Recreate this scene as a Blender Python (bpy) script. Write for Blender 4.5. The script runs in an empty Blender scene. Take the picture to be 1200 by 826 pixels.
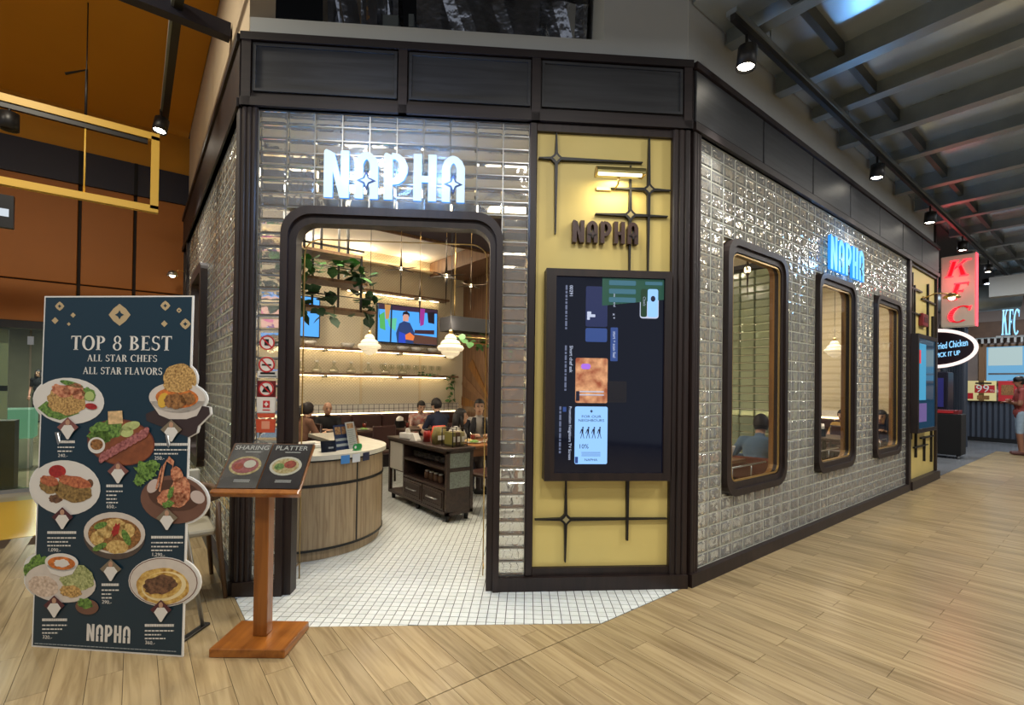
import bpy, bmesh, math, random
from mathutils import Vector, Matrix
random.seed(7)
PI = math.pi
scene = bpy.context.scene
COL = scene.collection

# ------------------------------------------------------------------ camera
CF, CCY = 566.7086, 445.4744
YAW, PITCH, ROLL = 0.90734390, 0.00943429, 0.01305891
CAM = Vector((0, 0, 1.5))
Fv = Vector((math.cos(YAW)*math.cos(PITCH), math.sin(YAW)*math.cos(PITCH), math.sin(PITCH)))
Rv = Vector((math.sin(YAW), -math.cos(YAW), 0))
Uv = Rv.cross(Fv)
XA = Rv*math.cos(ROLL) + Uv*math.sin(ROLL)
YA = -Rv*math.sin(ROLL) + Uv*math.cos(ROLL)
cd = bpy.data.cameras.new('camera')
cd.sensor_fit = 'HORIZONTAL'; cd.sensor_width = 36.0
cd.lens = CF/1200*36.0
cd.shift_y = (CCY-413)/1200
cd.clip_start = 0.05; cd.clip_end = 200
cam = bpy.data.objects.new('camera', cd); COL.objects.link(cam)
cam.matrix_world = Matrix(((XA.x, YA.x, -Fv.x, CAM.x), (XA.y, YA.y, -Fv.y, CAM.y), (XA.z, YA.z, -Fv.z, CAM.z), (0, 0, 0, 1)))
scene.camera = cam

# ------------------------------------------------------------------ world, view
w = bpy.data.worlds.new('mall_ambience'); scene.world = w; w.use_nodes = True
bgn = w.node_tree.nodes['Background']
bgn.inputs['Color'].default_value = (0.80, 0.86, 1.0, 1); bgn.inputs['Strength'].default_value = 0.28
scene.view_settings.view_transform = 'Standard'; scene.view_settings.look = 'None'
scene.view_settings.gamma = 1.0; scene.view_settings.use_curve_mapping = False
scene.view_settings.exposure = 0.35
cy = scene.cycles
cy.max_bounces = 10; cy.diffuse_bounces = 3; cy.glossy_bounces = 4; cy.transmission_bounces = 8; cy.transparent_max_bounces = 12
cy.caustics_reflective = False; cy.caustics_refractive = False
cy.sample_clamp_indirect = 4.0; cy.blur_glossy = 1.0; cy.use_denoising = True

# ------------------------------------------------------------------ lights
def lamp_light(name, kind, loc, energy, color=(1, 1, 1), size=0.2, target=None, spot=None, blend=0.5):
    ld = bpy.data.lights.new(name, kind); ld.energy = energy; ld.color = color
    if kind == 'AREA':
        ld.shape = 'DISK'; ld.size = size
    elif kind in ('POINT', 'SPOT'):
        ld.shadow_soft_size = size
    if kind == 'SPOT' and spot:
        ld.spot_size = spot; ld.spot_blend = blend
    o = bpy.data.objects.new(name, ld); COL.objects.link(o); o.location = loc
    d = (Vector(target)-Vector(loc)) if target else Vector((0, 0, -1))
    o.rotation_euler = d.to_track_quat('-Z', 'Y').to_euler()
    return o
WARM = (1.0, 0.86, 0.66); NEUT = (1.0, 0.95, 0.88); COOL = (0.86, 0.92, 1.0)
# concourse downlights added as fill light (each has its fixture further down)
FILL_DOWNLIGHTS = [(1.2, 0.3, 4.2), (4.2, -0.3, 4.2), (7.2, 0.0, 4.2), (10.2, 0.2, 4.2), (14.0, 0.2, 4.2), (-0.5, 1.6, 4.2), (1.0, -2.6, 4.2), (5.5, -2.8, 4.2)]
for p in FILL_DOWNLIGHTS:
    lamp_light('fill_downlight_beam', 'AREA', (p[0], p[1], p[2]-0.03), 46, NEUT, 0.5)
# fill lamps added under the shop ceiling to brighten the interior
SHOP_FILL_LAMPS = [(1.9, 5.0, 3.6), (3.5, 4.6, 3.6), (1.05, 7.6, 3.9), (6.6, 3.6, 3.6), (9.0, 3.6, 3.6), (7.6, 6.4, 3.6)]
for p in SHOP_FILL_LAMPS:
    lamp_light('shop_fill_beam', 'AREA', (p[0], p[1], p[2]-0.03), 42, WARM, 0.5)

# ------------------------------------------------------------------ pixel helpers (a pixel gives a direction; a plane gives the distance)
def ray(u, v): return Fv + XA*((u-600)/CF) - YA*((v-CCY)/CF)
def hit(u, v, p0, n):
    d = ray(u, v); return CAM + d*((Vector(p0)-CAM).dot(Vector(n))/d.dot(Vector(n)))
def onfloor(u, v, z=0.0): return hit(u, v, (0, 0, z), (0, 0, 1))
def ony(u, v, y): return hit(u, v, (0, y, 0), (0, 1, 0))
def onx(u, v, x): return hit(u, v, (x, 0, 0), (1, 0, 0))
def depth(u, v, d): return CAM + ray(u, v)*d
L0 = Vector((0.5818, 3.8772, 0)); R0 = Vector((3.3023, 2.0575, 0))
Wv = (R0-L0); LW = Wv.length; Wv.normalize(); NF = Vector((Wv.y, -Wv.x, 0))
FA = math.atan2(Wv.y, Wv.x)
def fr(u, v, off=0.0):
    P = hit(u, v, L0+NF*off, NF); return ((P-L0).dot(Wv), P.z)
def rt(u, v, off=0.0):
    P = hit(u, v, (0, R0.y-off, 0), (0, 1, 0)); return (P.x-R0.x, P.z)

# ------------------------------------------------------------------ materials
def lin(c):
    if isinstance(c, str):
        c = [int(c[i:i+2], 16) for i in (1, 3, 5)]
    return tuple(((x/255)/12.92 if x/255 <= 0.04045 else ((x/255+0.055)/1.055)**2.4) for x in c)+(1.0,)
MATS = {}
def pset(b, **k):
    for n, v in k.items():
        n = n.replace('_', ' ')
        if n in b.inputs: b.inputs[n].default_value = v
def mat(name, color, rough=0.5, metal=0.0, emit=None, estr=0.0, var=0.0, vscale=8.0, bump=0.0, bscale=60.0, stretch=(1, 1, 1), spec=0.5, coat=0.0, objvar=0.0, c2=None):
    """plain principled material; var mixes towards a lighter or darker (or c2) shade by noise, bump adds fine relief"""
    if name in MATS: return MATS[name]
    m = bpy.data.materials.new(name); m.use_nodes = True
    nt = m.node_tree; b = nt.nodes['Principled BSDF']; L = nt.links
    col = lin(color)
    pset(b, Base_Color=col, Roughness=rough, Metallic=metal, Specular_IOR_Level=spec, Coat_Weight=coat)
    if emit is not None:
        pset(b, Emission_Color=lin(emit), Emission_Strength=estr)
    if var or bump or objvar:
        tc = nt.nodes.new('ShaderNodeTexCoord'); mp = nt.nodes.new('ShaderNodeMapping')
        mp.inputs['Scale'].default_value = stretch
        L.new(tc.outputs['Object'], mp.inputs['Vector'])
        vec = mp.outputs['Vector']
        if objvar:
            oi = nt.nodes.new('ShaderNodeObjectInfo'); ad = nt.nodes.new('ShaderNodeVectorMath'); ad.operation = 'ADD'
            ml = nt.nodes.new('ShaderNodeMath'); ml.operation = 'MULTIPLY'; ml.inputs[1].default_value = 97.0
            L.new(oi.outputs['Random'], ml.inputs[0]); L.new(vec, ad.inputs[0]); L.new(ml.outputs[0], ad.inputs[1])
            vec = ad.outputs[0]
        last = None
        if var:
            nz = nt.nodes.new('ShaderNodeTexNoise'); nz.inputs['Scale'].default_value = vscale; nz.inputs['Detail'].default_value = 5
            L.new(vec, nz.inputs['Vector'])
            mx = nt.nodes.new('ShaderNodeMix'); mx.data_type = 'RGBA'
            mx.inputs['A'].default_value = tuple(max(0, x*(1-var)) for x in col[:3])+(1,)
            mx.inputs['B'].default_value = lin(c2) if c2 else tuple(min(1, x*(1+var)) for x in col[:3])+(1,)
            rm = nt.nodes.new('ShaderNodeMapRange'); rm.inputs[1].default_value = 0.3; rm.inputs[2].default_value = 0.7
            L.new(nz.outputs['Fac'], rm.inputs[0]); L.new(rm.outputs[0], mx.inputs['Factor'])
            last = mx.outputs['Result']
        if objvar:
            hs = nt.nodes.new('ShaderNodeHueSaturation')
            mr = nt.nodes.new('ShaderNodeMapRange'); mr.inputs[3].default_value = 1-objvar; mr.inputs[4].default_value = 1+objvar
            L.new(oi.outputs['Random'], mr.inputs[0]); L.new(mr.outputs[0], hs.inputs['Value'])
            if last: L.new(last, hs.inputs['Color'])
            else: hs.inputs['Color'].default_value = col
            last = hs.outputs['Color']
        if last: L.new(last, b.inputs['Base Color'])
        if bump:
            n2 = nt.nodes.new('ShaderNodeTexNoise'); n2.inputs['Scale'].default_value = bscale; n2.inputs['Detail'].default_value = 3
            L.new(vec, n2.inputs['Vector'])
            bp = nt.nodes.new('ShaderNodeBump'); bp.inputs['Strength'].default_value = bump; bp.inputs['Distance'].default_value = 0.02
            L.new(n2.outputs['Fac'], bp.inputs['Height']); L.new(bp.outputs['Normal'], b.inputs['Normal'])
    MATS[name] = m
    return m
def glow(name, color, strength):
    return mat(name, tuple(int(x*0.3) for x in color), 0.6, emit=color, estr=strength)
def glassy(name, tint=(255, 255, 255), gloss=0.12):
    """thin pane: mostly see-through, mirror-like at grazing angles"""
    if name in MATS: return MATS[name]
    m = bpy.data.materials.new(name); m.use_nodes = True; nt = m.node_tree; nt.nodes.clear(); L = nt.links
    out = nt.nodes.new('ShaderNodeOutputMaterial'); mx = nt.nodes.new('ShaderNodeMixShader')
    tr = nt.nodes.new('ShaderNodeBsdfTransparent'); tr.inputs['Color'].default_value = lin(tint)
    gl = nt.nodes.new('ShaderNodeBsdfGlossy'); gl.inputs['Roughness'].default_value = 0.02
    lw = nt.nodes.new('ShaderNodeLayerWeight'); lw.inputs['Blend'].default_value = 0.5
    pw = nt.nodes.new('ShaderNodeMath'); pw.operation = 'POWER'; pw.inputs[1].default_value = 4.0
    fz = nt.nodes.new('ShaderNodeMath'); fz.operation = 'MULTIPLY_ADD'; fz.inputs[1].default_value = 0.5; fz.inputs[2].default_value = 0.03
    L.new(lw.outputs['Facing'], pw.inputs[0]); L.new(pw.outputs[0], fz.inputs[0])
    L.new(fz.outputs[0], mx.inputs[0]); L.new(tr.outputs[0], mx.inputs[1]); L.new(gl.outputs[0], mx.inputs[2]); L.new(mx.outputs[0], out.inputs['Surface'])
    MATS[name] = m
    return m
def wood(name, c1, c2, axis=1, scale=6.0, stretch=14.0, rough=0.4, objvar=0.12, bump=0.05, coat=0.0, darks=0.5):
    """long-grain timber, the grain running along the given object axis"""
    if name in MATS: return MATS[name]
    m = bpy.data.materials.new(name); m.use_nodes = True; nt = m.node_tree; b = nt.nodes['Principled BSDF']; L = nt.links
    tc = nt.nodes.new('ShaderNodeTexCoord'); oi = nt.nodes.new('ShaderNodeObjectInfo')
    ml = nt.nodes.new('ShaderNodeMath'); ml.operation = 'MULTIPLY'; ml.inputs[1].default_value = 61.0
    ad = nt.nodes.new('ShaderNodeVectorMath'); ad.operation = 'ADD'
    ge = nt.nodes.new('ShaderNodeNewGeometry'); sm = nt.nodes.new('ShaderNodeMath'); fc = nt.nodes.new('ShaderNodeMath'); fc.operation = 'FRACT'
    L.new(oi.outputs['Random'], sm.inputs[0]); L.new(ge.outputs['Random Per Island'], sm.inputs[1]); L.new(sm.outputs[0], fc.inputs[0])
    L.new(fc.outputs[0], ml.inputs[0]); L.new(tc.outputs['Object'], ad.inputs[0]); L.new(ml.outputs[0], ad.inputs[1])
    mp = nt.nodes.new('ShaderNodeMapping'); s = [stretch]*3; s[axis] = 1.0; mp.inputs['Scale'].default_value = s
    L.new(ad.outputs[0], mp.inputs['Vector'])
    nz = nt.nodes.new('ShaderNodeTexNoise'); nz.inputs['Scale'].default_value = scale/4; nz.inputs['Detail'].default_value = 6; nz.inputs['Distortion'].default_value = 0.6
    L.new(mp.outputs[0], nz.inputs['Vector'])
    cr = nt.nodes.new('ShaderNodeValToRGB'); cr.color_ramp.elements[0].position = 0.5-darks*0.3; cr.color_ramp.elements[1].position = 0.62
    cr.color_ramp.elements[0].color = lin(c2); cr.color_ramp.elements[1].color = lin(c1)
    L.new(nz.outputs['Fac'], cr.inputs[0])
    hs = nt.nodes.new('ShaderNodeHueSaturation'); mr = nt.nodes.new('ShaderNodeMapRange'); mr.inputs[3].default_value = 1-objvar; mr.inputs[4].default_value = 1+objvar
    L.new(fc.outputs[0], mr.inputs[0]); L.new(mr.outputs[0], hs.inputs['Value']); L.new(cr.outputs[0], hs.inputs['Color'])
    L.new(hs.outputs[0], b.inputs['Base Color'])
    pset(b, Roughness=rough, Coat_Weight=coat, Coat_Roughness=0.1)
    if bump:
        bp = nt.nodes.new('ShaderNodeBump'); bp.inputs['Strength'].default_value = bump; bp.inputs['Distance'].default_value = 0.01
        L.new(nz.outputs['Fac'], bp.inputs['Height']); L.new(bp.outputs['Normal'], b.inputs['Normal'])
    MATS[name] = m
    return m
def block_glass(name, bump=0.5, trans=0.80):
    """cast glass brick: clear, slightly wavy"""
    m = bpy.data.materials.new(name); m.use_nodes = True; nt = m.node_tree; b = nt.nodes['Principled BSDF']; L = nt.links
    pset(b, Base_Color=(0.96, 0.98, 0.95, 1), Roughness=0.06, IOR=1.4, Transmission_Weight=trans, Specular_IOR_Level=0.7)
    ge = nt.nodes.new('ShaderNodeNewGeometry')
    nz = nt.nodes.new('ShaderNodeTexNoise'); nz.inputs['Scale'].default_value = 13; nz.inputs['Detail'].default_value = 1.5
    L.new(ge.outputs['Position'], nz.inputs['Vector'])
    bp = nt.nodes.new('ShaderNodeBump'); bp.inputs['Strength'].default_value = bump; bp.inputs['Distance'].default_value = 0.03
    L.new(nz.outputs['Fac'], bp.inputs['Height']); L.new(bp.outputs['Normal'], b.inputs['Normal'])
    MATS[name] = m
    return m

# ------------------------------------------------------------------ mesh builder
class MB:
    def __init__(s): s.v = []; s.f = []; s.mi = []; s.cur = 0; s.sm = []
    def add(s, vs, fs, smooth=False):
        o = len(s.v); s.v += [tuple(p) for p in vs]
        for f in fs: s.f.append([i+o for i in f]); s.mi.append(s.cur); s.sm.append(smooth)
        return s
    def m(s, i): s.cur = i; return s
    def box(s, x0, x1, y0, y1, z0, z1):
        v = [(x, y, z) for z in (z0, z1) for y in (y0, y1) for x in (x0, x1)]
        return s.add(v, [(0, 2, 3, 1), (4, 5, 7, 6), (0, 1, 5, 4), (2, 6, 7, 3), (0, 4, 6, 2), (1, 3, 7, 5)])
    def cbox(s, c, sz): return s.box(c[0]-sz[0]/2, c[0]+sz[0]/2, c[1]-sz[1]/2, c[1]+sz[1]/2, c[2]-sz[2]/2, c[2]+sz[2]/2)
    def bbox(s, x0, x1, y0, y1, z0, z1, b=0.01):
        """box with all edges chamfered"""
        if min(x1-x0, y1-y0, z1-z0) < 2.05*b: b = min(x1-x0, y1-y0, z1-z0)/2.1
        bm = bmesh.new(); vs = [bm.verts.new((x, y, z)) for z in (z0, z1) for y in (y0, y1) for x in (x0, x1)]
        for f in [(0, 2, 3, 1), (4, 5, 7, 6), (0, 1, 5, 4), (2, 6, 7, 3), (0, 4, 6, 2), (1, 3, 7, 5)]: bm.faces.new([vs[i] for i in f])
        bmesh.ops.bevel(bm, geom=bm.edges[:], offset=b, segments=1, affect='EDGES')
        bm.verts.index_update()
        s.add([v.co[:] for v in bm.verts], [[v.index for v in f.verts] for f in bm.faces]); bm.free(); return s
    def poly(s, pts, h0, h1, ax='y'):
        """prism: 2-D outline pts extruded from h0 to h1 along ax"""
        n = len(pts)
        def P(a, b, h): return {'y': (a, h, b), 'z': (a, b, h), 'x': (h, a, b)}[ax]
        v = [P(a, b, h0) for a, b in pts]+[P(a, b, h1) for a, b in pts]
        return s.add(v, [list(range(n)), list(range(2*n-1, n-1, -1))]+[(i, (i+1) % n, n+(i+1) % n, n+i) for i in range(n)])
    def poly2(s, pts, h0, h1, face, side):
        """prism with its own material on the side faces"""
        n = len(pts); v = [(a, h0, b) for a, b in pts]+[(a, h1, b) for a, b in pts]
        s.m(face).add(v, [list(range(n)), list(range(2*n-1, n-1, -1))]); s.m(side).add(v, [(i, (i+1) % n, n+(i+1) % n, n+i) for i in range(n)]); return s.m(0)
    def ring(s, outer, inner, h0, h1, ax='y', closed=True):
        n = len(outer)
        def P(a, b, h): return {'y': (a, h, b), 'z': (a, b, h), 'x': (h, a, b)}[ax]
        v = [P(*p, h0) for p in outer]+[P(*p, h0) for p in inner]+[P(*p, h1) for p in outer]+[P(*p, h1) for p in inner]
        fs = []
        for i in range(n if closed else n-1):
            j = (i+1) % n
            fs += [(i, j, n+j, n+i), (2*n+i, 3*n+i, 3*n+j, 2*n+j), (i, 2*n+i, 2*n+j, j), (n+i, n+j, 3*n+j, 3*n+i)]
        if not closed: fs += [(0, n, 3*n, 2*n), (n-1, 3*n-1, 4*n-1, 2*n-1)]
        return s.add(v, fs)
    def tube(s, pts, r, seg=8, smooth=True, caps=True):
        pts = [Vector(p) for p in pts]; n = len(pts); rs = r if isinstance(r, (list, tuple)) else [r]*n
        v = []; prev = None
        for i, p in enumerate(pts):
            d = (pts[min(i+1, n-1)]-pts[max(i-1, 0)]).normalized()
            a = Vector((0, 0, 1)) if abs(d.z) < 0.95 else Vector((1, 0, 0))
            x = (prev - d*prev.dot(d)) if prev else d.cross(a)
            if x.length < 1e-6: x = d.cross(a)
            x.normalize(); prev = x; y = d.cross(x)
            for k in range(seg):
                t = 2*PI*k/seg; v.append(p+(x*math.cos(t)+y*math.sin(t))*rs[i])
        fs = [(i*seg+k, i*seg+(k+1) % seg, (i+1)*seg+(k+1) % seg, (i+1)*seg+k) for i in range(n-1) for k in range(seg)]
        s.add(v, fs, smooth)
        if caps: s.add(v[:seg], [list(range(seg))[::-1]]); s.add(v[-seg:], [list(range(seg))])
        return s
    def lathe(s, prof, seg=16, c=(0, 0, 0), smooth=True, ax='z', sx=1, sy=1):
        v = []
        for r, h in prof:
            for k in range(seg):
                t = 2*PI*k/seg; a, b = r*math.cos(t)*sx, r*math.sin(t)*sy
                p = {'z': (a, b, h), 'y': (a, h, b), 'x': (h, a, b)}[ax]
                v.append((p[0]+c[0], p[1]+c[1], p[2]+c[2]))
        n = len(prof)
        fs = [(i*seg+k, i*seg+(k+1) % seg, (i+1)*seg+(k+1) % seg, (i+1)*seg+k) for i in range(n-1) for k in range(seg)]
        s.add(v, fs, smooth)
        if prof[0][0] > 1e-4: s.add(v[:seg], [list(range(seg))[::-1]])
        if prof[-1][0] > 1e-4: s.add(v[-seg:], [list(range(seg))])
        return s
    def ball(s, c, r, seg=12, rings=8, rot=None):
        r = r if isinstance(r, (list, tuple)) else (r, r, r); v = []
        for i in range(rings+1):
            a = PI*i/rings
            for k in range(seg):
                t = 2*PI*k/seg; p = Vector((r[0]*math.sin(a)*math.cos(t), r[1]*math.sin(a)*math.sin(t), r[2]*math.cos(a)))
                if rot: p = rot @ p
                v.append(p+Vector(c))
        return s.add(v, [(i*seg+k, i*seg+(k+1) % seg, (i+1)*seg+(k+1) % seg, (i+1)*seg+k) for i in range(rings) for k in range(seg)], True)
    def xf(s, M, start=0):
        s.v = s.v[:start]+[tuple(M @ Vector(p)) for p in s.v[start:]]; return s
    def mesh(s, name, mats):
        me = bpy.data.meshes.new(name); me.from_pydata(s.v, [], s.f)
        for q in (mats if isinstance(mats, (list, tuple)) else [mats]): me.materials.append(q)
        me.polygons.foreach_set('material_index', s.mi); me.polygons.foreach_set('use_smooth', s.sm)
        bm = bmesh.new(); bm.from_mesh(me); bmesh.ops.remove_doubles(bm, verts=bm.verts[:], dist=1e-6); bmesh.ops.recalc_face_normals(bm, faces=bm.faces[:]); bm.to_mesh(me); bm.free()
        me.update(); return me
    def build(s, name, mats, parent=None, loc=(0, 0, 0), rotz=0.0):
        return link(name, s.mesh(name, mats), parent, loc, rotz)
def link(name, me, parent=None, loc=(0, 0, 0), rotz=0.0):
    o = bpy.data.objects.new(name, me); COL.objects.link(o); o.location = loc; o.rotation_euler = (0, 0, rotz) if not isinstance(rotz, tuple) else rotz
    o.parent = parent; return o
def tag(o, label, cat, group=None):
    o['label'] = label; o['category'] = cat
    if group: o['group'] = group
    return o
def thing(name, label, cat, loc=(0, 0, 0), rotz=0.0, group=None):
    return tag(link(name, None, None, loc, rotz), label, cat, group)
def struct(o): o['kind'] = 'structure'; return o
def stuff(o): o['kind'] = 'stuff'; return o
def copy_tree(o, parent=None):
    c = o.copy(); COL.objects.link(c); c.parent = parent
    for ch in list(o.children): copy_tree(ch, c)
    return c
def rrect(x0, x1, z0, z1, r, seg=6):
    p = []
    for cx, cz, a in ((x1-r, z1-r, 0), (x0+r, z1-r, 90), (x0+r, z0+r, 180), (x1-r, z0+r, 270)):
        for k in range(seg+1):
            t = math.radians(a+90*k/seg); p.append((cx+r*math.cos(t), cz+r*math.sin(t)))
    return p
def arch(x0, x1, z0, z1, r, seg=8):
    """open outline: up the left side, round both top corners, down the right side"""
    p = [(x0, z0)]
    for k in range(seg+1):
        t = PI-PI/2*k/seg; p.append((x0+r+r*math.cos(t), z1-r+r*math.sin(t)))
    for k in range(seg+1):
        t = PI/2-PI/2*k/seg; p.append((x1-r+r*math.cos(t), z1-r+r*math.sin(t)))
    return p+[(x1, z0)]

# ------------------------------------------------------------------ shared materials
M_darkwood = wood('dark_stained_wood', (40, 27, 24), (26, 17, 16), axis=2, rough=0.48, objvar=0.06, bump=0.03)
M_darkwoodh = wood('dark_stained_wood_level', (38, 28, 28), (25, 18, 19), axis=0, rough=0.5, objvar=0.06, bump=0.04)
M_fascia = wood('blackened_fascia_wood', (48, 50, 54), (34, 36, 40), axis=0, rough=0.5, objvar=0.06, bump=0.05)
M_yellow = mat('yellow_panel_paint', (220, 200, 122), 0.5, var=0.03, vscale=3)
M_black = mat('black_metal', (14, 13, 14), 0.45)
M_blackmatt = mat('matt_black', (10, 10, 11), 0.8)
M_mortar = mat('pale_joint', (202, 204, 190), 0.45, metal=0.0)
M_steel = mat('brushed_steel', (170, 172, 172), 0.3, metal=0.9)
M_brass = mat('aged_brass', (190, 160, 100), 0.28, metal=0.9)
M_glassblock = block_glass('cast_glass_block'); M_glassclear = block_glass('clear_glass_block', 0.10, 0.84)
M_pane = glassy('window_pane')
M_gypsum = mat('grey_gypsum', (186, 190, 188), 0.85, var=0.05, vscale=1.2)
M_white = mat('white_plastic', (236, 236, 232), 0.4)
M_cream = mat('cream_paint', (214, 198, 164), 0.8)
M_brownwood = wood('mid_brown_wood', (122, 76, 46), (84, 50, 30), axis=2, rough=0.4)

# ================================================================== FLOORS
def clip(poly, n, c):
    """keep the part of a 2-D polygon where n.p <= c"""
    out = []
    for i, p in enumerate(poly):
        q = poly[(i+1) % len(poly)]; a = n[0]*p[0]+n[1]*p[1]-c; b = n[0]*q[0]+n[1]*q[1]-c
        if a <= 0: out.append(p)
        if (a < 0) != (b < 0) and abs(a-b) > 1e-12:
            t = a/(a-b); out.append((p[0]+(q[0]-p[0])*t, p[1]+(q[1]-p[1])*t))
    return out
def parea(p): return 0.5*abs(sum(p[i][0]*p[(i+1) % len(p)][1]-p[(i+1) % len(p)][0]*p[i][1] for i in range(len(p)))) if len(p) > 2 else 0
def px(P):
    q = Vector(P)-CAM; z = q.dot(Fv)
    if z < 0.2: return None
    return (600+CF*q.dot(XA)/z, CCY-CF*q.dot(YA)/z, z)
def pxarea(poly):
    pts = [px((a, b, 0)) for a, b in poly]
    if any(p is None for p in pts): return 0
    cx = sum(p[0] for p in pts)/len(pts); cz = sum(p[1] for p in pts)/len(pts)
    if not (-40 < cx < 1240 and cz < 860): return 0
    return parea([(p[0], p[1]) for p in pts])
M_plank = wood('oak_look_plank', (172, 152, 114), (130, 110, 78), axis=1, scale=7, stretch=16, rough=0.26, objvar=0.13, bump=0.02, darks=0.9)
M_grout = mat('dark_grout', (70, 56, 40), 0.9)
M_tile = mat('white_mosaic_tile', (222, 228, 226), 0.22, var=0.05, vscale=14, objvar=0.04)
M_tgrout = mat('grey_grout', (58, 60, 60), 0.9)
ENT_N = (0.5760, 0.8175); ENT_C = ENT_N[0]*0.553+ENT_N[1]*3.329            # front edge of the white tiled entrance
floor = struct(MB().box(-9, 17.0, -7, 2.06, -0.08, -0.004).box(-9, 2.5, 2.06, 6.45, -0.08, -0.004).build('floor', M_grout))
PW, PL, PX = 0.1425, 0.97, 1.12
planks = []
for k in range(-62, 112):
    x0, x1 = PX+PW*k+0.0012, PX+PW*(k+1)-0.0012
    for j in range(-8, 5):
        y0 = (1.753 if k % 2 == 0 else 1.268)+PL*j; r = [(x0, y0+0.0012), (x1, y0+0.0012), (x1, y0+PL-0.0012), (x0, y0+PL-0.0012)]
        if y0 > 2.0575 and x0 > 2.45: continue
        for reg in range(3):
            p = r
            if reg == 0: p = clip(p, (0, 1), 2.0545)
            else:
                p = clip(p, (0, -1), -2.0605); p = clip(p, (0, 1), 6.44)
                if len(p) < 3: continue
                if reg == 1: p = clip(p, (1, 0), 0.5735)
                else:
                    p = clip(p, (-1, 0), -0.5735); p = clip(p, ENT_N, ENT_C-0.004) if len(p) > 2 else p
            if len(p) > 2 and parea(p) > 0.0006: planks.append((pxarea(p), p))
planks.sort(key=lambda t: -t[0])
plank_full = MB().poly([(0, 0), (PW-0.0024, 0), (PW-0.0024, PL-0.0024), (0, PL-0.0024)], -0.012, 0.0, 'z').mesh('plank', M_plank)
rest = MB()
for i, (a, p) in enumerate(planks):
    if i < 300:
        if abs(parea(p)-(PW-0.0024)*(PL-0.0024)) < 1e-5:
            link('plank', plank_full, floor, (min(q[0] for q in p), min(q[1] for q in p), 0))
        else:
            o = (p[0][0], p[0][1]); MB().poly([(q[0]-o[0], q[1]-o[1]) for q in p], -0.012, 0.0, 'z').build('plank', M_plank, floor, (o[0], o[1], 0))
    else: rest.poly(p, -0.012, 0.0, 'z')
stuff(rest.build('planks_beyond', M_plank, floor))

# white mosaic: entrance and shop floor
tf = MB().poly([(0.575, 2.06), (0.575, 8.75), (10.75, 8.75), (10.75, 2.06)], -0.08, -0.0035, 'z')
ft = struct(tf.build('floor_tiled', M_tgrout))
MB().poly([(0.5745, 3.316), (0.5745, 4.2), (2.6, 3.0), (2.6, 2.06), (2.352, 2.0606)], -0.01, -0.0034, 'z').build('grout_bed', M_tgrout, ft)
TM = 0.0600; ta = math.radians(50.2); tu = (math.cos(ta), math.sin(ta)); tv = (-math.sin(ta), math.cos(ta))
tiles = []
for i in range(20, 165):
    for j in range(-110, 90):
        q = []
        for a, b in ((0, 0), (1, 0), (1, 1), (0, 1)):
            A = TM*(i+a)+(0.0026 if a == 0 else -0.0026); B = TM*(j+b)+(0.0026 if b == 0 else -0.0026)
            q.append((A*tu[0]+B*tv[0], A*tu[1]+B*tv[1]))
        cx = sum(p[0] for p in q)/4; cyy = sum(p[1] for p in q)/4
        if cx < 0.5 or cyy < 2.0 or cx > 6.2 or cyy > 8.4 or cx+cyy*0.0 > 5.6+0.4*(cyy-2.0): continue
        full = parea(q)
        q = clip(q, (-1, 0), -0.577)
        if len(q) > 2: q = clip(q, (0, -1), -2.0625)
        if len(q) > 2: q = clip(q, (-ENT_N[0], -ENT_N[1]), -ENT_C)
        if len(q) > 2 and parea(q) > 0.0002: tiles.append((pxarea(q) if parea(q) > full*0.999 else 0, q, (cx, cyy)))
tiles.sort(key=lambda t: -t[0])
h = TM/2-0.0026
tile_me = MB().poly([(-h, -h), (h, -h), (h, h), (-h, h)], -0.008, 0.0, 'z').mesh('floor_tile', M_tile)
rest = MB()
for i, (a, q, c) in enumerate(tiles):
    if i < 300: link('floor_tile', tile_me, ft, (c[0], c[1], random.uniform(-0.0004, 0.0006)), ta)
    else: rest.poly(q, -0.008, random.uniform(-0.0004, 0.0006), 'z')
stuff(rest.build('floor_tiles_beyond', M_tile, ft))

# ================================================================== SHOP FRONT
def frame_wall(name, mb, mats, loc, rot):
    return struct(mb.build(name, mats, None, loc, rot))
def glass_brick(wd, ht, dp=0.075):
    b = 0.012; mb = MB(); w2, h2 = wd/2, ht/2
    v = []
    for y, ins in ((0, b), (b*0.6, 0), (dp-b*0.6, 0), (dp, b)):
        v += [(-w2+ins, y, -h2+ins), (w2-ins, y, -h2+ins), (w2-ins, y, h2-ins), (-w2+ins, y, h2-ins)]
    f = [(0, 1, 2, 3), (15, 14, 13, 12)]
    for i in range(3):
        for k in range(4): f.append((i*4+k, i*4+(k+1) % 4, (i+1)*4+(k+1) % 4, (i+1)*4+k))
    return mb.add(v, f)
RZ, RN, RB = 0.098, 34, 0.103
def bars(mb, xs, zs, holes, y0=0.004, y1=0.068, t=0.0035):
    """joint lines between the glass bricks, left out over the holes"""
    def cut(lo, hi, hs):
        segs = [(lo, hi)]
        for a, b in hs:
            n = []
            for s, e in segs:
                if b <= s or a >= e: n.append((s, e)); continue
                if a > s: n.append((s, a))
                if b < e: n.append((b, e))
            segs = n
        return segs
    for x in xs:
        for s, e in cut(zs[0], zs[-1], [(h[2], h[3]) for h in holes if h[0]+0.01 < x < h[1]-0.01]): mb.box(x-t, x+t, y0, y1, s, e)
    for z in zs:
        for s, e in cut(xs[0], xs[-1], [(h[0], h[1]) for h in holes if h[2]+0.01 < z < h[3]-0.01]): mb.box(s, e, y0, y1, z-t, z+t)
    return mb
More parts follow.
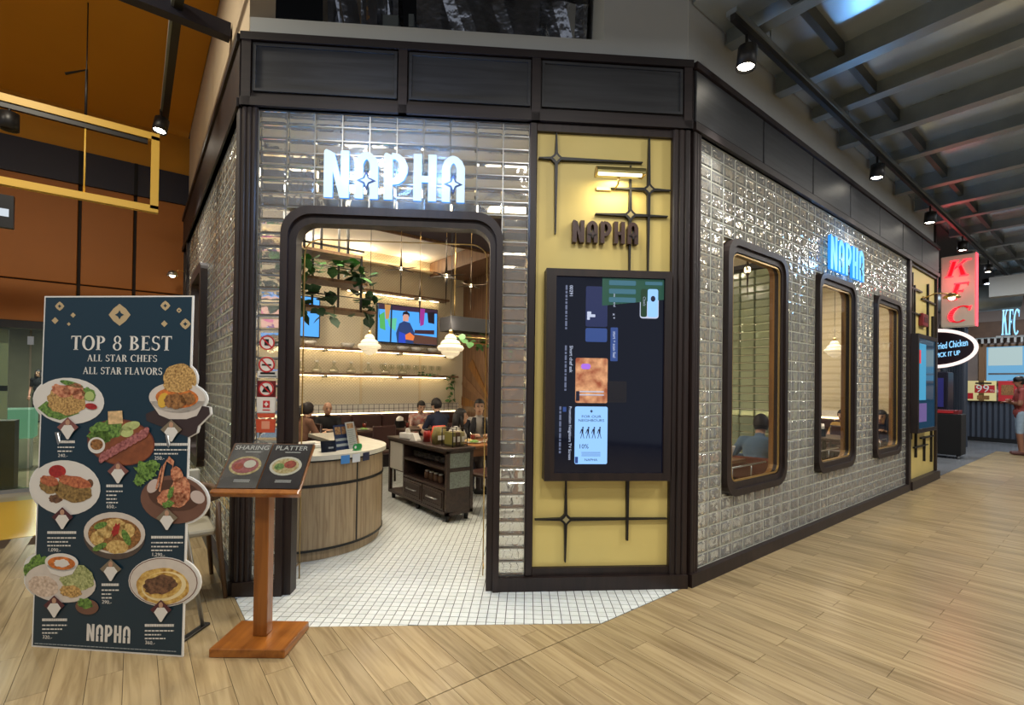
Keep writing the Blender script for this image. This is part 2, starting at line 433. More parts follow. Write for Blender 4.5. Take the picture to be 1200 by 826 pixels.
# ---- front
mb = MB()
def fluted(mb, x0, x1, z0, z1, y0=-0.03):
    n = 3; d = (x1-x0)/n
    for i in range(n): mb.bbox(x0+d*i+0.002, x0+d*(i+1)-0.002, y0, 0.12, z0, z1, 0.008)
    mb.box(x0, x1, y0+0.012, 0.11, z0, z1)
fluted(mb, 0.0, 0.105, 0.0, 3.44); fluted(mb, 3.125, 3.262, 0.0, 3.44)
mb.box(0.0, 0.286, -0.045, 0.12, 0.0, 0.1).box(1.853, 3.262, -0.045, 0.12, 0.0, 0.1)      # plinth
mb.bbox(2.042, 2.1, -0.02, 0.12, 0.1, 3.44, 0.008)
mb.box(2.1, 3.125, -0.012, 0.1, 0.1, 0.158).box(2.1, 3.125, -0.012, 0.1, 3.38, 3.44)
wf = frame_wall('wall_front', mb, M_darkwood, L0, FA)
gx = [0.108+0.19335*i for i in range(11)]; gz = [RB+RZ*i for i in range(RN+1)]
dh = (gx[1], gx[9], 0.0, gz[27])
bars(MB(), gx, gz, [dh]).build('glazing_bars', M_steel, wf)
bf = glass_brick(0.186, 0.091).mesh('glass_brick', M_glassclear)
for i in range(10):
    for j in range(RN):
        if 0 < i < 9 and j < 27: continue
        link('glass_brick', bf, wf, ((gx[i]+gx[i+1])/2, 0.0, (gz[j]+gz[j+1])/2))
yp = MB().box(2.1, 3.125, 0.02, 0.06, 0.158, 3.38).build('yellow_panel', M_yellow, wf); yp['label'] = 'plain yellow painted panel'
fa = MB().box(0.0, 3.265, -0.02, 0.14, 3.44, 3.95).box(-0.01, 3.27, -0.05, 0.14, 3.90, 3.955).box(-0.01, 3.27, -0.045, 0.14, 3.44, 3.50).box(-0.005, 3.268, -0.035, 0.14, 3.5, 3.525)
for s in (0.0, 1.085, 2.05, 3.2): fa.box(s, s+0.062, -0.045, 0.1, 3.44, 3.95)
fa = fa.build('fascia', M_darkwoodh, wf)
for a, b in ((0.075, 1.075), (1.16, 2.04), (2.125, 3.19)):
    MB().ring([(a, 3.545), (b, 3.545), (b, 3.885), (a, 3.885)], [(a+0.02, 3.565), (b-0.02, 3.565), (b-0.02, 3.865), (a+0.02, 3.865)], -0.04, 0.0).box(a+0.02, b-0.02, -0.03, 0.0, 3.565, 3.865).build('fascia_panel', M_fascia, fa)
MB().box(0.02, 2.69, 0.03, 0.2, 3.955, 4.115).box(2.69, 3.255, 0.03, 0.2, 3.955, 4.8).box(2.6, 2.69, 0.03, 1.6, 4.115, 4.8).build('bulkhead', M_gypsum, wf)
# entrance portal with rounded top corners
d1 = struct(MB().ring(arch(0.286, 1.853, 0, 2.747, 0.2), arch(0.335, 1.808, 0, 2.69, 0.165), -0.05, 0.07, closed=False)
            .ring(arch(0.325, 1.816, 0, 2.70, 0.17), arch(0.386, 1.762, 0, 2.632, 0.13), -0.02, 0.09, closed=False).build('door_1', M_darkwood, None, L0, FA))
ia = MB().tube([(x, 0.27, z) for x, z in arch(0.345, 1.745, 0.0, 2.60, 0.12)], 0.005, 6).tube([(0.345, 0.27, 2.52), (0.345, 0.10, 2.52)], 0.006, 6).tube([(1.745, 0.27, 2.30), (1.745, 0.1, 2.30)], 0.006, 6).tube([(1.745, 0.27, 0.12), (1.745, 0.1, 0.12)], 0.006, 6).tube([(0.345, 0.27, 0.12), (0.345, 0.1, 0.12)], 0.006, 6)
ia.build('inner_brass_arch', M_brass, d1)

# ---- right-hand wall with three windows
mb = MB(); fluted(mb, 0.008, 0.108, 0.0, 3.44)
mb.box(0.0, 5.755, -0.045, 0.12, 0.0, 0.1).box(5.757, 5.86, -0.04, 0.12, 0.0, 3.44).box(5.86, 7.55, -0.06, 0.12, 0.0, 0.13).box(7.50, 7.55, -0.02, 0.12, 0.1, 3.44).box(5.86, 7.55, -0.01, 0.12, 3.40, 3.44)
wr = frame_wall('wall_right', mb, M_darkwood, R0, 0)
hx = [0.115+0.188*i for i in range(31)]
holes = [(hx[a], hx[a+6], gz[5], gz[27]) for a in (2, 12, 22)]
bars(MB(), hx, gz, holes).build('glazing_bars', M_mortar, wr)
br = glass_brick(0.180, 0.091).mesh('glass_brick', M_glassblock)
near, far = [], []
for i in range(30):
    for j in range(RN):
        if any(a <= i < a+6 for a in (2, 12, 22)) and 5 <= j < 27: continue
        near.append((i, j))
far = near[300:]; near = near[:300]
for i, j in near: link('glass_brick', br, wr, ((hx[i]+hx[i+1])/2, 0.0, (gz[j]+gz[j+1])/2))
rest = MB()
for i, j in far:
    b = glass_brick(0.180, 0.091); c = Vector(((hx[i]+hx[i+1])/2, 0.0, (gz[j]+gz[j+1])/2)); rest.add([Vector(p)+c for p in b.v], b.f)
stuff(rest.build('glass_bricks_beyond', M_glassblock, wr))
# small corner pieces outside the rounded window frames
for hxx in holes:
    for sx in (0, 1):
        for sz in (0, 1):
            cx = hxx[0]+0.02 if sx == 0 else hxx[1]-0.02; cz = hxx[2]+0.02 if sz == 0 else hxx[3]-0.02
            o = link('glass_brick', br, wr, (cx, 0.012, cz)); o.scale = (0.2, 0.7, 0.4)
MB().box(5.86, 7.50, 0.02, 0.06, 0.13, 3.40).build('yellow_panel', M_yellow, wr)['label'] = 'plain yellow painted panel'
fa = MB().box(0.0, 7.55, -0.015, 0.14, 3.44, 3.95).box(0.0, 7.56, -0.05, 0.14, 3.905, 3.955).box(0.0, 7.56, -0.045, 0.14, 3.44, 3.50).build('fascia', M_darkwoodh, wr)
xs = [0.0, 1.108, 2.2, 3.285, 4.36, 5.4, 6.45, 7.54]
for a, b in zip(xs, xs[1:]): MB().bbox(a+0.012, b-0.012, -0.035, 0.0, 3.51, 3.90, 0.006).build('fascia_panel', M_fascia, fa)
MB().box(0.0, 7.5, 0.03, 0.2, 3.955, 4.8).build('bulkhead', M_gypsum, wr)
M_jamb = wood('honey_wood_jamb', (150, 104, 52), (116, 78, 36), axis=2, rough=0.4)
for n, h_ in enumerate(holes):
    x0, x1, z0, z1 = h_
    x0 += 0.004; x1 -= 0.004; z0 += 0.004; z1 -= 0.004
    wn = struct(MB().ring(rrect(x0, x1, z0, z1, 0.17), rrect(x0+0.055, x1-0.055, z0+0.055, z1-0.055, 0.125), -0.045, 0.04)
                .ring(rrect(x0+0.05, x1-0.05, z0+0.05, z1-0.05, 0.13), rrect(x0+0.105, x1-0.105, z0+0.105, z1-0.105, 0.09), -0.025, 0.04).build('window_%d' % (n+1), M_darkwood, None, R0))
    MB().ring(rrect(x0+0.03, x1-0.03, z0+0.03, z1-0.03, 0.14), rrect(x0+0.095, x1-0.095, z0+0.095, z1-0.095, 0.10), 0.04, 0.09).build('wooden_jamb', M_jamb, wn)
    MB().ring(rrect(x0+0.115, x1-0.115, z0+0.115, z1-0.115, 0.08), rrect(x0+0.127, x1-0.127, z0+0.127, z1-0.127, 0.07), -0.018, -0.004).build('brass_trim', M_brass, wn)
    MB().poly(rrect(x0+0.10, x1-0.10, z0+0.10, z1-0.10, 0.09), 0.012, 0.018).build('pane', M_pane, wn)
    MB().tube([(x0+0.08, 0.12, z0+0.19), (x1-0.08, 0.12, z0+0.19)], 0.008, 6).tube([(x0+0.4, 0.12, z0+0.08), (x0+0.4, 0.12, z0+0.19)], 0.006, 6).tube([(x0+0.75, 0.12, z0+0.08), (x0+0.75, 0.12, z0+0.19)], 0.006, 6).build('guard_rail', M_steel, wn)

# ---- left-hand wall
mb = MB(); fluted(mb, -0.10, -0.004, 0.0, 3.44)
mb.box(-4.95, 0.0, -0.045, 0.12, 0.0, 0.1).box(-4.36, -4.28, -0.03, 0.12, 0.1, 3.44).box(-4.95, -4.90, -0.02, 0.12, 0.1, 3.44)
wl = frame_wall('wall_left', mb, M_darkwood, L0, -PI/2)
lx = [-0.105-0.19*i for i in range(23)]
lh = (lx[16], lx[10], gz[5], gz[27])
bars(MB(), lx[::-1], gz, [lh]).build('glazing_bars', M_mortar, wl)
rest = MB(); bl = glass_brick(0.182, 0.091).mesh('glass_brick', M_glassblock)
for i in range(22):
    for j in range(RN):
        if 10 <= i < 16 and 5 <= j < 27: continue
        c = Vector(((lx[i]+lx[i+1])/2, 0.0, (gz[j]+gz[j+1])/2))
        if i < 4: link('glass_brick', bl, wl, c)
        else:
            b = glass_brick(0.182, 0.091); rest.add([Vector(p)+c for p in b.v], b.f)
stuff(rest.build('glass_bricks_beyond', M_glassblock, wl))
MB().box(-4.90, -4.36, 0.02, 0.06, 0.1, 3.44).build('yellow_panel', M_yellow, wl)
MB().box(-4.95, 0.0, -0.03, 0.14, 3.44, 3.95).box(-4.95, 0.0, -0.05, 0.14, 3.9, 3.955).box(-4.95, 0.0, -0.045, 0.14, 3.44, 3.5).build('fascia', M_darkwoodh, wl)
MB().box(-4.95, -0.02, 0.03, 0.2, 3.955, 5.3).build('bulkhead', mat('beige_gypsum', (196, 178, 150), 0.85), wl)
w4 = struct(MB().ring(rrect(lh[0], lh[1], lh[2], lh[3], 0.17), rrect(lh[0]+0.105, lh[1]-0.105, lh[2]+0.105, lh[3]-0.105, 0.09), -0.06, 0.16).build('window_4', M_darkwood, None, L0, -PI/2))
MB().poly(rrect(lh[0]+0.10, lh[1]-0.10, lh[2]+0.10, lh[3]-0.10, 0.09), 0.03, 0.038).build('pane', M_pane, w4)

# ================================================================== SHOP INTERIOR SHELL
def wallpaper(name, c1, c2, scale=9.0):
    m = bpy.data.materials.new(name); m.use_nodes = True; nt = m.node_tree; b = nt.nodes['Principled BSDF']; L = nt.links
    tc = nt.nodes.new('ShaderNodeTexCoord'); hs = []
    for r in (45, -45):
        mp = nt.nodes.new('ShaderNodeMapping'); mp.inputs['Rotation'].default_value = (0, math.radians(r), 0)
        L.new(tc.outputs['Object'], mp.inputs['Vector'])
        wv = nt.nodes.new('ShaderNodeTexWave'); wv.bands_direction = 'X'; wv.inputs['Scale'].default_value = scale/3; wv.inputs['Distortion'].default_value = 0.3
        L.new(mp.outputs[0], wv.inputs['Vector']); hs.append(wv.outputs['Fac'])
    mx = nt.nodes.new('ShaderNodeMath'); mx.operation = 'MAXIMUM'; L.new(hs[0], mx.inputs[0]); L.new(hs[1], mx.inputs[1])
    cr = nt.nodes.new('ShaderNodeValToRGB'); cr.color_ramp.elements[0].color = lin(c2); cr.color_ramp.elements[1].color = lin(c1)
    cr.color_ramp.elements[0].position = 0.35; cr.color_ramp.elements[1].position = 0.9
    L.new(mx.outputs[0], cr.inputs[0]); L.new(cr.outputs[0], b.inputs['Base Color'])
    bp = nt.nodes.new('ShaderNodeBump'); bp.inputs['Strength'].default_value = 0.4; bp.inputs['Distance'].default_value = 0.01
    L.new(mx.outputs[0], bp.inputs['Height']); L.new(bp.outputs['Normal'], b.inputs['Normal']); pset(b, Roughness=0.7)
    return m
M_paper = wallpaper('scalloped_wallpaper', (224, 214, 190), (204, 192, 166), 24.0)
M_paperx = wallpaper('textured_wallpaper', (216, 204, 174), (200, 186, 154), 10.0)
M_ceil = mat('warm_white_ceiling', (236, 226, 208), 0.9)
M_soffit = mat('dark_plum_soffit', (58, 46, 52), 0.8)
M_walnut = wood('walnut_veneer', (140, 106, 78), (112, 82, 60), axis=2, rough=0.5)
wb = struct(MB().box(0.62, 5.6, 8.75, 8.85, 0, 3.98).build('wall_back', M_paper))
for x in (1.45, 2.2, 3.3, 4.5): MB().box(x-0.02, x+0.02, 8.735, 8.75, 0.95, 3.9).build('pilaster_strip', M_cream, wb)
we = struct(MB().box(10.75, 10.80, 2.18, 8.75, 0, 3.98).build('wall_end', M_paperx))
struct(MB().box(5.6, 10.75, 8.75, 8.85, 0, 3.98).build('wall_back_annexe', M_paperx))
wp = struct(MB().box(5.5, 5.6, 6.5, 8.75, 0, 3.72).build('wall_partition', M_walnut))
# sunburst slats on the partition wall
for k in range(9):
    a = math.radians(8+20*k); c = Vector((5.49, 7.55, 1.0)); L_ = 1.3
    pts = [(c.y, c.z), (c.y+L_*math.cos(a-0.10), c.z+L_*math.sin(a-0.10)), (c.y+L_*math.cos(a+0.06), c.z+L_*math.sin(a+0.06))]
    MB().poly(pts, 5.482, 5.502, 'x').build('sunburst_blade', M_walnut if k % 2 else M_jamb, wp)
SX, SY = 4.72, 6.55     # raised ceiling bay: X < SX, Y > SY
cs = struct(MB().box(0.6, 5.6, 6.45, 8.85, 3.95, 4.0).build('ceiling_shop', M_ceil))
MB().box(SX, 5.6, SY, 8.75, 3.7, 3.95).build('soffit', M_walnut, cs)
MB().box(SX-0.03, SX, SY, 8.75, 3.66, 3.92).build('soffit_edge_board', M_walnut, cs)
MB().poly([(0.72, 5.0), (0.72, SY), (5.6, SY), (5.6, 5.0)], 3.7, 3.95, 'z').build('lower_soffit', M_soffit, cs)
MB().poly([(0.72, 3.92), (0.72, 5.0), (5.6, 5.0), (5.6, 8.8), (10.75, 8.8), (10.75, 2.2), (3.34, 2.2)], 3.72, 3.95, 'z').build('front_soffit', M_ceil, cs)
MB().box(0.65, SX, SY, SY+0.03, 3.66, 3.93).build('soffit_edge_board', M_walnut, cs)
M_led = glow('warm_led_strip', (255, 226, 170), 13.0)
# cove light under the crown shelf of the back wall and along the ceiling edge
t1 = struct(MB().box(0.72, 4.68, 8.60, 8.745, 3.70, 3.74).build('trim_1', M_cream))
MB().box(0.72, 4.68, 8.70, 8.72, 3.742, 3.752).build('cove_strip', M_led, t1)
for x in (1.2, 2.2, 3.2, 4.2): lamp_light('cove_light', 'AREA', (x, 8.62, 3.76), 4, WARM, 0.3, (x, 8.2, 4.3))
# black slab and silver ducts in the open plenum above the bulkhead
cp = struct(MB().box(-9, 18, -7, 14, 6.0, 6.1).build('ceiling_slab', M_blackmatt))

# ================================================================== LETTERING
def text_polys(txt, size=1.0, align='CENTER', sx=1.0, shear=0.0):
    """plain sans lettering as flat triangles in 2-D (list of polygons)"""
    cu = bpy.data.curves.new('lettering', 'FONT'); cu.body = txt; cu.size = size; cu.align_x = align; cu.fill_mode = 'FRONT'; cu.resolution_u = 3; cu.shear = shear
    o = bpy.data.objects.new('lettering', cu); COL.objects.link(o)
    dg = bpy.context.evaluated_depsgraph_get(); me = bpy.data.meshes.new_from_object(o.evaluated_get(dg))
    out = [[(me.vertices[i].co.x*sx, me.vertices[i].co.y) for i in p.vertices] for p in me.polygons]
    bpy.data.objects.remove(o); bpy.data.curves.remove(cu); bpy.data.meshes.remove(me)
    return out
def ell(cx, cy, rx, ry, a0=0, a1=360, n=20):
    return [(cx+rx*math.cos(math.radians(a0+(a1-a0)*k/n)), cy+ry*math.sin(math.radians(a0+(a1-a0)*k/n))) for k in range(n+1)]
def arcband(cx, cy, rx, ry, tx, ty, a0, a1, n=12):
    o = ell(cx, cy, rx, ry, a0, a1, n); i = ell(cx, cy, max(rx-tx, 0.001), max(ry-ty, 0.001), a0, a1, n)
    return [[o[k], o[k+1], i[k+1], i[k]] for k in range(n)]
ST, TH, SF = 0.18, 0.06, 0.07
def rc(x0, x1, y0, y1): return [(x0, y0), (x1, y0), (x1, y1), (x0, y1)]
def stem(x, t=ST, y0=0, y1=1, sf=SF): return [rc(x, x+t, y0, y1), rc(x-sf, x+t+sf, y0, y0+0.045), rc(x-sf, x+t+sf, y1-0.045, y1)]
def SERIF(c):
    """flared serif capitals, unit height -> polygons, width"""
    if c == ' ': return [], 0.34
    if c == 'T': return [rc(.26, .26+ST, 0, 1), rc(.18, .52, 0, .045), rc(0, .7, .93, 1), [(0, .93), (.06, .93), (0, .74)], [(.7, .93), (.64, .93), (.7, .74)]], .70
    if c == 'O': return arcband(.45, .5, .45, .52, .19, .07, 0, 360, 24), .90
    if c == 'P': return stem(.07)+arcband(.25, .73, .38, .27, .18, .06, -90, 90), .66
    if c == 'B': return stem(.07)+arcband(.25, .75, .34, .25, .17, .06, -90, 90)+arcband(.25, .26, .42, .26, .18, .06, -90, 90), .72
    if c == 'R': return stem(.07)+arcband(.25, .74, .38, .26, .18, .06, -90, 90)+[[(.30, .50), (.46, .50), (.76, 0), (.56, 0)]], .76
    if c == 'E': return stem(.07)+[rc(.2, .58, .94, 1), rc(.2, .62, 0, .06), rc(.2, .46, .48, .54), [(.58, 1), (.58, .8), (.53, .94)], [(.62, 0), (.62, .22), (.56, .06)], rc(.43, .46, .42, .60)], .64
    if c == 'F': return stem(.07)+[rc(.2, .58, .94, 1), rc(.2, .46, .48, .54), [(.58, 1), (.58, .78), (.53, .94)], rc(.43, .46, .42, .60)], .60
    if c == 'L': return stem(.07)+[rc(.2, .58, 0, .06), [(.58, 0), (.58, .24), (.52, .06)]], .60
    if c == 'H': return stem(.07)+stem(.58)+[rc(.2, .6, .48, .54)], .84
    if c == 'A': return [[(.30, 1), (.44, 1), (.80, 0), (.60, 0)], [(.34, 1), (.39, .90), (.12, 0), (.04, 0)], rc(.16, .62, .30, .36), rc(-.02, .2, 0, .045), rc(.54, .86, 0, .045)], .82
    if c == 'V': return [[(.02, 1), (.22, 1), (.50, 0), (.38, 0)], [(.70, 1), (.78, 1), (.48, 0), (.42, .1)], rc(-.04, .28, .955, 1), rc(.62, .84, .955, 1)], .80
    if c == 'C': return arcband(.46, .5, .46, .52, .19, .07, 48, 312, 20)+[[(.74, .93), (.80, .98), (.80, .70), (.76, .70)]], .84
    if c == 'S': return arcband(.29, .74, .27, .27, .13, .07, 30, 270)+arcband(.29, .27, .30, .28, .14, .07, -150, 90)+[[(.50, .86), (.54, .98), (.54, .70)], [(.02, .02), (.02, .30), (.06, .14)]], .60
    if c == '8': return arcband(.31, .75, .25, .26, .12, .06, 0, 360, 20)+arcband(.31, .26, .31, .28, .14, .06, 0, 360, 20), .64
    if c == 'K': return stem(.07)+[[(.25, .42), (.25, .56), (.58, 1), (.70, 1)], [(.36, .66), (.46, .78), (.84, 0), (.62, 0)], rc(.5, .82, .955, 1), rc(.56, .92, 0, .045)], .90
    return [], .5
def serif_polys(txt, h, track=0.08, italic=0.0, align='C'):
    out = []; x = 0.0
    for c in txt:
        ps, wd = SERIF(c)
        for p in ps: out.append([((a+x+italic*b)*h, b*h) for a, b in p])
        x += wd+track
    tot = (x-track)*h; off = -tot/2 if align == 'C' else 0
    return [[(a+off, b) for a, b in p] for p in out]
def napha_letters():
    """the shop's lettering, unit height: list of (outline polygons, offset), diamond centres of the two A's"""
    N = [[(.0, .97), (.05, 1.02), (.20, .92), (.20, 0), (0, 0)], [(.10, 1.0), (.24, .93), (.40, .35), (.40, 0), (.36, 0), (.20, .55), (.18, .8)], rc(.38, .57, 0, 1)]
    A = [[(0, 0), (0, .74), (.05, .88), (.14, .96), (.25, 1.0), (.36, .97), (.47, .88), (.53, .74), (.53, 0), (.34, 0), (.34, .72), (.31, .80), (.265, .84), (.22, .80), (.19, .72), (.19, 0)]]
    P = [[(0, .95), (.04, 1.0), (.20, .94), (.20, 0), (0, 0)], [(.18, 1.0), (.34, .98), (.48, .88), (.55, .72), (.54, .58), (.46, .42), (.34, .34), (.2, .32), (.2, .46), (.28, .50), (.34, .58), (.36, .68), (.33, .80), (.26, .86), (.18, .86)]]
    H = [rc(0, .19, 0, 1), rc(.34, .53, 0, 1), rc(.1, .43, .40, .54)]
    out = []; x = 0
    for g, wd in ((N, .57), (A, .53), (P, .55), (H, .53), (A, .53)):
        out.append([[(a+x, b) for a, b in p] for p in g]); x += wd+.13
    return out, x-.13, [(.57+.13+.265, .38), (x-.13-.265, .38)]
def star4(cx, cy, rx, ry, k=0.35):
    p = []
    for i in range(4):
        a = PI/2*i; p.append((cx+rx*math.cos(a), cy+ry*math.sin(a))); b = a+PI/4; p.append((cx+rx*k*math.cos(b), cy+ry*k*math.sin(b)))
    return p
def napha_sign(parent, h, x, z, y0, y1, mat_face, mat_star, mat_line, width=None, mat_side=None):
    """each letter its own mesh, standing on the wall plane (local x, z), from y0 (back) to y1 (front)"""
    L_, wd, ds = napha_letters(); sx = (width/wd) if width else h
    for n, g in enumerate(L_):
        mb = MB()
        for p in g: mb.poly2([(x+a*sx, z+b*h) for a, b in p], y1, y0, 0, 1)
        o = mb.build('letter', [mat_face, mat_side or mat_face], parent)
        if n in (1, 4):
            c = ds[0] if n == 1 else ds[1]
            MB().poly(star4(x+c[0]*sx, z+c[1]*h, .22*sx, .22*h, 0.42), y1-0.006, y1+0.002).build('star_outline', mat_line, o)
            MB().poly(star4(x+c[0]*sx, z+c[1]*h, .13*sx, .13*h, 0.42), y1-0.010, y1+0.002).build('star_inset', mat_star, o)

# ================================================================== THE MALL AROUND
M_deck = mat('foil_faced_deck', (196, 206, 212), 0.24, metal=0.7, var=0.12, vscale=1.5, bump=0.12, bscale=3.0)
M_galv = mat('galvanised_steel', (140, 148, 148), 0.42, metal=0.7, var=0.1, vscale=6)
M_orange = mat('orange_wall_paint', (158, 94, 24), 0.6, var=0.05, vscale=1.0)
M_orangec = mat('ochre_ceiling_paint', (196, 138, 34), 0.75, var=0.05, vscale=0.8)
M_navy = mat('dark_navy_band', (28, 28, 44), 0.6)
M_gold = mat('gold_painted_steel', (212, 172, 70), 0.45)
M_foil = mat('crumpled_silver_foil', (190, 192, 196), 0.2, metal=0.95, bump=1.0, bscale=7.0)
dk = struct(MB().poly([(3.35, 2.08), (24, 2.08), (24, -7), (-1.0, -7), (1.0, -1.2), (2.8, 1.0)], 4.45, 4.5, 'z').build('ceiling_deck', M_deck))
for x in (3.85, 4.75, 5.6, 6.35, 7.4, 8.5, 9.5, 10.6, 11.8, 13.2, 14.8, 16.6, 18.6):
    dp = 0.18 if int(x*10) % 2 else 0.12
    MB().box(x-0.035, x+0.035, -6.5, 2.06, 4.45-dp, 4.45).box(x-0.06, x+0.06, -6.5, 2.06, 4.45-dp-0.012, 4.45-dp+0.006).build('purlin', M_galv, dk)
MB().box(3.6, 19, 1.50, 1.55, 4.34, 4.45).build('shadow_strip', mat('shadow_strip_dark', (70, 74, 74), 0.5, metal=0.5), dk)  # thin dark strip standing in for the shadow band across the deck
# track with spotlights in front of the right-hand wall
TRK = (1.79, 4.20)
tr = thing('lighting_track', 'long black lighting track under the metal roof deck along the glass brick wall', 'track light', (3.4, TRK[0], TRK[1]))
MB().box(0, 13.6, -0.018, 0.018, -0.02, 0.03).build('rail', M_black, tr)
MB().box(0, 13.6, -0.03, 0.05, 0.03, 0.07).build('conduit', M_galv, tr)
for k in range(8): MB().tube([(0.6+1.75*k, 0, 0.07), (0.6+1.75*k, 0, 0.24)], 0.006, 6).build('hanger_rod', M_galv, tr)
M_lens = glow('spot_lens', (255, 246, 226), 30.0)
def spot_fixture(name, label, cat, loc, target, energy, color, group, angle=1.3, lens=None, sz=0.07):
    t = thing(name, label, cat, loc, 0, group)
    d = (Vector(target)-Vector(loc)).normalized(); q = d.to_track_quat('Z', 'Y').to_matrix().to_4x4()
    c = MB().lathe([(sz*0.75, -0.09), (sz, -0.085), (sz, 0.07), (sz*0.9, 0.07), (sz*0.85, 0.03)], 14).xf(q).build('can', M_black, t)
    MB().lathe([(0.001, 0.045), (sz*0.84, 0.046), (sz*0.84, 0.05), (0.001, 0.052)], 14).xf(q).build('lens', lens or M_lens, t)
    MB().tube([(0, 0, 0), (0, 0, 0.185)], 0.012, 8).build('stem', M_black, t)
    l = lamp_light('spot_beam', 'SPOT', Vector(loc)+d*0.075, energy, color, 0.04, target, angle, 0.6)
    return t
SPOTS = [(875, 62), (1028, 200), (1090, 258), (1128, 290), (1158, 315)]
sl = ['black track spotlight on the long rail, before the third fascia panel', 'black track spotlight on the long rail, above the narrow windows', 'black track spotlight on the long rail, above the far end of the fascia', 'black track spotlight on the long rail, just before the red letter sign', 'black track spotlight on the long rail, past the top of the red letter sign']
for (u, v), lb in zip(SPOTS, sl):
    P = hit(u, v, (0, TRK[0], 0), (0, 1, 0))
    spot_fixture('track_spotlight', lb, 'spotlight', (P.x, TRK[0], 3.985), (P.x-0.25, 1.95, 1.0), 90, NEUT, 'track spotlights along the glass brick wall', 0.95)
# fixtures of the added concourse fill lamps
for n, p in enumerate(FILL_DOWNLIGHTS):
    t = thing('fill_downlight', 'added round fill downlight under the metal roof deck over the walkway', 'downlight', p, 0, 'added walkway downlights')
    MB().lathe([(0.29, 0.0), (0.29, -0.03), (0.26, -0.03), (0.26, 0.0)], 24).build('trim_ring', M_black, t)
    MB().tube([(0, 0, 0), (0, 0, 0.26)], 0.01, 6).build('hanger', M_black, t)
    MB().lathe([(0.001, 0.0), (0.28, 0.0), (0.28, 0.02), (0.001, 0.03)], 24).build('housing', M_black, t)

# silver ducts above the bulkhead opening
def foil_duct(name, label, a, b, wd, ht, cat='duct'):
    mb = MB(); rnd = random.Random(hash(name) % 99 + 3); n = 14; a = Vector(a); b = Vector(b); d = (b-a); sdir = Vector((-d.y, d.x, 0)).normalized()
    v = []; prof = [(-.5, -.5), (0, -.55), (.5, -.5), (.55, 0), (.5, .5), (0, .55), (-.5, .5), (-.55, 0)]
    for i in range(n+1):
        for q in prof:
            v.append(a+d*(i/n)+sdir*(q[0]*wd+rnd.uniform(-.03, .03))+Vector((0, 0, q[1]*ht+rnd.uniform(-.03, .03))))
    mb.add(v, [(i*8+k, i*8+(k+1) % 8, (i+1)*8+(k+1) % 8, (i+1)*8+k) for i in range(n) for k in range(8)])
    o = mb.build(name, M_foil); return tag(o, label, cat)
def FL(s, y, z): return L0+Wv*s-NF*y+Vector((0, 0, z))
foil_duct('insulated_duct', 'crumpled silver foil air duct in the open ceiling above the entrance bulkhead', FL(1.15, 0.75, 4.62), FL(2.55, 0.75, 4.66), 0.7, 0.6)
foil_duct('insulated_duct', 'dull silver foil duct above the entrance, beside the diagonal steel channel', FL(0.35, 0.85, 4.7), FL(0.95, 0.9, 4.72), 0.7, 0.55)
o = MB().box(0.9, 1.02, 0.3, 1.8, 4.3, 4.4).box(1.1, 1.14, 0.3, 1.8, 4.32, 4.42).build('steel_channel', M_galv, None, L0, FA); tag(o, 'pair of steel channels crossing between the foil ducts above the entrance', 'channel')

# ---- left side: ochre ceiling, orange panelled wall, glass front below
cl = struct(MB().box(-9, 0.605, 3.6, 9.1, 5.25, 5.3).build('ceiling_ochre', M_orangec))
wo = struct(MB().box(-9, 0.70, 9.02, 9.12, 2.25, 5.25).build('wall_orange', mat('panel_joint_dark', (30, 20, 12), 0.8)))
jx = [-9, -6.6, -5.6, -4.6, -3.6, -2.6, -1.62, -0.52, ony(93, 280, 9.0).x, ony(158, 280, 9.0).x, 0.56]
jx = [-9.0, -7.0, -5.6, -4.2, -2.8, -1.5, ony(93, 280, 9.0).x, ony(158, 280, 9.0).x, 0.70]
for a, b in zip(jx, jx[1:]):
    for z0, z1 in ((2.26, 2.80), (2.82, 4.2)): MB().bbox(a+0.02, b-0.02, 8.99, 9.03, z0, z1, 0.006).build('orange_panel', M_orange, wo)
MB().box(-9, 0.70, 8.96, 9.03, 4.2, 4.66).build('navy_band', M_navy, wo)
for x in jx[1:-1]: MB().box(x-0.02, x+0.02, 8.95, 8.965, 4.2, 4.66).build('band_joint', M_blackmatt, wo)
MB().box(-9, 0.70, 9.0, 9.03, 4.66, 5.25).build('ochre_upper_strip', M_orangec, wo)
MB().box(-9, 0.56, 8.97, 9.06, 2.16, 2.26).build('head_channel', M_black, wo)
# glazed shopfront below the orange wall
M_paneg = glassy('shopfront_glass', (225, 235, 228))
wg = struct(MB().box(-9, -8.95, 8.98, 9.05, 0, 2.2).box(-9, 0.56, 8.98, 9.05, 0.0, 0.05).build('window_5', M_steel))
for a, b in ((-9, -4.6), (-4.58, -2.9), (-2.88, -1.10), (-1.08, 0.56)): MB().box(a, b, 9.01, 9.022, 0.05, 2.2).build('glass_pane', M_paneg, wg)
MB().box(-1.12, -1.06, 9.0, 9.035, 1.95, 2.06).build('patch_fitting', M_steel, wg)
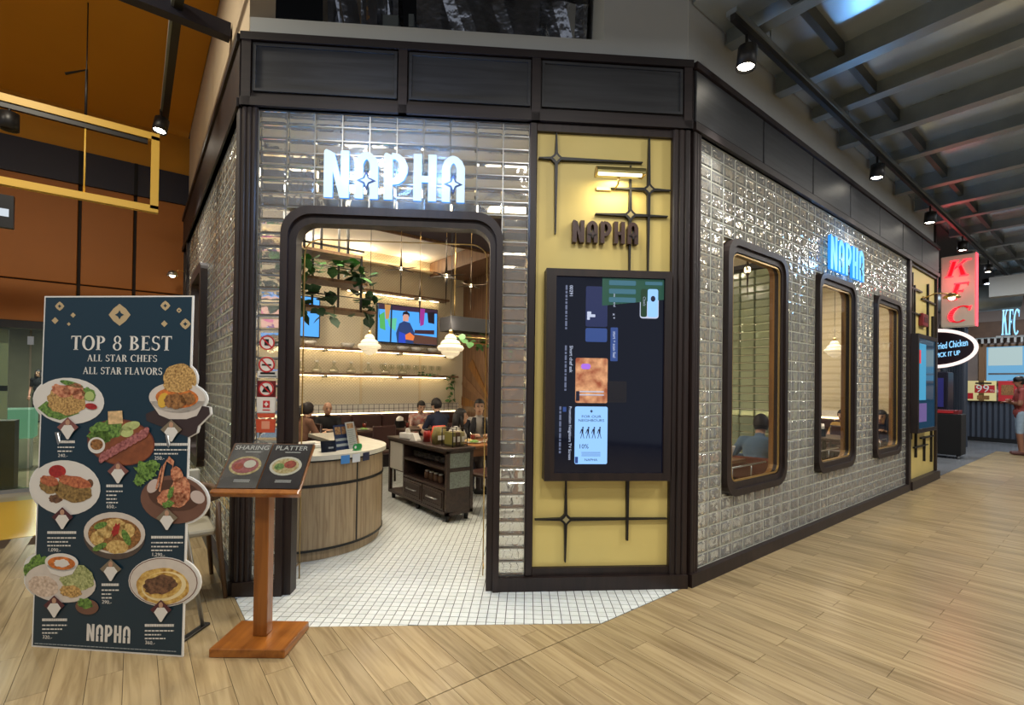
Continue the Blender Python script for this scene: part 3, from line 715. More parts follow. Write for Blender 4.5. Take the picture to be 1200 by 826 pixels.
# floor beyond: yellow strip, then polished cream
M_yfloor = mat('yellow_vinyl_floor', (222, 182, 70), 0.22)
M_pfloor = mat('polished_cream_floor', (196, 184, 150), 0.12, var=0.06, vscale=2)
struct(MB().box(-9, 0.56, 6.45, 8.4, -0.06, 0.001).build('floor_yellow', M_yfloor))
struct(MB().box(-9, 0.56, 8.4, 26, -0.06, 0.001).build('floor_polished', M_pfloor))
struct(MB().box(-14, 6, 25, 25.2, 0, 5).box(-9.2, -9, 9.1, 25, 0, 5).build('wall_far_left', mat('far_hall_wall', (120, 116, 98), 0.7, var=0.3, vscale=0.7)))
struct(MB().box(-9, 0.56, 9.15, 25, 3.3, 3.35).build('ceiling_far_left', mat('far_hall_ceiling', (64, 64, 62), 0.8)))
for p in ((-2.2, 12.0, 3.25), (-3.5, 17.0, 3.25), (-2.4, 22.0, 3.25)):
    t = thing('hall_downlight', 'small square ceiling light in the hall behind the glass shopfront', 'downlight', p, 0, 'lights in the hall behind the glass')
    MB().box(-0.3, 0.3, -0.3, 0.3, 0.0, 0.04).build('housing', M_white, t); MB().box(-0.26, 0.26, -0.26, 0.26, -0.008, 0.0).build('diffuser', glow('hall_diffuser', (255, 248, 230), 6), t)
    lamp_light('hall_light', 'AREA', (p[0], p[1], p[2]-0.03), 90, NEUT, 0.5)
# price board behind the glass
nb = thing('notice_board', 'tall white printed notice with a dark bar, standing behind the glass shopfront', 'notice board', (-1.75, 9.25, 0), 0)
MB().box(-0.42, 0.42, 0, 0.03, 0.95, 2.15).build('sheet', mat('paper_white', (224, 216, 196), 0.7), nb)
mb = MB()
for k in range(13): mb.box(-0.30, -0.30+0.10+0.22*random.random(), -0.004, 0, 2.05-0.075*k, 2.06-0.075*k); mb.box(0.25, 0.32, -0.004, 0, 2.05-0.075*k, 2.06-0.075*k)
mb.box(-0.42, 0.42, -0.005, 0, 1.33, 1.40); stuff(mb.build('printed_lines', mat('print_dark', (40, 38, 34), 0.8), nb))
MB().box(-0.5, 0.5, -0.02, 0.3, 0.0, 0.93).build('plinth', mat('plinth_brown', (96, 82, 58), 0.6), nb)
o = thing('lit_planter', 'pale green lit planter box in the hall behind the glass', 'planter', (-1.55, 11.5, 0), 0)
MB().bbox(-0.25, 0.25, -0.2, 0.2, 0.5, 1.0, 0.02).build('box', glow('green_box', (150, 214, 170), 0.35), o); MB().box(-0.2, 0.2, -0.15, 0.15, 0, 0.5).build('foot', M_white, o)
# dark steel beam and track under the ochre ceiling
zb = 4.42
A = onfloor(160, 4, zb); B = onfloor(279, 42, zb)
tag(MB().box(-3.0, 0.60, A.y-0.05, A.y+0.05, zb, zb+0.12).build('steel_beam', M_navy), 'dark painted steel beam running into the beige bulkhead under the ochre ceiling', 'beam')
A = onfloor(210, 0, 4.5)
t2 = thing('ceiling_track', 'black lighting track hanging lengthwise beside the beige bulkhead', 'track light', (A.x, 4.0, 4.5))
MB().box(-0.03, 0.03, 0, 3.1, -0.03, 0.03).build('rail', M_black, t2)
MB().box(-0.05, -0.03, 0, 3.1, -0.02, 0.05).build('conduit', M_galv, t2)
for k in (0.3, 1.7, 2.9): MB().tube([(0.0, k, 0.03), (0.0, k, 0.75)], 0.008, 6).build('hanger_rod', M_black, t2)
P = onfloor(188, 152, 4.3)
spot_fixture('track_spotlight', 'lit spotlight at the end of the track beside the beige bulkhead', 'spotlight', (P.x, P.y-0.05, 4.32), (-0.5, 6.0, 0.0), 150, NEUT, None, 1.4)
# hanging gold frame
YF = 6.4
g = thing('hanging_gold_frame', 'gold square-tube rectangle hanging upright below the ochre ceiling', 'ceiling frame', (0, YF, 0))
p1, p2, p3, p4 = ony(0, 115, YF), ony(187, 163, YF), ony(182, 246, YF), ony(0, 212, YF)
x1 = p2.x; zt = p2.z; zl = p3.z; hb = 0.035
MB().box(-3.2, x1, -hb, hb, zt-hb, zt+hb).build('top_bar', M_gold, g); MB().box(-3.2, x1, -hb, hb, zl-hb, zl+hb).build('bottom_bar', M_gold, g)
MB().box(x1-2*hb, x1, -hb, hb, zl, zt).build('end_bar', M_gold, g); MB().box(-3.2, x1-0.1, -0.02, 0.02, zt-0.085, zt-hb).build('track_rail', M_black, g)
for x in (-0.42, -1.6, -2.8): MB().tube([(x, 0, zt), (x, 0, 5.25)], 0.006, 6).build('suspension_wire', M_black, g)
MB().tube([(-0.42, 0, zl), (-0.42, 0, zt)], 0.008, 6).build('tie_rod', M_gold, g)
MB().tube([(-0.42, 0, zt+0.02), (-0.42, -0.0, zt+0.5), (-0.58, 0.05, zt+0.42)], 0.012, 6).build('cable', M_black, g)
P = ony(11, 137, YF)
spot_fixture('track_spotlight', 'unlit black cylinder spotlight under the top bar of the gold frame', 'spotlight', (P.x, YF, P.z-0.05), (P.x, YF, 0), 0.0, NEUT, None, 1.0, lens=M_black)
P = ony(3, 238, YF-0.3)
o = thing('small_display', 'small dark lit display hanging below the gold frame', 'display', (P.x-0.1, YF, P.z))
MB().box(-0.1, 0.13, -0.03, 0.03, -0.15, 0.15).build('housing', M_black, o); MB().box(-0.02, 0.1, -0.034, -0.03, -0.05, 0.02).build('readout', glow('pale_readout', (200, 210, 220), 0.8), o)
# bracket lamp on the end of the left wall
P = hit(205, 322, (0.45, 0, 0), (1, 0, 0))
b = thing('bracket_lamp', 'small chrome bracket lamp on the yellow end panel of the side wall', 'wall lamp', (0.56, P.y, P.z+0.04))
MB().tube([(0, 0, 0.02), (-0.06, 0, 0.04), (-0.12, 0, 0.0)], 0.006, 6).build('arm', M_brass, b)
MB().lathe([(0.02, 0.03), (0.06, 0.0), (0.07, -0.05), (0.06, -0.05), (0.05, -0.01)], 14, (-0.14, 0, -0.01)).build('shade', M_steel, b)
MB().ball((-0.14, 0, -0.045), 0.04, 10, 6).build('bulb', glow('bulb_white', (255, 240, 214), 8), b)

for p in ((-1.2, 4.5, 5.2), (-3.8, 4.6, 5.2)):  # lamps added out of view to brighten the orange side
    t = thing('fill_downlight', 'added round fill downlight under the ochre ceiling, out of view', 'downlight', p, 0, 'added downlights in the ochre ceiling')
    MB().lathe([(0.2, 0.05), (0.2, -0.01), (0.17, -0.01), (0.17, 0.05)], 20).build('trim_ring', M_black, t); MB().lathe([(0.001, 0.02), (0.17, 0.02), (0.17, 0.05), (0.001, 0.05)], 20).build('diffuser', M_white, t)
    lamp_light('ochre_fill_beam', 'AREA', (p[0], p[1], p[2]-0.03), 75, (1, 0.9, 0.72), 0.32)

# ================================================================== SIGNS AND FITTINGS ON THE FRONT
M_signw = glow('sign_white_glow', (204, 234, 255), 0.95)
M_signc = glow('sign_cyan_glow', (120, 205, 250), 1.0)
M_signb = glow('sign_blue_glow', (40, 140, 250), 1.0)
M_signd = mat('sign_dark_line', (20, 40, 70), 0.5)
t = thing('illuminated_sign', 'large glowing blue-white NAPHA letters on the glass bricks above the entrance', 'sign', L0, FA)
napha_sign(t, 0.335, 0.585, 2.80, -0.055, -0.075, M_signw, M_signw, M_signd, width=0.985, mat_side=M_signb)
for x in (0.75, 1.08, 1.4): lamp_light('sign_glow', 'POINT', FL(x, -0.14, 3.0), 11.0, (0.25, 0.5, 1.0), 0.1)
for x in (0.66, 0.96, 1.2, 1.45): MB().tube([(x, -0.05, 2.9), (x, 0.0, 2.9)], 0.006, 6).build('standoff', M_steel, t)
M_dkletter = mat('dark_bronze_letter', (58, 34, 28), 0.4)
t = thing('raised_lettering', 'small raised dark brown NAPHA letters on the yellow panel', 'lettering', L0, FA)
napha_sign(t, 0.163, 2.368, 2.56, 0.02, -0.03, M_dkletter, M_dkletter, M_black, width=0.495)
def spike_star(name, label, c, up, dn, lf, rg, r=0.028, parent_frame=(L0, FA), y=0.0, ctr=True):
    """four-pointed black metal star with one or more long arms, flat on the panel"""
    t = thing(name, label, 'wall ornament', parent_frame[0], parent_frame[1], 'black spiked stars on the yellow panel')
    x, z = c; k = 0.013
    for nm, q in (('spike', [(x-r*0.42, z+r*0.2), (x-k*0.3, up), (x+k*0.3, up), (x+r*0.42, z+r*0.2)]), ('spike', [(x-r*0.42, z-r*0.2), (x-k*0.3, dn), (x+k*0.3, dn), (x+r*0.42, z-r*0.2)]),
                  ('spike', [(x-r*0.2, z-r*0.42), (lf, z-k*0.3), (lf, z+k*0.3), (x-r*0.2, z+r*0.42)]), ('spike', [(x+r*0.2, z-r*0.42), (rg, z-k*0.3), (rg, z+k*0.3), (x+r*0.2, z+r*0.42)])):
        MB().poly(q, y-0.012, y+0.02).build(nm, M_black, t)
    MB().poly(star4(x, z, r*1.9, r*1.9, 0.62), y-0.014, y+0.02).build('hub', M_black, t)
    if ctr: MB().poly(star4(x, z, r*0.95, r*0.95, 0.62), y-0.017, y+0.0).build('diamond_inset', mat('taupe_inset', (150, 140, 100), 0.6), t)
    return t
spike_star('star_ornament', 'black metal star with a long arm reaching right, above the picture lamp', (2.243, 3.183), 3.37, 2.624, 2.111, 2.897)
spike_star('star_ornament', 'tall black metal star touching the edge of the yellow panel beside the picture lamp', (2.949, 2.982), 3.37, 2.36, 2.655, 3.115)
spike_star('star_ornament', 'black metal star directly above the portrait screen, just below the picture lamp', (2.807, 2.784), 3.157, 2.36, 2.543, 3.096)
t = spike_star('star_ornament', 'black metal star below the portrait screen with a very long arm', (2.346, 0.511), 0.80, 0.195, 2.115, 3.116)
MB().poly([(2.80, 0.80), (2.822, 0.80), (2.818, 0.35), (2.806, 0.35)], -0.010, 0.02).build('side_spike', M_black, t)
# picture lamp
t = thing('picture_lamp', 'brass half-cylinder picture lamp lighting the yellow panel', 'picture lamp', L0, FA)
mb = MB(); n = 10; x0, x1, cyy, cz, r = 2.511, 2.868, -0.13, 3.03, 0.05
o_ = [(cyy+r*math.cos(math.radians(a)), cz+r*math.sin(math.radians(a))) for a in [190-200*k/n for k in range(n+1)]]
i_ = [(cyy+(r-0.006)*math.cos(math.radians(a)), cz+(r-0.006)*math.sin(math.radians(a))) for a in [190-200*k/n for k in range(n+1)]]
mb.ring(o_, i_, x0, x1, 'x', closed=False).build('shade', mat('aged_brass_dull', (150, 140, 92), 0.35, metal=0.8), t)
for x in (x0, x1-0.004): MB().poly(o_, x, x+0.004, 'x').build('end_cap', M_brass, t)
MB().tube([(x0+0.02, cyy, cz+0.005), (x1-0.02, cyy, cz+0.005)], 0.016, 10).build('lamp_tube', glow('tube_warm', (255, 236, 190), 3), t)
MB().box(2.55, 2.66, 0.0, 0.02, 2.965, 2.99).build('wall_plate', M_brass, t); MB().tube([(2.69, 0.02, 2.98), (2.69, -0.08, 2.98), (2.69, -0.13, 3.07)], 0.007, 6).build('arm', M_brass, t)
q = FL(2.69, -0.13, 3.0); lamp_light('picture_lamp_beam', 'AREA', q, 2.0, (1, 0.85, 0.55), 0.3, q+Vector((0, 0, -1))-NF*0.35)

# portrait screen
M_scr = mat('dark_screen_glass', (6, 8, 16), 0.06, spec=0.6, emit=(6, 10, 26), estr=0.6)
def scr(name, c, s=0.9): return glow(name, c, s)
t = thing('portrait_screen', 'tall portrait digital menu screen in a dark wooden frame on the yellow panel', 'screen', L0, FA)
MB().ring([(2.168, 0.812), (3.098, 0.812), (3.098, 2.345), (2.168, 2.345)], [(2.24, 0.868), (3.045, 0.868), (3.045, 2.292), (2.24, 2.292)], -0.10, 0.02).build('frame', M_darkwood, t)
ds_ = MB().box(2.24, 3.045, -0.08, 0.0, 0.868, 2.292).build('display', M_scr, t)
def cell(name, x0, x1, z0, z1, m, y=-0.0815, r=0.012, par=None):
    return MB().poly(rrect(x0, x1, z0, z1, r, 3), y-0.001, y+0.001).build(name, m, par or ds_)
def vtext(txt, x, z, size, m, y=-0.0835, rot=-90, sx=1.0, align='LEFT', par=None, name='caption'):
    """lettering turned to read downwards, as the screen shows it"""
    mb = MB(); a = math.radians(rot); c, s_ = math.cos(a), math.sin(a)
    for p in text_polys(txt, size, align, sx): mb.poly([(x+u_*c-v_*s_, z+u_*s_+v_*c) for u_, v_ in p], y-0.0005, y+0.0005)
    return mb.build(name, m, par or ds_)
S_white = scr('screen_white', (196, 206, 232), 0.75); S_pale = scr('screen_pale_blue', (140, 190, 250), 0.95); S_ink = mat('screen_ink', (16, 26, 60), 0.6); S_dim = scr('screen_dim_blue', (24, 40, 92), 0.6); S_blue = scr('screen_blue', (44, 74, 140), 0.7)
S_chick = mat('screen_fried_chicken', (176, 84, 52), 0.5, var=0.5, vscale=16, c2=(238, 196, 150), emit=(150, 76, 50), estr=0.45)
cell('photo_tile', 2.39, 2.627, 1.375, 1.702, S_chick); vtext('ABC   NEW MENU', 2.41, 1.42, 0.0, S_white) if False else None
for k in range(3): cell('caption_bar', 2.42, 2.60, 1.43+0.012*k, 1.437+0.012*k, S_white, -0.084, 0.002) if k != 1 else None
cell('badge', 2.395, 2.42, 1.39, 1.46, S_ink, -0.084, 0.004)
cell('purple_glint', 2.43, 2.50, 1.62, 1.66, scr('screen_purple', (170, 110, 230), 0.8), -0.083, 0.018)
pc = cell('promotion_tile', 2.39, 2.63, 0.932, 1.349, S_pale)
def htext(txt, x, z, size, m, y=-0.0835, sx=1.0, par=None, name='caption', align='CENTER', serif=False):
    mb = MB()
    for p in (serif_polys(txt, size) if serif else text_polys(txt, size, align, sx)): mb.poly([(x+a*(sx if serif else 1), z+b) for a, b in p], y-0.0005, y+0.0005)
    return mb.build(name, m, par or ds_)
htext('FOR OUR', 2.51, 1.268, 0.026, S_ink, sx=1.3); htext('NEIGHBOURS', 2.51, 1.24, 0.026, S_ink, sx=1.2)
MB().poly(star4(2.51, 1.315, 0.012, 0.014, 0.5), -0.0845, -0.083).build('star_mark', S_ink, ds_)
for k in range(4):
    x = 2.445+0.042*k; mb = MB()
    mb.poly(ell(x+0.004, 1.196, 0.006, 0.007, 0, 350, 8), -0.084, -0.083).poly([(x-0.006, 1.188), (x+0.008, 1.188), (x+0.006, 1.155), (x-0.004, 1.155)], -0.084, -0.083)
    mb.poly([(x-0.004, 1.157), (x+0.001, 1.157), (x-0.010, 1.118), (x-0.014, 1.118)], -0.084, -0.083).poly([(x+0.001, 1.157), (x+0.006, 1.157), (x+0.014, 1.118), (x+0.010, 1.118)], -0.084, -0.083).poly([(x-0.008, 1.185), (x-0.004, 1.18), (x-0.014, 1.152), (x-0.018, 1.155)], -0.084, -0.083).build('walking_figure', S_ink, ds_)
htext('10%', 2.455, 1.045, 0.045, S_ink); htext('NAPHA', 2.51, 0.955, 0.024, S_ink, sx=1.2)
for k in range(3): cell('fine_print', 2.44, 2.58, 1.015-0.012*k, 1.018-0.012*k, S_ink, -0.083, 0.001)
cell('badge', 2.393, 2.415, 0.938, 0.985, S_blue, -0.083, 0.004)
cell('dim_tile', 2.46, 2.62, 1.93, 2.225, S_dim); cell('dim_tile', 2.46, 2.62, 1.82, 1.92, S_blue)
for x0, x1, z0, z1 in ((2.47, 2.50, 2.02, 2.04), (2.47, 2.53, 2.0, 2.02), (2.47, 2.49, 1.98, 2.0)): cell('volume_bar', x0, x1, z0, z1, S_white, -0.084, 0.003)
cell('selected_tile', 2.863, 3.003, 2.0, 2.226, S_white, r=0.02); cell('tile_dark_half', 2.868, 2.915, 2.01, 2.216, mat('screen_green_dark', (16, 50, 28), 0.4, emit=(14, 46, 26), estr=0.5), -0.083, 0.014); cell('tile_pale_half', 2.92, 2.998, 2.01, 2.216, S_pale, -0.083, 0.014)
vtext('Chefs', 2.885, 2.16, 0.03, S_white); MB().poly(ell(2.96, 2.145, 0.018, 0.022, 0, 350, 10), -0.0845, -0.083).build('portrait_mark', S_ink, ds_)
cell('blue_button', 2.646, 2.70, 1.682, 1.928, S_blue, r=0.006); vtext('start + scan feel', 2.664, 1.90, 0.03, S_white)
S_green = mat('screen_green_reflection', (20, 66, 50), 0.4, emit=(18, 64, 52), estr=0.55); S_glab = scr('screen_reflected_label', (64, 120, 140), 0.6)
MB().poly([(2.58, 2.288), (3.042, 2.288), (3.042, 2.14), (2.58, 2.085)], -0.083, -0.0815).build('painted_reflection', S_green, ds_)  # green reflection on the screen glass, put in as glowing colour with its labels
for k in range(3):
    z = 2.255-0.062*k; cell('reflected_label', 2.63, 2.83, z-0.018, z+0.018, S_glab, -0.084, 0.008)
cell('reflected_label', 2.90, 3.03, 2.245, 2.27, S_glab, -0.084, 0.006)
vtext('x +', 2.66, 2.03, 0.03, S_white); vtext('menu control', 2.665, 2.20, 0.022, S_white)
vtext('00291', 2.34, 2.228, 0.034, S_white); vtext('Short chef ask', 2.345, 1.79, 0.034, S_white); vtext('Promotion Neighbors TV Screen', 2.345, 1.35, 0.029, S_white)
for x, z0, z1 in ((2.31, 1.90, 2.228), (2.31, 1.462, 1.79), (2.275, 1.01, 1.348)):
    mb = MB(); z = z1; rnd = random.Random(int(z1*100))
    while z > z0: l = rnd.uniform(0.012, 0.04); mb.box(x, x+0.014, -0.0825, -0.0815, max(z0, z-l), z); z -= l+0.008
    stuff(mb.build('fine_lines', scr('screen_grey', (110, 120, 150), 0.6), ds_))
cell('tag_mark', 2.30, 2.325, 1.31, 1.345, S_blue, -0.083, 0.003)
cell('dim_tile', 2.625, 2.77, 1.38, 1.536, scr('screen_faint', (14, 16, 30), 0.5))

# window stickers on the glass-brick strip left of the entrance
M_red = mat('sign_red', (196, 40, 46), 0.5); M_stick = mat('sticker_white', (232, 228, 220), 0.6); M_ork = mat('sticker_orange', (206, 84, 52), 0.5)
def ringmark(t, x, z, r, y=-0.006):
    o = MB().poly(ell(x, z, r, r, 0, 345, 20), y-0.001, y+0.002).build('disc', M_stick, t)
    MB().ring(ell(x, z, r, r, 0, 360, 24)[:-1], ell(x, z, r*0.82, r*0.82, 0, 360, 24)[:-1], y-0.003, y).build('red_ring', M_red, t)
    MB().poly([(x-0.72*r, z+0.60*r), (x-0.60*r, z+0.72*r), (x+0.72*r, z-0.60*r), (x+0.60*r, z-0.72*r)], y-0.0045, y-0.002).build('red_bar', M_red, t)
    return o
t = thing('prohibition_sticker', 'round red-ringed no food or drink sticker on the clear glass bricks by the entrance', 'sticker', L0, FA); ringmark(t, 0.193, 1.775, 0.052)
MB().poly(rc(0.175, 0.205, 1.755, 1.80), -0.009, -0.006).build('cup_symbol', M_black, t)
t = thing('prohibition_sticker', 'round red-ringed no smoking sticker on the glass bricks above the grey plaque', 'sticker', L0, FA); ringmark(t, 0.193, 1.62, 0.056)
MB().poly(rc(0.16, 0.225, 1.612, 1.624), -0.009, -0.006).build('cigarette_symbol', M_black, t)
t = thing('warning_plaque', 'small grey and black text plaque on the glass bricks below the no smoking sticker', 'plaque', L0, FA)
MB().box(0.13, 0.27, -0.006, -0.002, 1.525, 1.575).build('plate', M_stick, t); MB().box(0.15, 0.25, -0.008, -0.005, 1.552, 1.566).build('black_line', M_black, t); MB().box(0.14, 0.26, -0.008, -0.005, 1.532, 1.542).build('grey_line', M_galv, t)
t = thing('prohibition_sticker', 'square dark red sticker with a no pets ring on the glass bricks', 'sticker', L0, FA)
MB().box(0.13, 0.255, -0.005, -0.001, 1.39, 1.505).build('square', mat('sticker_maroon', (110, 26, 30), 0.5), t); ringmark(t, 0.193, 1.448, 0.052, -0.008); MB().poly([(0.165, 1.425), (0.225, 1.425), (0.205, 1.47), (0.18, 1.46)], -0.012, -0.008).build('pet_symbol', M_black, t)
t = thing('guide_sticker', 'white sticker with a small red emblem square, above the orange code sticker', 'sticker', L0, FA)
MB().poly([(0.128, 1.39), (0.262, 1.39), (0.255, 1.28), (0.132, 1.28)], -0.006, -0.002).build('sheet', M_stick, t); MB().box(0.172, 0.218, -0.008, -0.005, 1.315, 1.365).build('emblem_square', M_red, t); MB().poly(star4(0.195, 1.34, 0.016, 0.018, 0.6), -0.010, -0.007).build('emblem_mark', M_stick, t)
MB().box(0.17, 0.22, -0.008, -0.005, 1.295, 1.303).build('emblem_line', M_red, t)
t = thing('guide_sticker', 'orange sticker with a pale square, lowest on the glass bricks by the entrance', 'sticker', L0, FA)
MB().poly([(0.132, 1.275), (0.255, 1.275), (0.25, 1.245), (0.137, 1.245)], -0.006, -0.002).build('upper_strip', M_ork, t); MB().poly([(0.125, 1.235), (0.26, 1.235), (0.255, 1.14), (0.13, 1.14)], -0.006, -0.002).build('sheet', M_ork, t); MB().box(0.165, 0.22, -0.008, -0.005, 1.165, 1.22).build('pale_square', mat('sticker_pale_orange', (222, 150, 120), 0.6), t)

# ------------------------------------------------------------------ the narrow sign and fittings on the right-hand wall
t = thing('neon_sign', 'bright blue outlined NAPHA light box on the long glass brick wall above a window', 'sign', R0, 0)
x0, x1, z0, z1 = 2.60, 3.66, 2.80, 3.17
MB().box(x0, x1, -0.035, -0.02, z0+0.05, z0+0.065).build('lower_rail', M_signd, t); MB().box(x0, x1, -0.035, -0.02, z1-0.08, z1-0.065).build('upper_rail', M_signd, t)
napha_sign(t, 0.37, x0, z0, -0.035, -0.065, M_signc, M_signc, M_signd, width=1.06, mat_side=M_signb)
for x in (x0+0.2, x1-0.2): MB().box(x-0.01, x+0.01, -0.03, 0.0, z0+0.05, z1-0.065).build('bracket', M_signd, t)
lamp_light('sign_glow', 'POINT', R0+Vector((3.1, -0.2, 2.98)), 9.0, (0.2, 0.5, 1.0), 0.08)
def rod(par, x0, x1, z0, z1, y=0.0): MB().box(x0, x1, y-0.012, y+0.02, z0, z1).build('rod', M_black, par)
o = thing('rod_ornament', 'black metal lattice of crossing rods on the far yellow panel', 'wall ornament', R0, 0)
for a in ((6.05, 6.08, 2.35, 3.3), (6.17, 6.2, 2.35, 3.12), (6.98, 7.01, 2.35, 3.25), (7.3, 7.33, 2.35, 2.75), (6.02, 6.05, 0.75, 2.3), (6.3, 6.33, 0.45, 0.87), (6.8, 6.83, 0.35, 0.75), (7.25, 7.28, 0.3, 0.87)): rod(o, *a)
for a in ((5.95, 6.6, 3.05, 3.075), (6.62, 7.45, 2.95, 2.975), (5.95, 6.5, 2.68, 2.70), (5.95, 6.35, 1.2, 1.225), (6.2, 7.0, 0.6, 0.62), (6.6, 7.4, 0.72, 0.745)): rod(o, *a)
o = thing('portrait_screen', 'portrait screen in a thick dark frame on the far yellow panel', 'screen', R0, 0)
sx0, sx1 = rt(1076, 450, .13)[0], rt(1098, 450, .13)[0]
MB().ring(rc(sx0, sx1, 0.86, 2.34), rc(sx0+.06, sx1-.06, 0.92, 2.28), -0.13, 0.02).build('frame', M_darkwood, o)
d2 = MB().box(sx0+.06, sx1-.06, -0.115, 0.0, 0.92, 2.28).build('display', mat('far_screen_glass', (10, 14, 24), 0.07, emit=(20, 60, 84), estr=0.6), o)
MB().box(sx0+.1, sx0+.5, -0.118, -0.115, 1.35, 2.2).build('cyan_picture', scr('screen_cyan', (60, 150, 190), 0.8), d2); MB().box(sx0+.1, sx0+.2, -0.12, -0.117, 1.9, 2.1).build('red_mark', scr('screen_red', (210, 50, 60), 0.9), d2); MB().box(sx0+.1, sx0+.55, -0.118, -0.115, 1.02, 1.3).build('violet_picture', scr('screen_violet', (110, 90, 150), 0.6), d2)
o = thing('fire_alarm_box', 'small red fire alarm box on the far yellow panel', 'alarm box', R0, 0)
MB().bbox(6.5, 6.82, -0.04, 0.02, 2.52, 2.72, 0.01).build('box', mat('alarm_red', (128, 34, 40), 0.4), o); MB().box(6.56, 6.76, -0.044, -0.038, 2.58, 2.66).build('label_plate', mat('alarm_dark', (84, 20, 26), 0.5), o)
o = thing('picture_lamp', 'brass gooseneck picture lamp on the far yellow panel beside the red letter sign', 'picture lamp', R0, 0)
MB().tube([(6.75, 0.02, 2.98), (6.75, -0.15, 3.05), (6.78, -0.30, 3.02)], 0.01, 8).build('arm', M_brass, o); MB().lathe([(0.03, 0.05), (0.10, 0.0), (0.11, -0.03), (0.10, -0.03), (0.08, 0.0)], 14, (6.78, -0.33, 2.98)).build('shade', M_brass, o); MB().ball((6.78, -0.33, 2.96), 0.045, 10, 6).build('bulb', glow('bulb_white', (255, 240, 214), 8), o); MB().lathe([(0.04, 0.0), (0.04, 0.02)], 12, (6.75, 0.0, 2.98), ax='y').build('wall_rose', M_brass, o)

# ================================================================== MENU STAND
M_orwood = wood('orange_varnished_wood', (158, 96, 34), (126, 70, 20), axis=1, rough=0.3, objvar=0.05, coat=0.3)
M_orwoodz = wood('orange_varnished_post', (150, 90, 32), (118, 66, 20), axis=2, rough=0.3, objvar=0.05, coat=0.3)
MA = math.atan2(-0.6132, 0.7899)
t = thing('menu_stand', 'orange varnished wooden menu stand with a tilted board beside the entrance', 'menu stand', (0.602, 3.075, 0), MA)
MB().bbox(-0.205, 0.205, -0.16, 0.16, 0.0, 0.048, 0.004).build('base', M_orwood, t)
MB().bbox(-0.04, 0.04, -0.025, 0.045, 0.048, 0.95, 0.004).build('post', M_orwoodz, t)
ang = math.atan2(0.24, 0.20); bl = math.hypot(0.24, 0.20)
Mx = Matrix.Translation((0.0, -0.085, 0.89)) @ Matrix.Rotation(ang, 4, 'X')
bd = MB().bbox(-0.24, 0.24, 0.0, bl, -0.02, 0.0, 0.004).xf(Mx).build('board', M_orwood, t)
MB().bbox(-0.245, 0.245, -0.03, 0.0, -0.025, 0.02, 0.005).xf(Mx).build('ledge', M_orwood, bd)
M_acry = glassy('clear_acrylic', (238, 240, 240)); M_page = mat('menu_page_dark', (58, 50, 52), 0.3, var=0.3, vscale=9); M_pagel = mat('menu_page_marble', (104, 98, 94), 0.3, var=0.35, vscale=7)
def page(x0, x1, m, dish, title):
    pg = MB().box(x0, x1, 0.012, bl-0.008, 0.001, 0.005).xf(Mx).build('menu_page', m, t); cx = (x0+x1)/2
    def flat(nm, pts, h, mm): MB().poly(pts, h, h+0.0008, 'z').xf(Mx).build(nm, mm, pg)
    flat('plate_print', ell(cx, 0.155, 0.092, 0.062, 0, 350, 22), 0.0052, dish[0])
    flat('food_print', ell(cx, 0.155, 0.077, 0.050, 0, 350, 18), 0.0062, dish[1]); flat('food_print', ell(cx+0.025, 0.165, 0.035, 0.026, 0, 350, 12), 0.0072, dish[2]); flat('food_print', ell(cx-0.035, 0.15, 0.028, 0.022, 0, 350, 12), 0.0072, dish[3])
    mb = MB()
    for p in text_polys(title, 0.042, 'CENTER', 1.15): mb.poly([(cx+a, 0.262+b) for a, b in p], 0.0055, 0.0065, 'z')
    mb.xf(Mx).build('title', M_stick, pg)
    for k, yy in enumerate((0.05, 0.06, 0.245)):
        flat('caption_line', rc(cx-0.03, cx+0.06, yy, yy+0.004), 0.0055, M_stick)
    return pg
M_platew = mat('plate_print_white', (232, 222, 200), 0.4); M_fred = mat('food_red', (176, 74, 52), 0.5, var=0.4, vscale=60); M_fyel = mat('food_yellow', (214, 176, 92), 0.5, var=0.4, vscale=70, c2=(238, 216, 160)); M_fgrn = mat('food_green', (84, 130, 56), 0.5, var=0.5, vscale=80, c2=(150, 186, 96)); M_fbrn = mat('food_brown', (118, 74, 40), 0.5, var=0.5, vscale=70, c2=(182, 130, 74)); M_fpink = mat('food_pink', (176, 92, 92), 0.5, var=0.35, vscale=60); M_forg = mat('food_orange', (206, 118, 52), 0.5, var=0.4, vscale=60)
page(-0.228, -0.008, M_pagel, (M_fyel, M_fpink, M_platew, M_fred), 'SHARING'); page(0.0, 0.232, M_page, (M_platew, M_fyel, M_fred, M_fgrn), 'PLATTER')
MB().box(-0.235, 0.245, 0.004, bl+0.004, 0.0095, 0.012).xf(Mx).build('acrylic_cover', M_acry, t)

# ================================================================== WOODEN CHAIR BY THE SIDE WALL
M_chairw = wood('ash_brown_wood', (104, 78, 52), (78, 56, 36), axis=2, rough=0.45)
t = thing('wooden_armchair', 'brown wooden armchair with a curved arm rail behind the poster stand', 'chair', (0.24, 4.14, 0), 0.0)
for x, y, l in ((-0.22, -0.22, .66), (0.24, -0.24, .66), (-0.2, 0.22, .68), (0.22, 0.22, .68)): MB().tube([(x*1.18, y*1.18, 0), (x, y, 0.44), (x*0.98, y*0.98, l)], [0.014, 0.02, 0.015], 8).build('leg', M_chairw, t)
MB().bbox(-0.23, 0.23, -0.22, 0.22, 0.43, 0.47, 0.012).build('seat', mat('pale_seat_pad', (176, 170, 150), 0.7), t)
pts = [(0.27*math.cos(a), -0.02+0.27*math.sin(a), 0.67+0.05*math.sin(a)) for a in [math.radians(-70+320*k/16-0) for k in range(17)]]
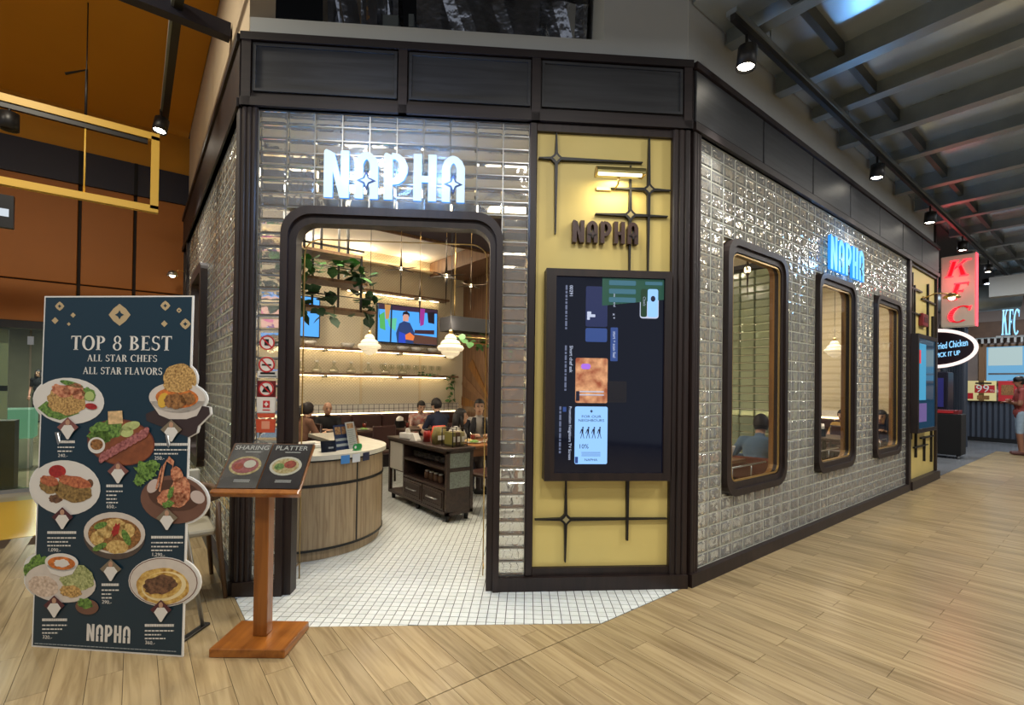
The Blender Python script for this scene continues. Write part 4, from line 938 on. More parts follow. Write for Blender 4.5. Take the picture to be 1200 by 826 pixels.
pts = [(0.27*math.cos(math.radians(a)), 0.27*math.sin(math.radians(a)), 0.68+0.04*max(0, math.sin(math.radians(a)))) for a in range(-70, 251, 20)]
MB().tube(pts, [0.018]+[0.026]*(len(pts)-2)+[0.018], 8).build('arm_rail', M_chairw, t)
MB().bbox(-0.17, 0.17, 0.235, 0.265, 0.5, 0.83, 0.012).build('back_rest', mat('pale_back_shell', (196, 196, 184), 0.5), t)

# ================================================================== POSTER STANDEE
PA = Vector((-0.424, 3.792, 0)); PB = Vector((0.236, 3.172, 0)); PE = (PB-PA).normalized(); PN = Vector((-PE.y, PE.x, 0))
PW_ = (PB-PA).length; PHt = 1.97; PANG = math.atan2(PE.y, PE.x); TILT = math.radians(0.8)
PUP = PN*math.sin(TILT)+Vector((0, 0, math.cos(TILT))); PNORM = PE.cross(PUP).normalized()
def PO(u, v):
    P = hit(u, v, PA, PNORM)-PA; return (P.dot(PE), P.dot(PUP))
t = thing('poster_standee', 'tall dark teal cut-out poster of eight dishes standing beside the entrance', 'poster stand', PA, PANG)
TM_ = Matrix.Rotation(-TILT, 4, 'X')
def art(name, polys, layer, m, par=None, th=0.0006):
    """printed shapes: polygons in board coordinates, each layer a hair proud of the last"""
    mb = MB(); y = -0.0065-0.0008*layer
    for p in polys: mb.poly(p, y, y+th)
    return mb.xf(TM_).build(name, m, par or t)
def pe(cx, cyy, rx, ry, rot=0, n=28, jag=0, seed=1):
    """ellipse given in photograph pixels -> board coordinates"""
    rnd = random.Random(seed); out = []
    for k in range(n):
        a = 2*PI*k/n; j = 1+rnd.uniform(-jag, jag); x, y = rx*j*math.cos(a), ry*j*math.sin(a); r = math.radians(rot)
        out.append(PO(cx+x*math.cos(r)-y*math.sin(r), cyy+x*math.sin(r)+y*math.cos(r)))
    return out
def pp(*pts): return [PO(*p) for p in pts]
M_brd = mat('poster_white_edge', (232, 232, 228), 0.45); M_teal = mat('poster_teal', (20, 50, 66), 0.35); M_pgold = mat('poster_gold', (190, 168, 128), 0.45)
M_prw = mat('print_white', (228, 226, 220), 0.4); M_prc = mat('print_cream_bowl', (214, 206, 196), 0.4, var=0.06, vscale=20); M_prbrown = mat('print_brown_dish', (116, 82, 68), 0.35, var=0.15, vscale=10); M_prdark = mat('print_dark_tray', (58, 44, 44), 0.5)
M_skin_p = mat('print_skin', (190, 150, 124), 0.5); M_dia = [mat('print_rose', (132, 84, 78), 0.5), mat('print_taupe', (128, 116, 96), 0.5), mat('print_plum', (84, 40, 48), 0.5)]
M_noodle = mat('print_noodle', (182, 128, 66), 0.5, var=0.6, vscale=90, c2=(232, 192, 120)); M_green2 = mat('print_leaf', (58, 110, 44), 0.5, var=0.6, vscale=70, c2=(136, 178, 84)); M_shrimp = mat('print_shrimp', (200, 92, 56), 0.5, var=0.45, vscale=60, c2=(236, 172, 132)); M_steak = mat('print_steak', (148, 74, 78), 0.5, var=0.4, vscale=70, c2=(198, 128, 124)); M_curry = mat('print_curry', (206, 146, 58), 0.45, var=0.35, vscale=40, c2=(236, 204, 120)); M_beef = mat('print_beef', (82, 54, 40), 0.5, var=0.5, vscale=60, c2=(136, 98, 72)); M_chili = mat('print_chili', (168, 42, 40), 0.5, var=0.3, vscale=70); M_tofu = mat('print_tofu', (224, 190, 140), 0.5, var=0.3, vscale=40)
PLATES = [(82.7, 469.7, 41, 27, 4), (209, 467, 33, 18, 2), (78.4, 571, 41, 32, 6), (205, 585, 39, 28, 6), (72.7, 682, 41.5, 23, 6), (193, 681, 41, 29, 2)]
TRAY = pp((172, 485), (205, 470), (246, 477), (247, 485), (233, 499), (231, 507), (222, 512), (173, 493))
B2 = 0.008
board = MB().poly([(0, 0), (PW_, 0), (PW_, PHt), (0, PHt)], -0.005, 0.004)
for i, p in enumerate(PLATES): board.poly(pe(p[0], p[1], p[2]+2.4, p[3]+2.4, p[4]), -0.0048-0.0001*i, 0.0037)
board.poly([(a+(0.01 if a > 0.8 else 0), b) for a, b in TRAY], -0.0046, 0.003).poly(pe(212, 444, 21, 20), -0.0046, 0.003).poly(pe(45, 662, 17, 14, -30), -0.0046, 0.0035)
board.xf(TM_).build('cut_out_board', M_brd, t)
art('printed_ground', [[(B2, B2), (PW_-B2, B2), (PW_-B2, PHt-B2), (B2, PHt-B2)]], -1, M_teal)
st = []
for x, y, r, ins in ((213, 98, 28, 1), (294, 152, 16, 0), (185, 185, 21, 0), (268, 206, 11, 0), (575, 150, 66, 1), (851, 95, 30, 1), (934, 123, 16, 1), (845, 204, 20, 0), (972, 205, 33, 1)):
    u, v, rr = 30+x/5.164, 340+y/5.164, r/5.164
    s_ = art('gold_star', [[PO(a, b) for a, b in star4(u, v, rr, rr, 0.80 if ins else 0.7)]], 0, M_pgold)
    if ins: art('star_centre', [[PO(a, b) for a, b in star4(u, v, rr*0.42, rr*0.42, 0.5)]], 1, M_teal, s_)
def line_text(txt, u0, u1, v, hpx, m=M_prw, name='lettering', layer=0):
    a = PO(u0, v); b = PO(u1, v); h = (PO(u0, v-hpx)[1]-a[1]); ps = serif_polys(txt, h, align='L', track=0.10)
    wd = max(q[0] for p in ps for q in p); sc = (b[0]-a[0])/wd; sl = (b[1]-a[1])/(b[0]-a[0])
    x = 0.0
    for c in txt:
        gl, gw = SERIF(c)
        if gl: art('letter', [[(a[0]+(q[0]+x)*h*sc, a[1]+q[1]*h) for q in p] for p in gl], layer, m)
        x += gw+0.10
line_text('TOP 8 BEST', 84.5, 202, 410, 16.5); line_text('ALL STAR CHEFS', 103.5, 185, 423.3, 7.8); line_text('ALL STAR FLAVORS', 98.5, 191, 438.2, 8.2)
L_, wd, dsx = napha_letters(); a = PO(102.5, 750); b = PO(153.5, 750); h = PO(102.5, 730)[1]-a[1]; sx = (b[0]-a[0])/wd
for g in L_: art('brand_letter', [[(a[0]+x*sx, a[1]+y*h) for x, y in p] for p in g], 0, M_prw)
for c in dsx: art('letter_star', [star4(a[0]+c[0]*sx, a[1]+c[1]*h, .17*sx, .17*h, 0.45)], 1, M_teal)
# --- the eight dishes
P1 = art('dish_print', [pe(82.7, 469.7, 41, 27, 4)], 2, M_prw); P1['label'] = 'shrimp pad noodles on a white oval plate'
art('banana_leaf', [pp((46, 478), (56, 470), (95, 484), (72, 492), (58, 488))], 3, M_green2, P1); art('noodles', [pe(80, 470, 23, 16, 5, jag=0.08)], 4, M_noodle, P1)
art('shrimps', [pe(74, 458, 12, 7, 20, jag=0.1), pe(88, 456, 12, 7, -10, jag=0.1), pe(95, 462, 8, 6, jag=0.1)], 5, M_shrimp, P1); art('greens', [pe(106, 462, 9, 7, 40, jag=0.1), pe(86, 450, 14, 3, 15)], 5, M_green2, P1); art('lime_slice', [pe(107, 464, 5.5, 5.5)], 6, mat('print_lime', (176, 196, 120), 0.5), P1); art('chili_powder', [pe(109, 476, 7, 3.6, 10)], 6, M_chili, P1)
P2 = art('dish_print', [TRAY], 1, M_prdark); P2['label'] = 'curry noodle bowl with a crisp noodle nest on a dark tray'
art('noodle_nest', [pe(212, 444, 19.5, 18, jag=0.03)], 2, M_noodle, P2); art('bowl', [pe(209, 466, 33, 18, 2), pp((177, 470), (241, 470), (232, 487), (220, 491), (200, 491), (188, 486))], 3, M_prc, P2); art('broth', [pe(209, 466, 25, 12, 3)], 4, M_forg, P2); art('crisp_noodles', [pe(210, 452, 17, 8, jag=0.05)], 5, M_noodle, P2); art('chicken', [pe(207, 470, 13, 9, jag=0.08), pe(222, 467, 9, 7, jag=0.08)], 6, M_fbrn, P2); art('yellow_egg', [pe(193, 469, 6, 9, 20)], 5, mat('print_egg', (222, 178, 66), 0.5), P2)
P3 = art('dish_print', [pe(143.3, 518, 39.7, 27, 8)], 2, mat('print_dish_rim', (110, 58, 44), 0.4)); P3['label'] = 'sliced steak with salad on a brown wooden platter'
art('platter', [pe(143.8, 518.5, 38, 25.4, 8)], 3, mat('print_platter', (138, 78, 46), 0.4, var=0.25, vscale=20), P3)
art('salad', [pe(126, 505, 20, 12, -12, jag=0.16, seed=3), pe(119, 513, 14, 8, 0, jag=0.2, seed=4)], 4, M_green2, P3); art('cucumber', [pe(155, 499, 11, 5, -15), pe(150, 506, 8, 6)], 4, mat('print_cucumber', (188, 200, 130), 0.5, var=0.2, vscale=40), P3); art('tofu_block', [pp((128.5, 482), (145, 481), (146, 496), (129, 497))], 5, M_tofu, P3)
art('sauce_bowl', [pe(115.3, 521.5, 10, 9.5)], 6, M_prw, P3); art('sauce', [pe(115.5, 520.5, 7.4, 6.4)], 7, M_fbrn, P3)
for k in range(10): art('steak_slice', [pe(122.5+5.6*k, 535.5-3.2*k, 3.6, 7.2, 22, n=14, jag=0.04, seed=k)], 8+(k % 2), M_steak, P3)
P4 = art('dish_print', [pe(78.4, 571, 41, 32, 6)], 2, M_prw); P4['label'] = 'toasted bread with spicy topping on a white plate'
art('dip', [pe(69, 552, 10, 7.5)], 3, M_chili, P4); art('toast', [pe(60, 568, 12, 10, 20, jag=0.06), pe(88, 574, 22, 14, 8, jag=0.06)], 4, mat('print_toast', (126, 96, 50), 0.5, var=0.5, vscale=60, c2=(176, 144, 86)), P4); art('topping', [pe(60, 563, 11, 6, 12, jag=0.08), pe(90, 564, 20, 6.5, 12, jag=0.08)], 5, mat('print_salsa', (178, 74, 50), 0.5, var=0.4, vscale=60, c2=(216, 136, 92)), P4); art('herb_shadow', [pe(67, 584, 8, 5, 0, jag=0.1), pe(107, 566, 4, 5)], 3, M_beef, P4)
P5 = art('dish_print', [pe(205, 585, 39, 28, 6)], 2, M_prbrown); P5['label'] = 'river prawns in a rounded brown bowl'
art('bowl_mouth', [pe(206, 580, 31, 18, 8)], 3, mat('print_bowl_inside', (86, 58, 46), 0.3), P5); art('bowl_highlight', [pe(181, 569, 6, 9, 35)], 4, mat('print_highlight', (206, 190, 182), 0.4), P5); art('bowl_highlight', [pe(233, 582, 7, 9, -55)], 4, mat('print_highlight', (206, 190, 182), 0.4), P5)
art('prawns', [pe(196, 582, 11, 8, -40, jag=0.08), pe(213, 576, 12, 18, 10, jag=0.06), pe(210, 585, 11, 8, -30, jag=0.06), pe(209, 556, 7, 10, -15, jag=0.06)], 5, M_shrimp, P5)
for q in (((188, 575), (193, 545), (198, 537), (195, 548), (190, 576)), ((202, 560), (206, 540), (200, 534), (197, 540), (204, 545)), ((184, 572), (189, 552), (192, 545), (191, 553), (186, 573))): art('prawn_leg', [pp(*q)], 6, M_shrimp, P5)
art('parsley', [pe(172, 552, 13, 10, 30, jag=0.25, seed=7), pe(165, 562, 7, 7, jag=0.25, seed=8), pe(181, 546, 8, 7, jag=0.2, seed=9)], 4, M_green2, P5); art('herb', [pe(199, 590, 7, 4, -20, jag=0.2), pe(202, 577, 3, 8, 20, jag=0.2)], 7, M_green2, P5)
P6 = art('dish_print', [pe(135.5, 628, 36, 27, 3)], 2, mat('print_stone_bowl', (84, 72, 66), 0.4, var=0.2, vscale=20)); P6['label'] = 'fried tofu pieces in a grey stone bowl'
art('bowl_rim', [pe(135.8, 624, 36, 24.5, 3)], 3, M_prc, P6); art('broth', [pe(136, 626, 31, 20, 3)], 4, M_fbrn, P6); art('fried_pieces', [pe(125, 622, 9, 8, jag=0.08, seed=2), pe(137, 615, 12, 8, jag=0.08, seed=3), pe(150, 622, 10, 9, jag=0.08, seed=4), pe(139, 640, 13, 8, jag=0.06, seed=5), pe(116, 630, 8, 8, jag=0.08, seed=6)], 5, mat('print_fritter', (206, 154, 76), 0.5, var=0.35, vscale=60, c2=(240, 212, 140)), P6); art('green_pepper', [pe(150, 629, 4, 10, -25), pe(119, 640, 9, 3.5, -25), pe(120, 615, 8, 3.5, -20)], 6, M_green2, P6); art('fried_chili', [pe(138, 620, 4, 8, 25, jag=0.2)], 6, M_chili, P6)
P7 = art('dish_print', [pe(72.7, 682, 41.5, 23, 6)], 3, M_prc); P7['label'] = 'rice noodles with vegetables and a bowl of curry on a wide plate'
art('herb_bunch', [pe(45, 663, 15, 11, -35, jag=0.2, seed=4), pe(36, 671, 6, 4, -30, jag=0.15)], 2, M_green2, P7); art('shredded_greens', [pe(92, 676, 21, 15, 12, jag=0.08)], 4, mat('print_shreds', (152, 168, 88), 0.5, var=0.5, vscale=90, c2=(206, 210, 150)), P7); art('rice_noodles', [pe(53, 686, 18, 12, 10, jag=0.05)], 4, mat('print_rice_noodle', (206, 176, 150), 0.5, var=0.35, vscale=60, c2=(232, 214, 196)), P7); art('sprouts', [pe(85, 692, 13, 7, 5, jag=0.1)], 5, M_noodle, P7)
art('curry_bowl', [pe(74.5, 658, 19.5, 10.5, 4), pp((56, 661), (93, 662), (87, 672), (75, 675), (62, 671))], 6, M_prw, P7); art('curry', [pe(74.5, 659, 16, 7.6, 4)], 7, M_forg, P7); art('crab_meat', [pe(75, 659, 9, 4.6, jag=0.12)], 8, M_prw, P7); art('side_bowl', [pe(104, 710, 13.5, 9, 6)], 5, M_prbrown, P7); art('side_vegetables', [pe(102, 706, 9, 6, 10, jag=0.15)], 6, M_green2, P7)
P8 = art('dish_print', [pe(193, 681, 41, 29, 2)], 2, M_prw); P8['label'] = 'yellow curry with beef in a white bowl with a brown rim line'
art('rim_line', [pe(193, 681, 40, 28, 2)], 3, M_prbrown, P8); art('bowl_inside', [pe(193, 681, 39, 27, 2)], 4, M_prc, P8); art('curry', [pe(192.5, 686, 31, 21.5, 2, jag=0.02)], 5, M_curry, P8); art('cream_swirl', [pe(194, 686, 26, 17, -8)], 6, mat('print_cream', (238, 220, 170), 0.5), P8); art('curry_centre', [pe(192, 685, 23, 15, -8)], 7, M_curry, P8); art('beef', [pe(190, 684, 20, 11, -10, jag=0.1)], 8, M_beef, P8)
# --- chefs and captions under each dish
rndc = random.Random(11)
def chef(u, v, k):
    d = art('chef_diamond', [[PO(a, b) for a, b in star4(u, v, 12.5, 11.5, 0.70)]], 10, M_dia[k]); d['label'] = 'chef in white on a small diamond'
    art('chef_jacket', [pp((u-8, v+3), (u-4, v-2.5), (u+4, v-2.5), (u+8, v+3), (u+4, v+9), (u+1, v+14), (u-1, v+14), (u-4, v+9))], 11, M_prw, d); art('chef_face', [pe(u, v-5.5, 2.5, 3.4, n=12)], 11, M_skin_p, d)
def caption(u, v, w, n, price):
    mb = MB()
    for r in range(n):
        vv = v+[0, 5.6, 10.2, 14.6, 18.8][r]; hh = 3.0 if r == 0 else 1.5; x = u; end = u+w*(1.0 if r in (0, 1) else rndc.uniform(0.55, 0.85))
        while x < end:
            l = rndc.uniform(1.0, 2.4) if r == 0 else rndc.uniform(1.5, 4.5); y = -0.0065
            mb.poly(pp((x, vv), (min(x+l, end), vv), (min(x+l, end), vv-hh), (x, vv-hh)), y-0.0008, y-0.0002); x += l+(0.35 if r == 0 else 0.9)
    c = mb.xf(TM_).build('caption_lines', M_prw, t); stuff(c)
    vv = v+[0, 5.6, 10.2, 14.6, 18.8, 22.8][n]+1.6; a = PO(u, vv); h = PO(u, vv-4.2)[1]-a[1]
    art('price', [[(a[0]+x, a[1]+y) for x, y in p] for p in text_polys(price, h*1.35, 'LEFT', 1.1)], 0, M_prw)
for c in ((82.3, 500.3, 0), (203, 503, 1), (141, 551.6, 0), (76, 605, 2), (198, 606, 1), (132.4, 665.5, 1), (66.5, 708, 2), (191, 713, 2)): chef(*c)
caption(69, 519, 20, 3, '240.-'); caption(182, 522, 40, 3, '250.-'); caption(126, 570.5, 19, 5, '650.-'); caption(57, 625, 34, 4, '1,090.-'); caption(178.5, 630.5, 37, 4, '1,290.-'); caption(120.5, 686, 20, 4, '290.-'); caption(51, 727, 29, 4, '320.-'); caption(171, 733.5, 34, 4, '360.-')
mb = MB(); x = 42.0
while x < 208:
    l = rndc.uniform(1.5, 5.0); v = 753.6+(x-42)*0.0575; mb.poly(pp((x, v), (x+l, v+0.05*l), (x+l, v-1.1+0.05*l), (x, v-1.1)), -0.0072, -0.0066); x += l+0.7
stuff(mb.xf(TM_).build('footnote_line', mat('print_grey', (150, 160, 164), 0.5), t))
for x in (0.12, PW_-0.12):
    MB().tube([(x, 0.004, 1.2), (x, 0.30, 0.012)], 0.012, 8).build('back_strut', M_steel, t); MB().bbox(x-0.02, x+0.02, 0.0, 0.34, 0.0, 0.016, 0.004).build('foot', M_black, t)
MB().box(0.12, PW_-0.12, 0.012, 0.03, 1.16, 1.24).build('cross_brace', M_steel, t)

# ================================================================== SHOP INTERIOR: fixed fittings
M_greywood = wood('grey_oak_cladding', (162, 142, 112), (134, 114, 88), axis=2, scale=10, stretch=18, rough=0.5, objvar=0.06)
M_stone = mat('pale_stone_top', (206, 204, 192), 0.25, var=0.05, vscale=20)
M_leather = mat('brown_leather', (62, 38, 34), 0.4, var=0.1, vscale=20)
M_tabletop = wood('warm_table_wood', (150, 100, 58), (118, 76, 42), axis=0, rough=0.35)
M_darktop = wood('dark_table_wood', (74, 52, 42), (54, 38, 32), axis=0, rough=0.35)
M_leaf = mat('leaf_green', (66, 116, 56), 0.5, var=0.35, vscale=9, objvar=0.2); M_leafd = mat('leaf_dark_green', (38, 78, 46), 0.5, var=0.3, vscale=9, objvar=0.2)
M_china = mat('white_china', (232, 228, 218), 0.25); M_clear = glassy('clear_glassware', (246, 248, 244)); M_lampw = glow('fill_lamp_glow', (255, 236, 200), 3.2)
for p in SHOP_FILL_LAMPS:  # fixtures for the added shop fill lamps
    o = thing('shop_fill_lamp', 'added round warm fill lamp under the restaurant ceiling', 'ceiling lamp', p, 0, 'added fill lamps in the restaurant ceiling')
    MB().lathe([(0.28, 0.07), (0.28, -0.01), (0.25, -0.01), (0.25, 0.07)], 20).build('ring', M_white, o); MB().lathe([(0.001, 0.0), (0.25, 0.0), (0.25, 0.02), (0.001, 0.03)], 20).build('diffuser', M_lampw, o)

# ---- reception counter with a rounded end
CC = (1.3, 4.95); CR = 0.755
ct = thing('reception_counter', 'rounded reception counter clad in grey oak with a pale stone top', 'counter', (CC[0], CC[1], 0))
def arcpts(r, a0, a1, n, tail=0.7):
    return [(r*math.cos(math.radians(a0+(a1-a0)*k/n)), r*math.sin(math.radians(a0+(a1-a0)*k/n))) for k in range(n+1)]
def sect(name, r0, r1, a0, a1, z0, z1, m, n=8): return MB().ring(arcpts(r1, a0, a1, n), arcpts(r0, a0, a1, n), z0, z1, 'z', closed=False).build(name, m, ct)
cuts = [226, 246, 292, 330, 360]
sect('plinth', 0.5, CR-0.03, 226, 360, 0.0, 0.085, M_greywood, 24)
for a, b in zip(cuts, cuts[1:]):
    sect('lower_panel', 0.5, CR, a+0.5, b-0.5, 0.10, 0.62, M_greywood); sect('upper_panel', 0.5, CR, a+0.5, b-0.5, 0.64, 0.83, M_greywood)
for a in cuts[1:-1]: sect('joint_strip', 0.6, CR+0.003, a-0.55, a+0.55, 0.09, 0.84, M_black, 2)
sect('base_band', 0.5, CR+0.006, 226, 360, 0.083, 0.102, M_black, 24); sect('middle_band', 0.5, CR+0.006, 226, 360, 0.618, 0.642, M_black, 24); sect('top_band', 0.5, CR+0.004, 226, 360, 0.828, 0.845, M_black, 24)
MB().box(CR-0.1, CR, 0.0, 1.1, 0.08, 0.84).build('return_panel', M_greywood, ct)
top = arcpts(CR+0.03, 223, 360, 26)+[(CR+0.03, 1.1), (0.35, 1.1), (0.35, 0.2), (-0.57, 0.2)]
MB().poly(top, 0.845, 0.885, 'z').build('stone_top', M_stone, ct)
CZ = 0.885
def on_counter(u, v, z=CZ): return onfloor(u, v, z)
# leaflet holders and cards on the counter
def leaflet(label, a_deg, rr, wd, ht, base, blocks, cat='leaflet stand', tilt=0.22):
    a = math.radians(a_deg); o = thing('leaflet_stand', label, cat, (CC[0]+rr*math.cos(a), CC[1]+rr*math.sin(a), CZ), a+PI/2)
    X = Matrix.Rotation(-tilt, 4, 'X')
    s_ = MB().box(-wd/2, wd/2, -0.002, 0.002, 0, ht).xf(X).build('sheet', base, o)
    for x0, x1, z0, z1, m, nm in blocks: MB().box(x0*wd, x1*wd, -0.0035, -0.002, z0*ht, z1*ht).xf(X).build(nm, m, s_)
    MB().box(-wd/2, wd/2, 0.0, 0.07, 0.0, 0.006).build('foot_plate', M_acry, o); MB().box(-wd/2-0.003, wd/2+0.003, -0.006, -0.0045, 0, ht+0.004).xf(X).build('acrylic_front', M_acry, o)
    return o
M_navyp = mat('leaflet_navy', (34, 56, 112), 0.4); M_lgt = mat('leaflet_light', (206, 212, 222), 0.4); M_foodp = mat('leaflet_food', (190, 110, 70), 0.5, var=0.5, vscale=60, c2=(230, 180, 130)); M_grn = mat('card_green', (20, 140, 74), 0.4); M_bl = mat('card_blue', (70, 136, 206), 0.4)
leaflet('tall navy leaflet with two dishes on top of the reception counter', 294, 0.55, 0.165, 0.23, M_navyp, [(-.42, -.03, .62, .92, M_foodp, 'dish_photo'), (.05, .42, .62, .92, M_foodp, 'dish_photo'), (-.45, .45, .36, .46, M_lgt, 'text_band'), (-.45, .45, .14, .24, M_lgt, 'text_band')])
leaflet('white text notice with a small photo, beside the navy leaflet on the counter', 306, 0.57, 0.135, 0.25, M_lgt, [(-.35, .35, .76, .95, M_foodp, 'photo')]+[(-.38, .30-.05*(k % 3), .68-.075*k, .695-.075*k, M_galv, 'text_line') for k in range(8)])
leaflet('narrow leaflet with red dishes at the curved end of the counter', 318, 0.55, 0.085, 0.20, mat('leaflet_brown', (96, 52, 44), 0.4), [(-.4, .4, .55, .9, M_foodp, 'dish_photo'), (-.4, .4, .1, .4, M_foodp, 'dish_photo')])
leaflet('small navy tent card with a pale mark, next to the tall navy leaflet', 276, 0.60, 0.13, 0.10, mat('card_midnight', (26, 36, 62), 0.4), [(.0, .35, .3, .45, M_lgt, 'mark')], 'tent card')
a = math.radians(297); o = thing('queue_sign', 'green rounded sign standing at the edge of the counter', 'sign', (CC[0]+0.69*math.cos(a), CC[1]+0.69*math.sin(a), CZ), a+PI/2)
MB().poly(rrect(-0.055, 0.055, 0.005, 0.06, 0.025, 4), -0.004, 0.004).build('plate', M_grn, o); MB().poly(ell(-0.03, 0.032, 0.013, 0.013, 0, 350, 12), -0.006, -0.004).build('round_mark', M_lgt, o); MB().box(-0.03, 0.03, -0.02, 0.03, 0, 0.006).build('foot', M_grn, o)
for a0, m, lb in ((281, M_bl, 'light blue card sticker on the rim of the stone counter top'), (289, M_lgt, 'white and red payment sticker on the rim of the counter top'), (297.5, mat('sticker_indigo', (40, 44, 72), 0.4), 'dark indigo sticker on the rim of the counter top')):
    o = MB().ring(arcpts(CR+0.034, a0-3, a0+3, 3), arcpts(CR+0.031, a0-3, a0+3, 3), 0.80, 0.872, 'z', closed=False).build('rim_sticker', m, None, (CC[0], CC[1], 0)); tag(o, lb, 'sticker')
a = math.radians(250); o = thing('tablet_till', 'slanted tablet till with a blue-grey screen on the counter', 'tablet', (1.02, 4.62, CZ), math.radians(-55))
X = Matrix.Translation((0, 0, 0.17)) @ Matrix.Rotation(math.radians(-50), 4, 'X')
MB().bbox(-0.13, 0.13, -0.012, 0.0, -0.09, 0.09, 0.004).xf(X).build('body', M_white, o); MB().box(-0.115, 0.115, -0.014, -0.0125, -0.078, 0.078).xf(X).build('screen', scr('tablet_screen', (96, 130, 160), 0.5), o); MB().tube([(0, 0.03, 0.006), (0, 0.03, 0.17)], 0.015, 8).build('stand', M_steel, o); MB().lathe([(0.07, 0), (0.07, 0.008), (0.001, 0.01)], 16, (0, 0.03, 0)).build('base', M_steel, o)
o = thing('paper_tray', 'shallow white paper tray on the counter behind the leaflets', 'tray', (1.28, 4.75, CZ), 0.2)
MB().bbox(-0.15, 0.15, -0.1, 0.1, 0, 0.04, 0.008).build('tray', M_white, o); MB().box(-0.13, 0.13, -0.085, 0.085, 0.04, 0.05).build('papers', mat('paper_warm', (222, 216, 204), 0.7), o)
o = thing('menu_folder', 'dark pink menu folder lying flat on the counter', 'menu', (1.05, 4.48, CZ), 0.5); MB().bbox(-0.11, 0.11, -0.08, 0.08, 0, 0.012, 0.003).build('cover', mat('folder_pink', (150, 100, 96), 0.5), o); MB().box(-0.1, 0.108, -0.074, 0.074, 0.003, 0.009).build('pages', M_white, o)

# ---- serving cart
cx0, cx1, cy0, cy1 = 2.66, 3.0, 4.52, 6.02
k = thing('serving_cart', 'dark wooden serving cabinet with open shelves, two drawers and patterned glass end panes', 'cabinet', (cx0, cy0, 0))
WX, WY = cx1-cx0, cy1-cy0
M_cart = wood('cart_dark_wood', (60, 44, 38), (44, 32, 28), axis=1, rough=0.4, objvar=0.05)
MB().bbox(-0.02, WX+0.02, -0.02, WY+0.02, 0.775, 0.805, 0.005).build('top', M_cart, k)
for x in (0, WX-0.04):
    for y in (0, WY-0.04): MB().box(x, x+0.04, y, y+0.04, 0.08, 0.775).build('corner_post', M_cart, k)
MB().box(0, WX, 0, WY, 0.08, 0.115).build('bottom_board', M_cart, k); MB().box(WX-0.02, WX, 0.04, WY-0.04, 0.115, 0.775).build('back_panel', M_cart, k)
MB().box(0.01, WX, 1.06, 1.085, 0.115, 0.775).build('divider', M_cart, k)
for z in (0.345, 0.56): MB().box(0.005, WX-0.02, 0.03, 1.06, z, z+0.025).build('shelf', M_cart, k)
MB().box(0.0, 0.04, 0.0, WY, 0.745, 0.775).build('front_rail', M_cart, k)
for y0, y1 in ((0.06, 0.54), (0.56, 1.05)):
    d = MB().box(-0.005, 0.03, y0, y1, 0.125, 0.335).build('drawer', M_cart, k)
    MB().ring([(y0+0.03, 0.15), (y1-0.03, 0.15), (y1-0.03, 0.31), (y0+0.03, 0.31)], [(y0+0.05, 0.17), (y1-0.05, 0.17), (y1-0.05, 0.29), (y0+0.05, 0.29)], -0.014, -0.004, 'x').build('moulding', M_cart, d)
    ym = (y0+y1)/2; MB().tube([(-0.012, ym-0.12, 0.232), (-0.035, ym-0.10, 0.232), (-0.035, ym+0.10, 0.232), (-0.012, ym+0.12, 0.232)], 0.007, 6).build('handle', M_steel, d)
M_patt = mat('patterned_grey_glass', (120, 128, 122), 0.35, var=0.3, vscale=70, bump=0.4, bscale=80)
for z0, z1 in ((0.365, 0.545), (0.585, 0.745)):
    MB().box(0.04, WX-0.04, 0.008, 0.016, z0, z1).build('patterned_pane', M_patt, k); MB().box(0.03, WX-0.03, 0.0, 0.03, z1, z1+0.035).build('end_rail', M_cart, k)
MB().box(0.04, WX-0.04, 0.005, 0.02, 0.115, 0.365).build('end_panel', M_cart, k)
for j in range(12): MB().box(0.004, 0.016, 1.10+0.031*j, 1.127+0.031*j, 0.40, 0.745).build('slat', mat('white_slat', (188, 184, 174), 0.5), k)
MB().box(0.01, WX, 1.085, WY-0.03, 0.385, 0.40).build('side_shelf', M_cart, k)
for x in (0.05, WX-0.05):
    for y in (0.06, 0.75, WY-0.06): MB().lathe([(0.022, 0), (0.026, 0.04), (0.026, 0.08)], 10, (x, y, 0)).build('foot', M_black, k)
# things on and in the cart
rnd = random.Random(5)
def place(name, label, cat, x, y, z, rot=0, group=None): return thing(name, label, cat, (x, y, z), rot, group)
def tower(o, name, w_, d_, z0, z1, m, b=0.006): return MB().bbox(-w_/2, w_/2, -d_/2, d_/2, z0, z1, b).build(name, m, o)
ZT = 0.805
o = place('tissue_box', 'white tissue box at the far end of the cart top', 'tissue box', 2.75, 5.65, ZT, 0.2); tower(o, 'box', .12, .2, 0, .07, M_white); MB().poly([(-.03, .07), (.03, .07), (.01, .13), (-.02, .12)], -.02, .02).build('tissue', M_stick, o)
o = place('price_card', 'small folded white card on the cart top', 'card', 2.72, 5.38, ZT, 0.4); MB().poly([(-.05, 0), (.05, 0), (.0, .09)], -.05, .05, 'x').build('card', M_stick, o); MB().box(-.03, .03, -.055, -.05, 0.01, 0.015).build('fold_line', M_galv, o)
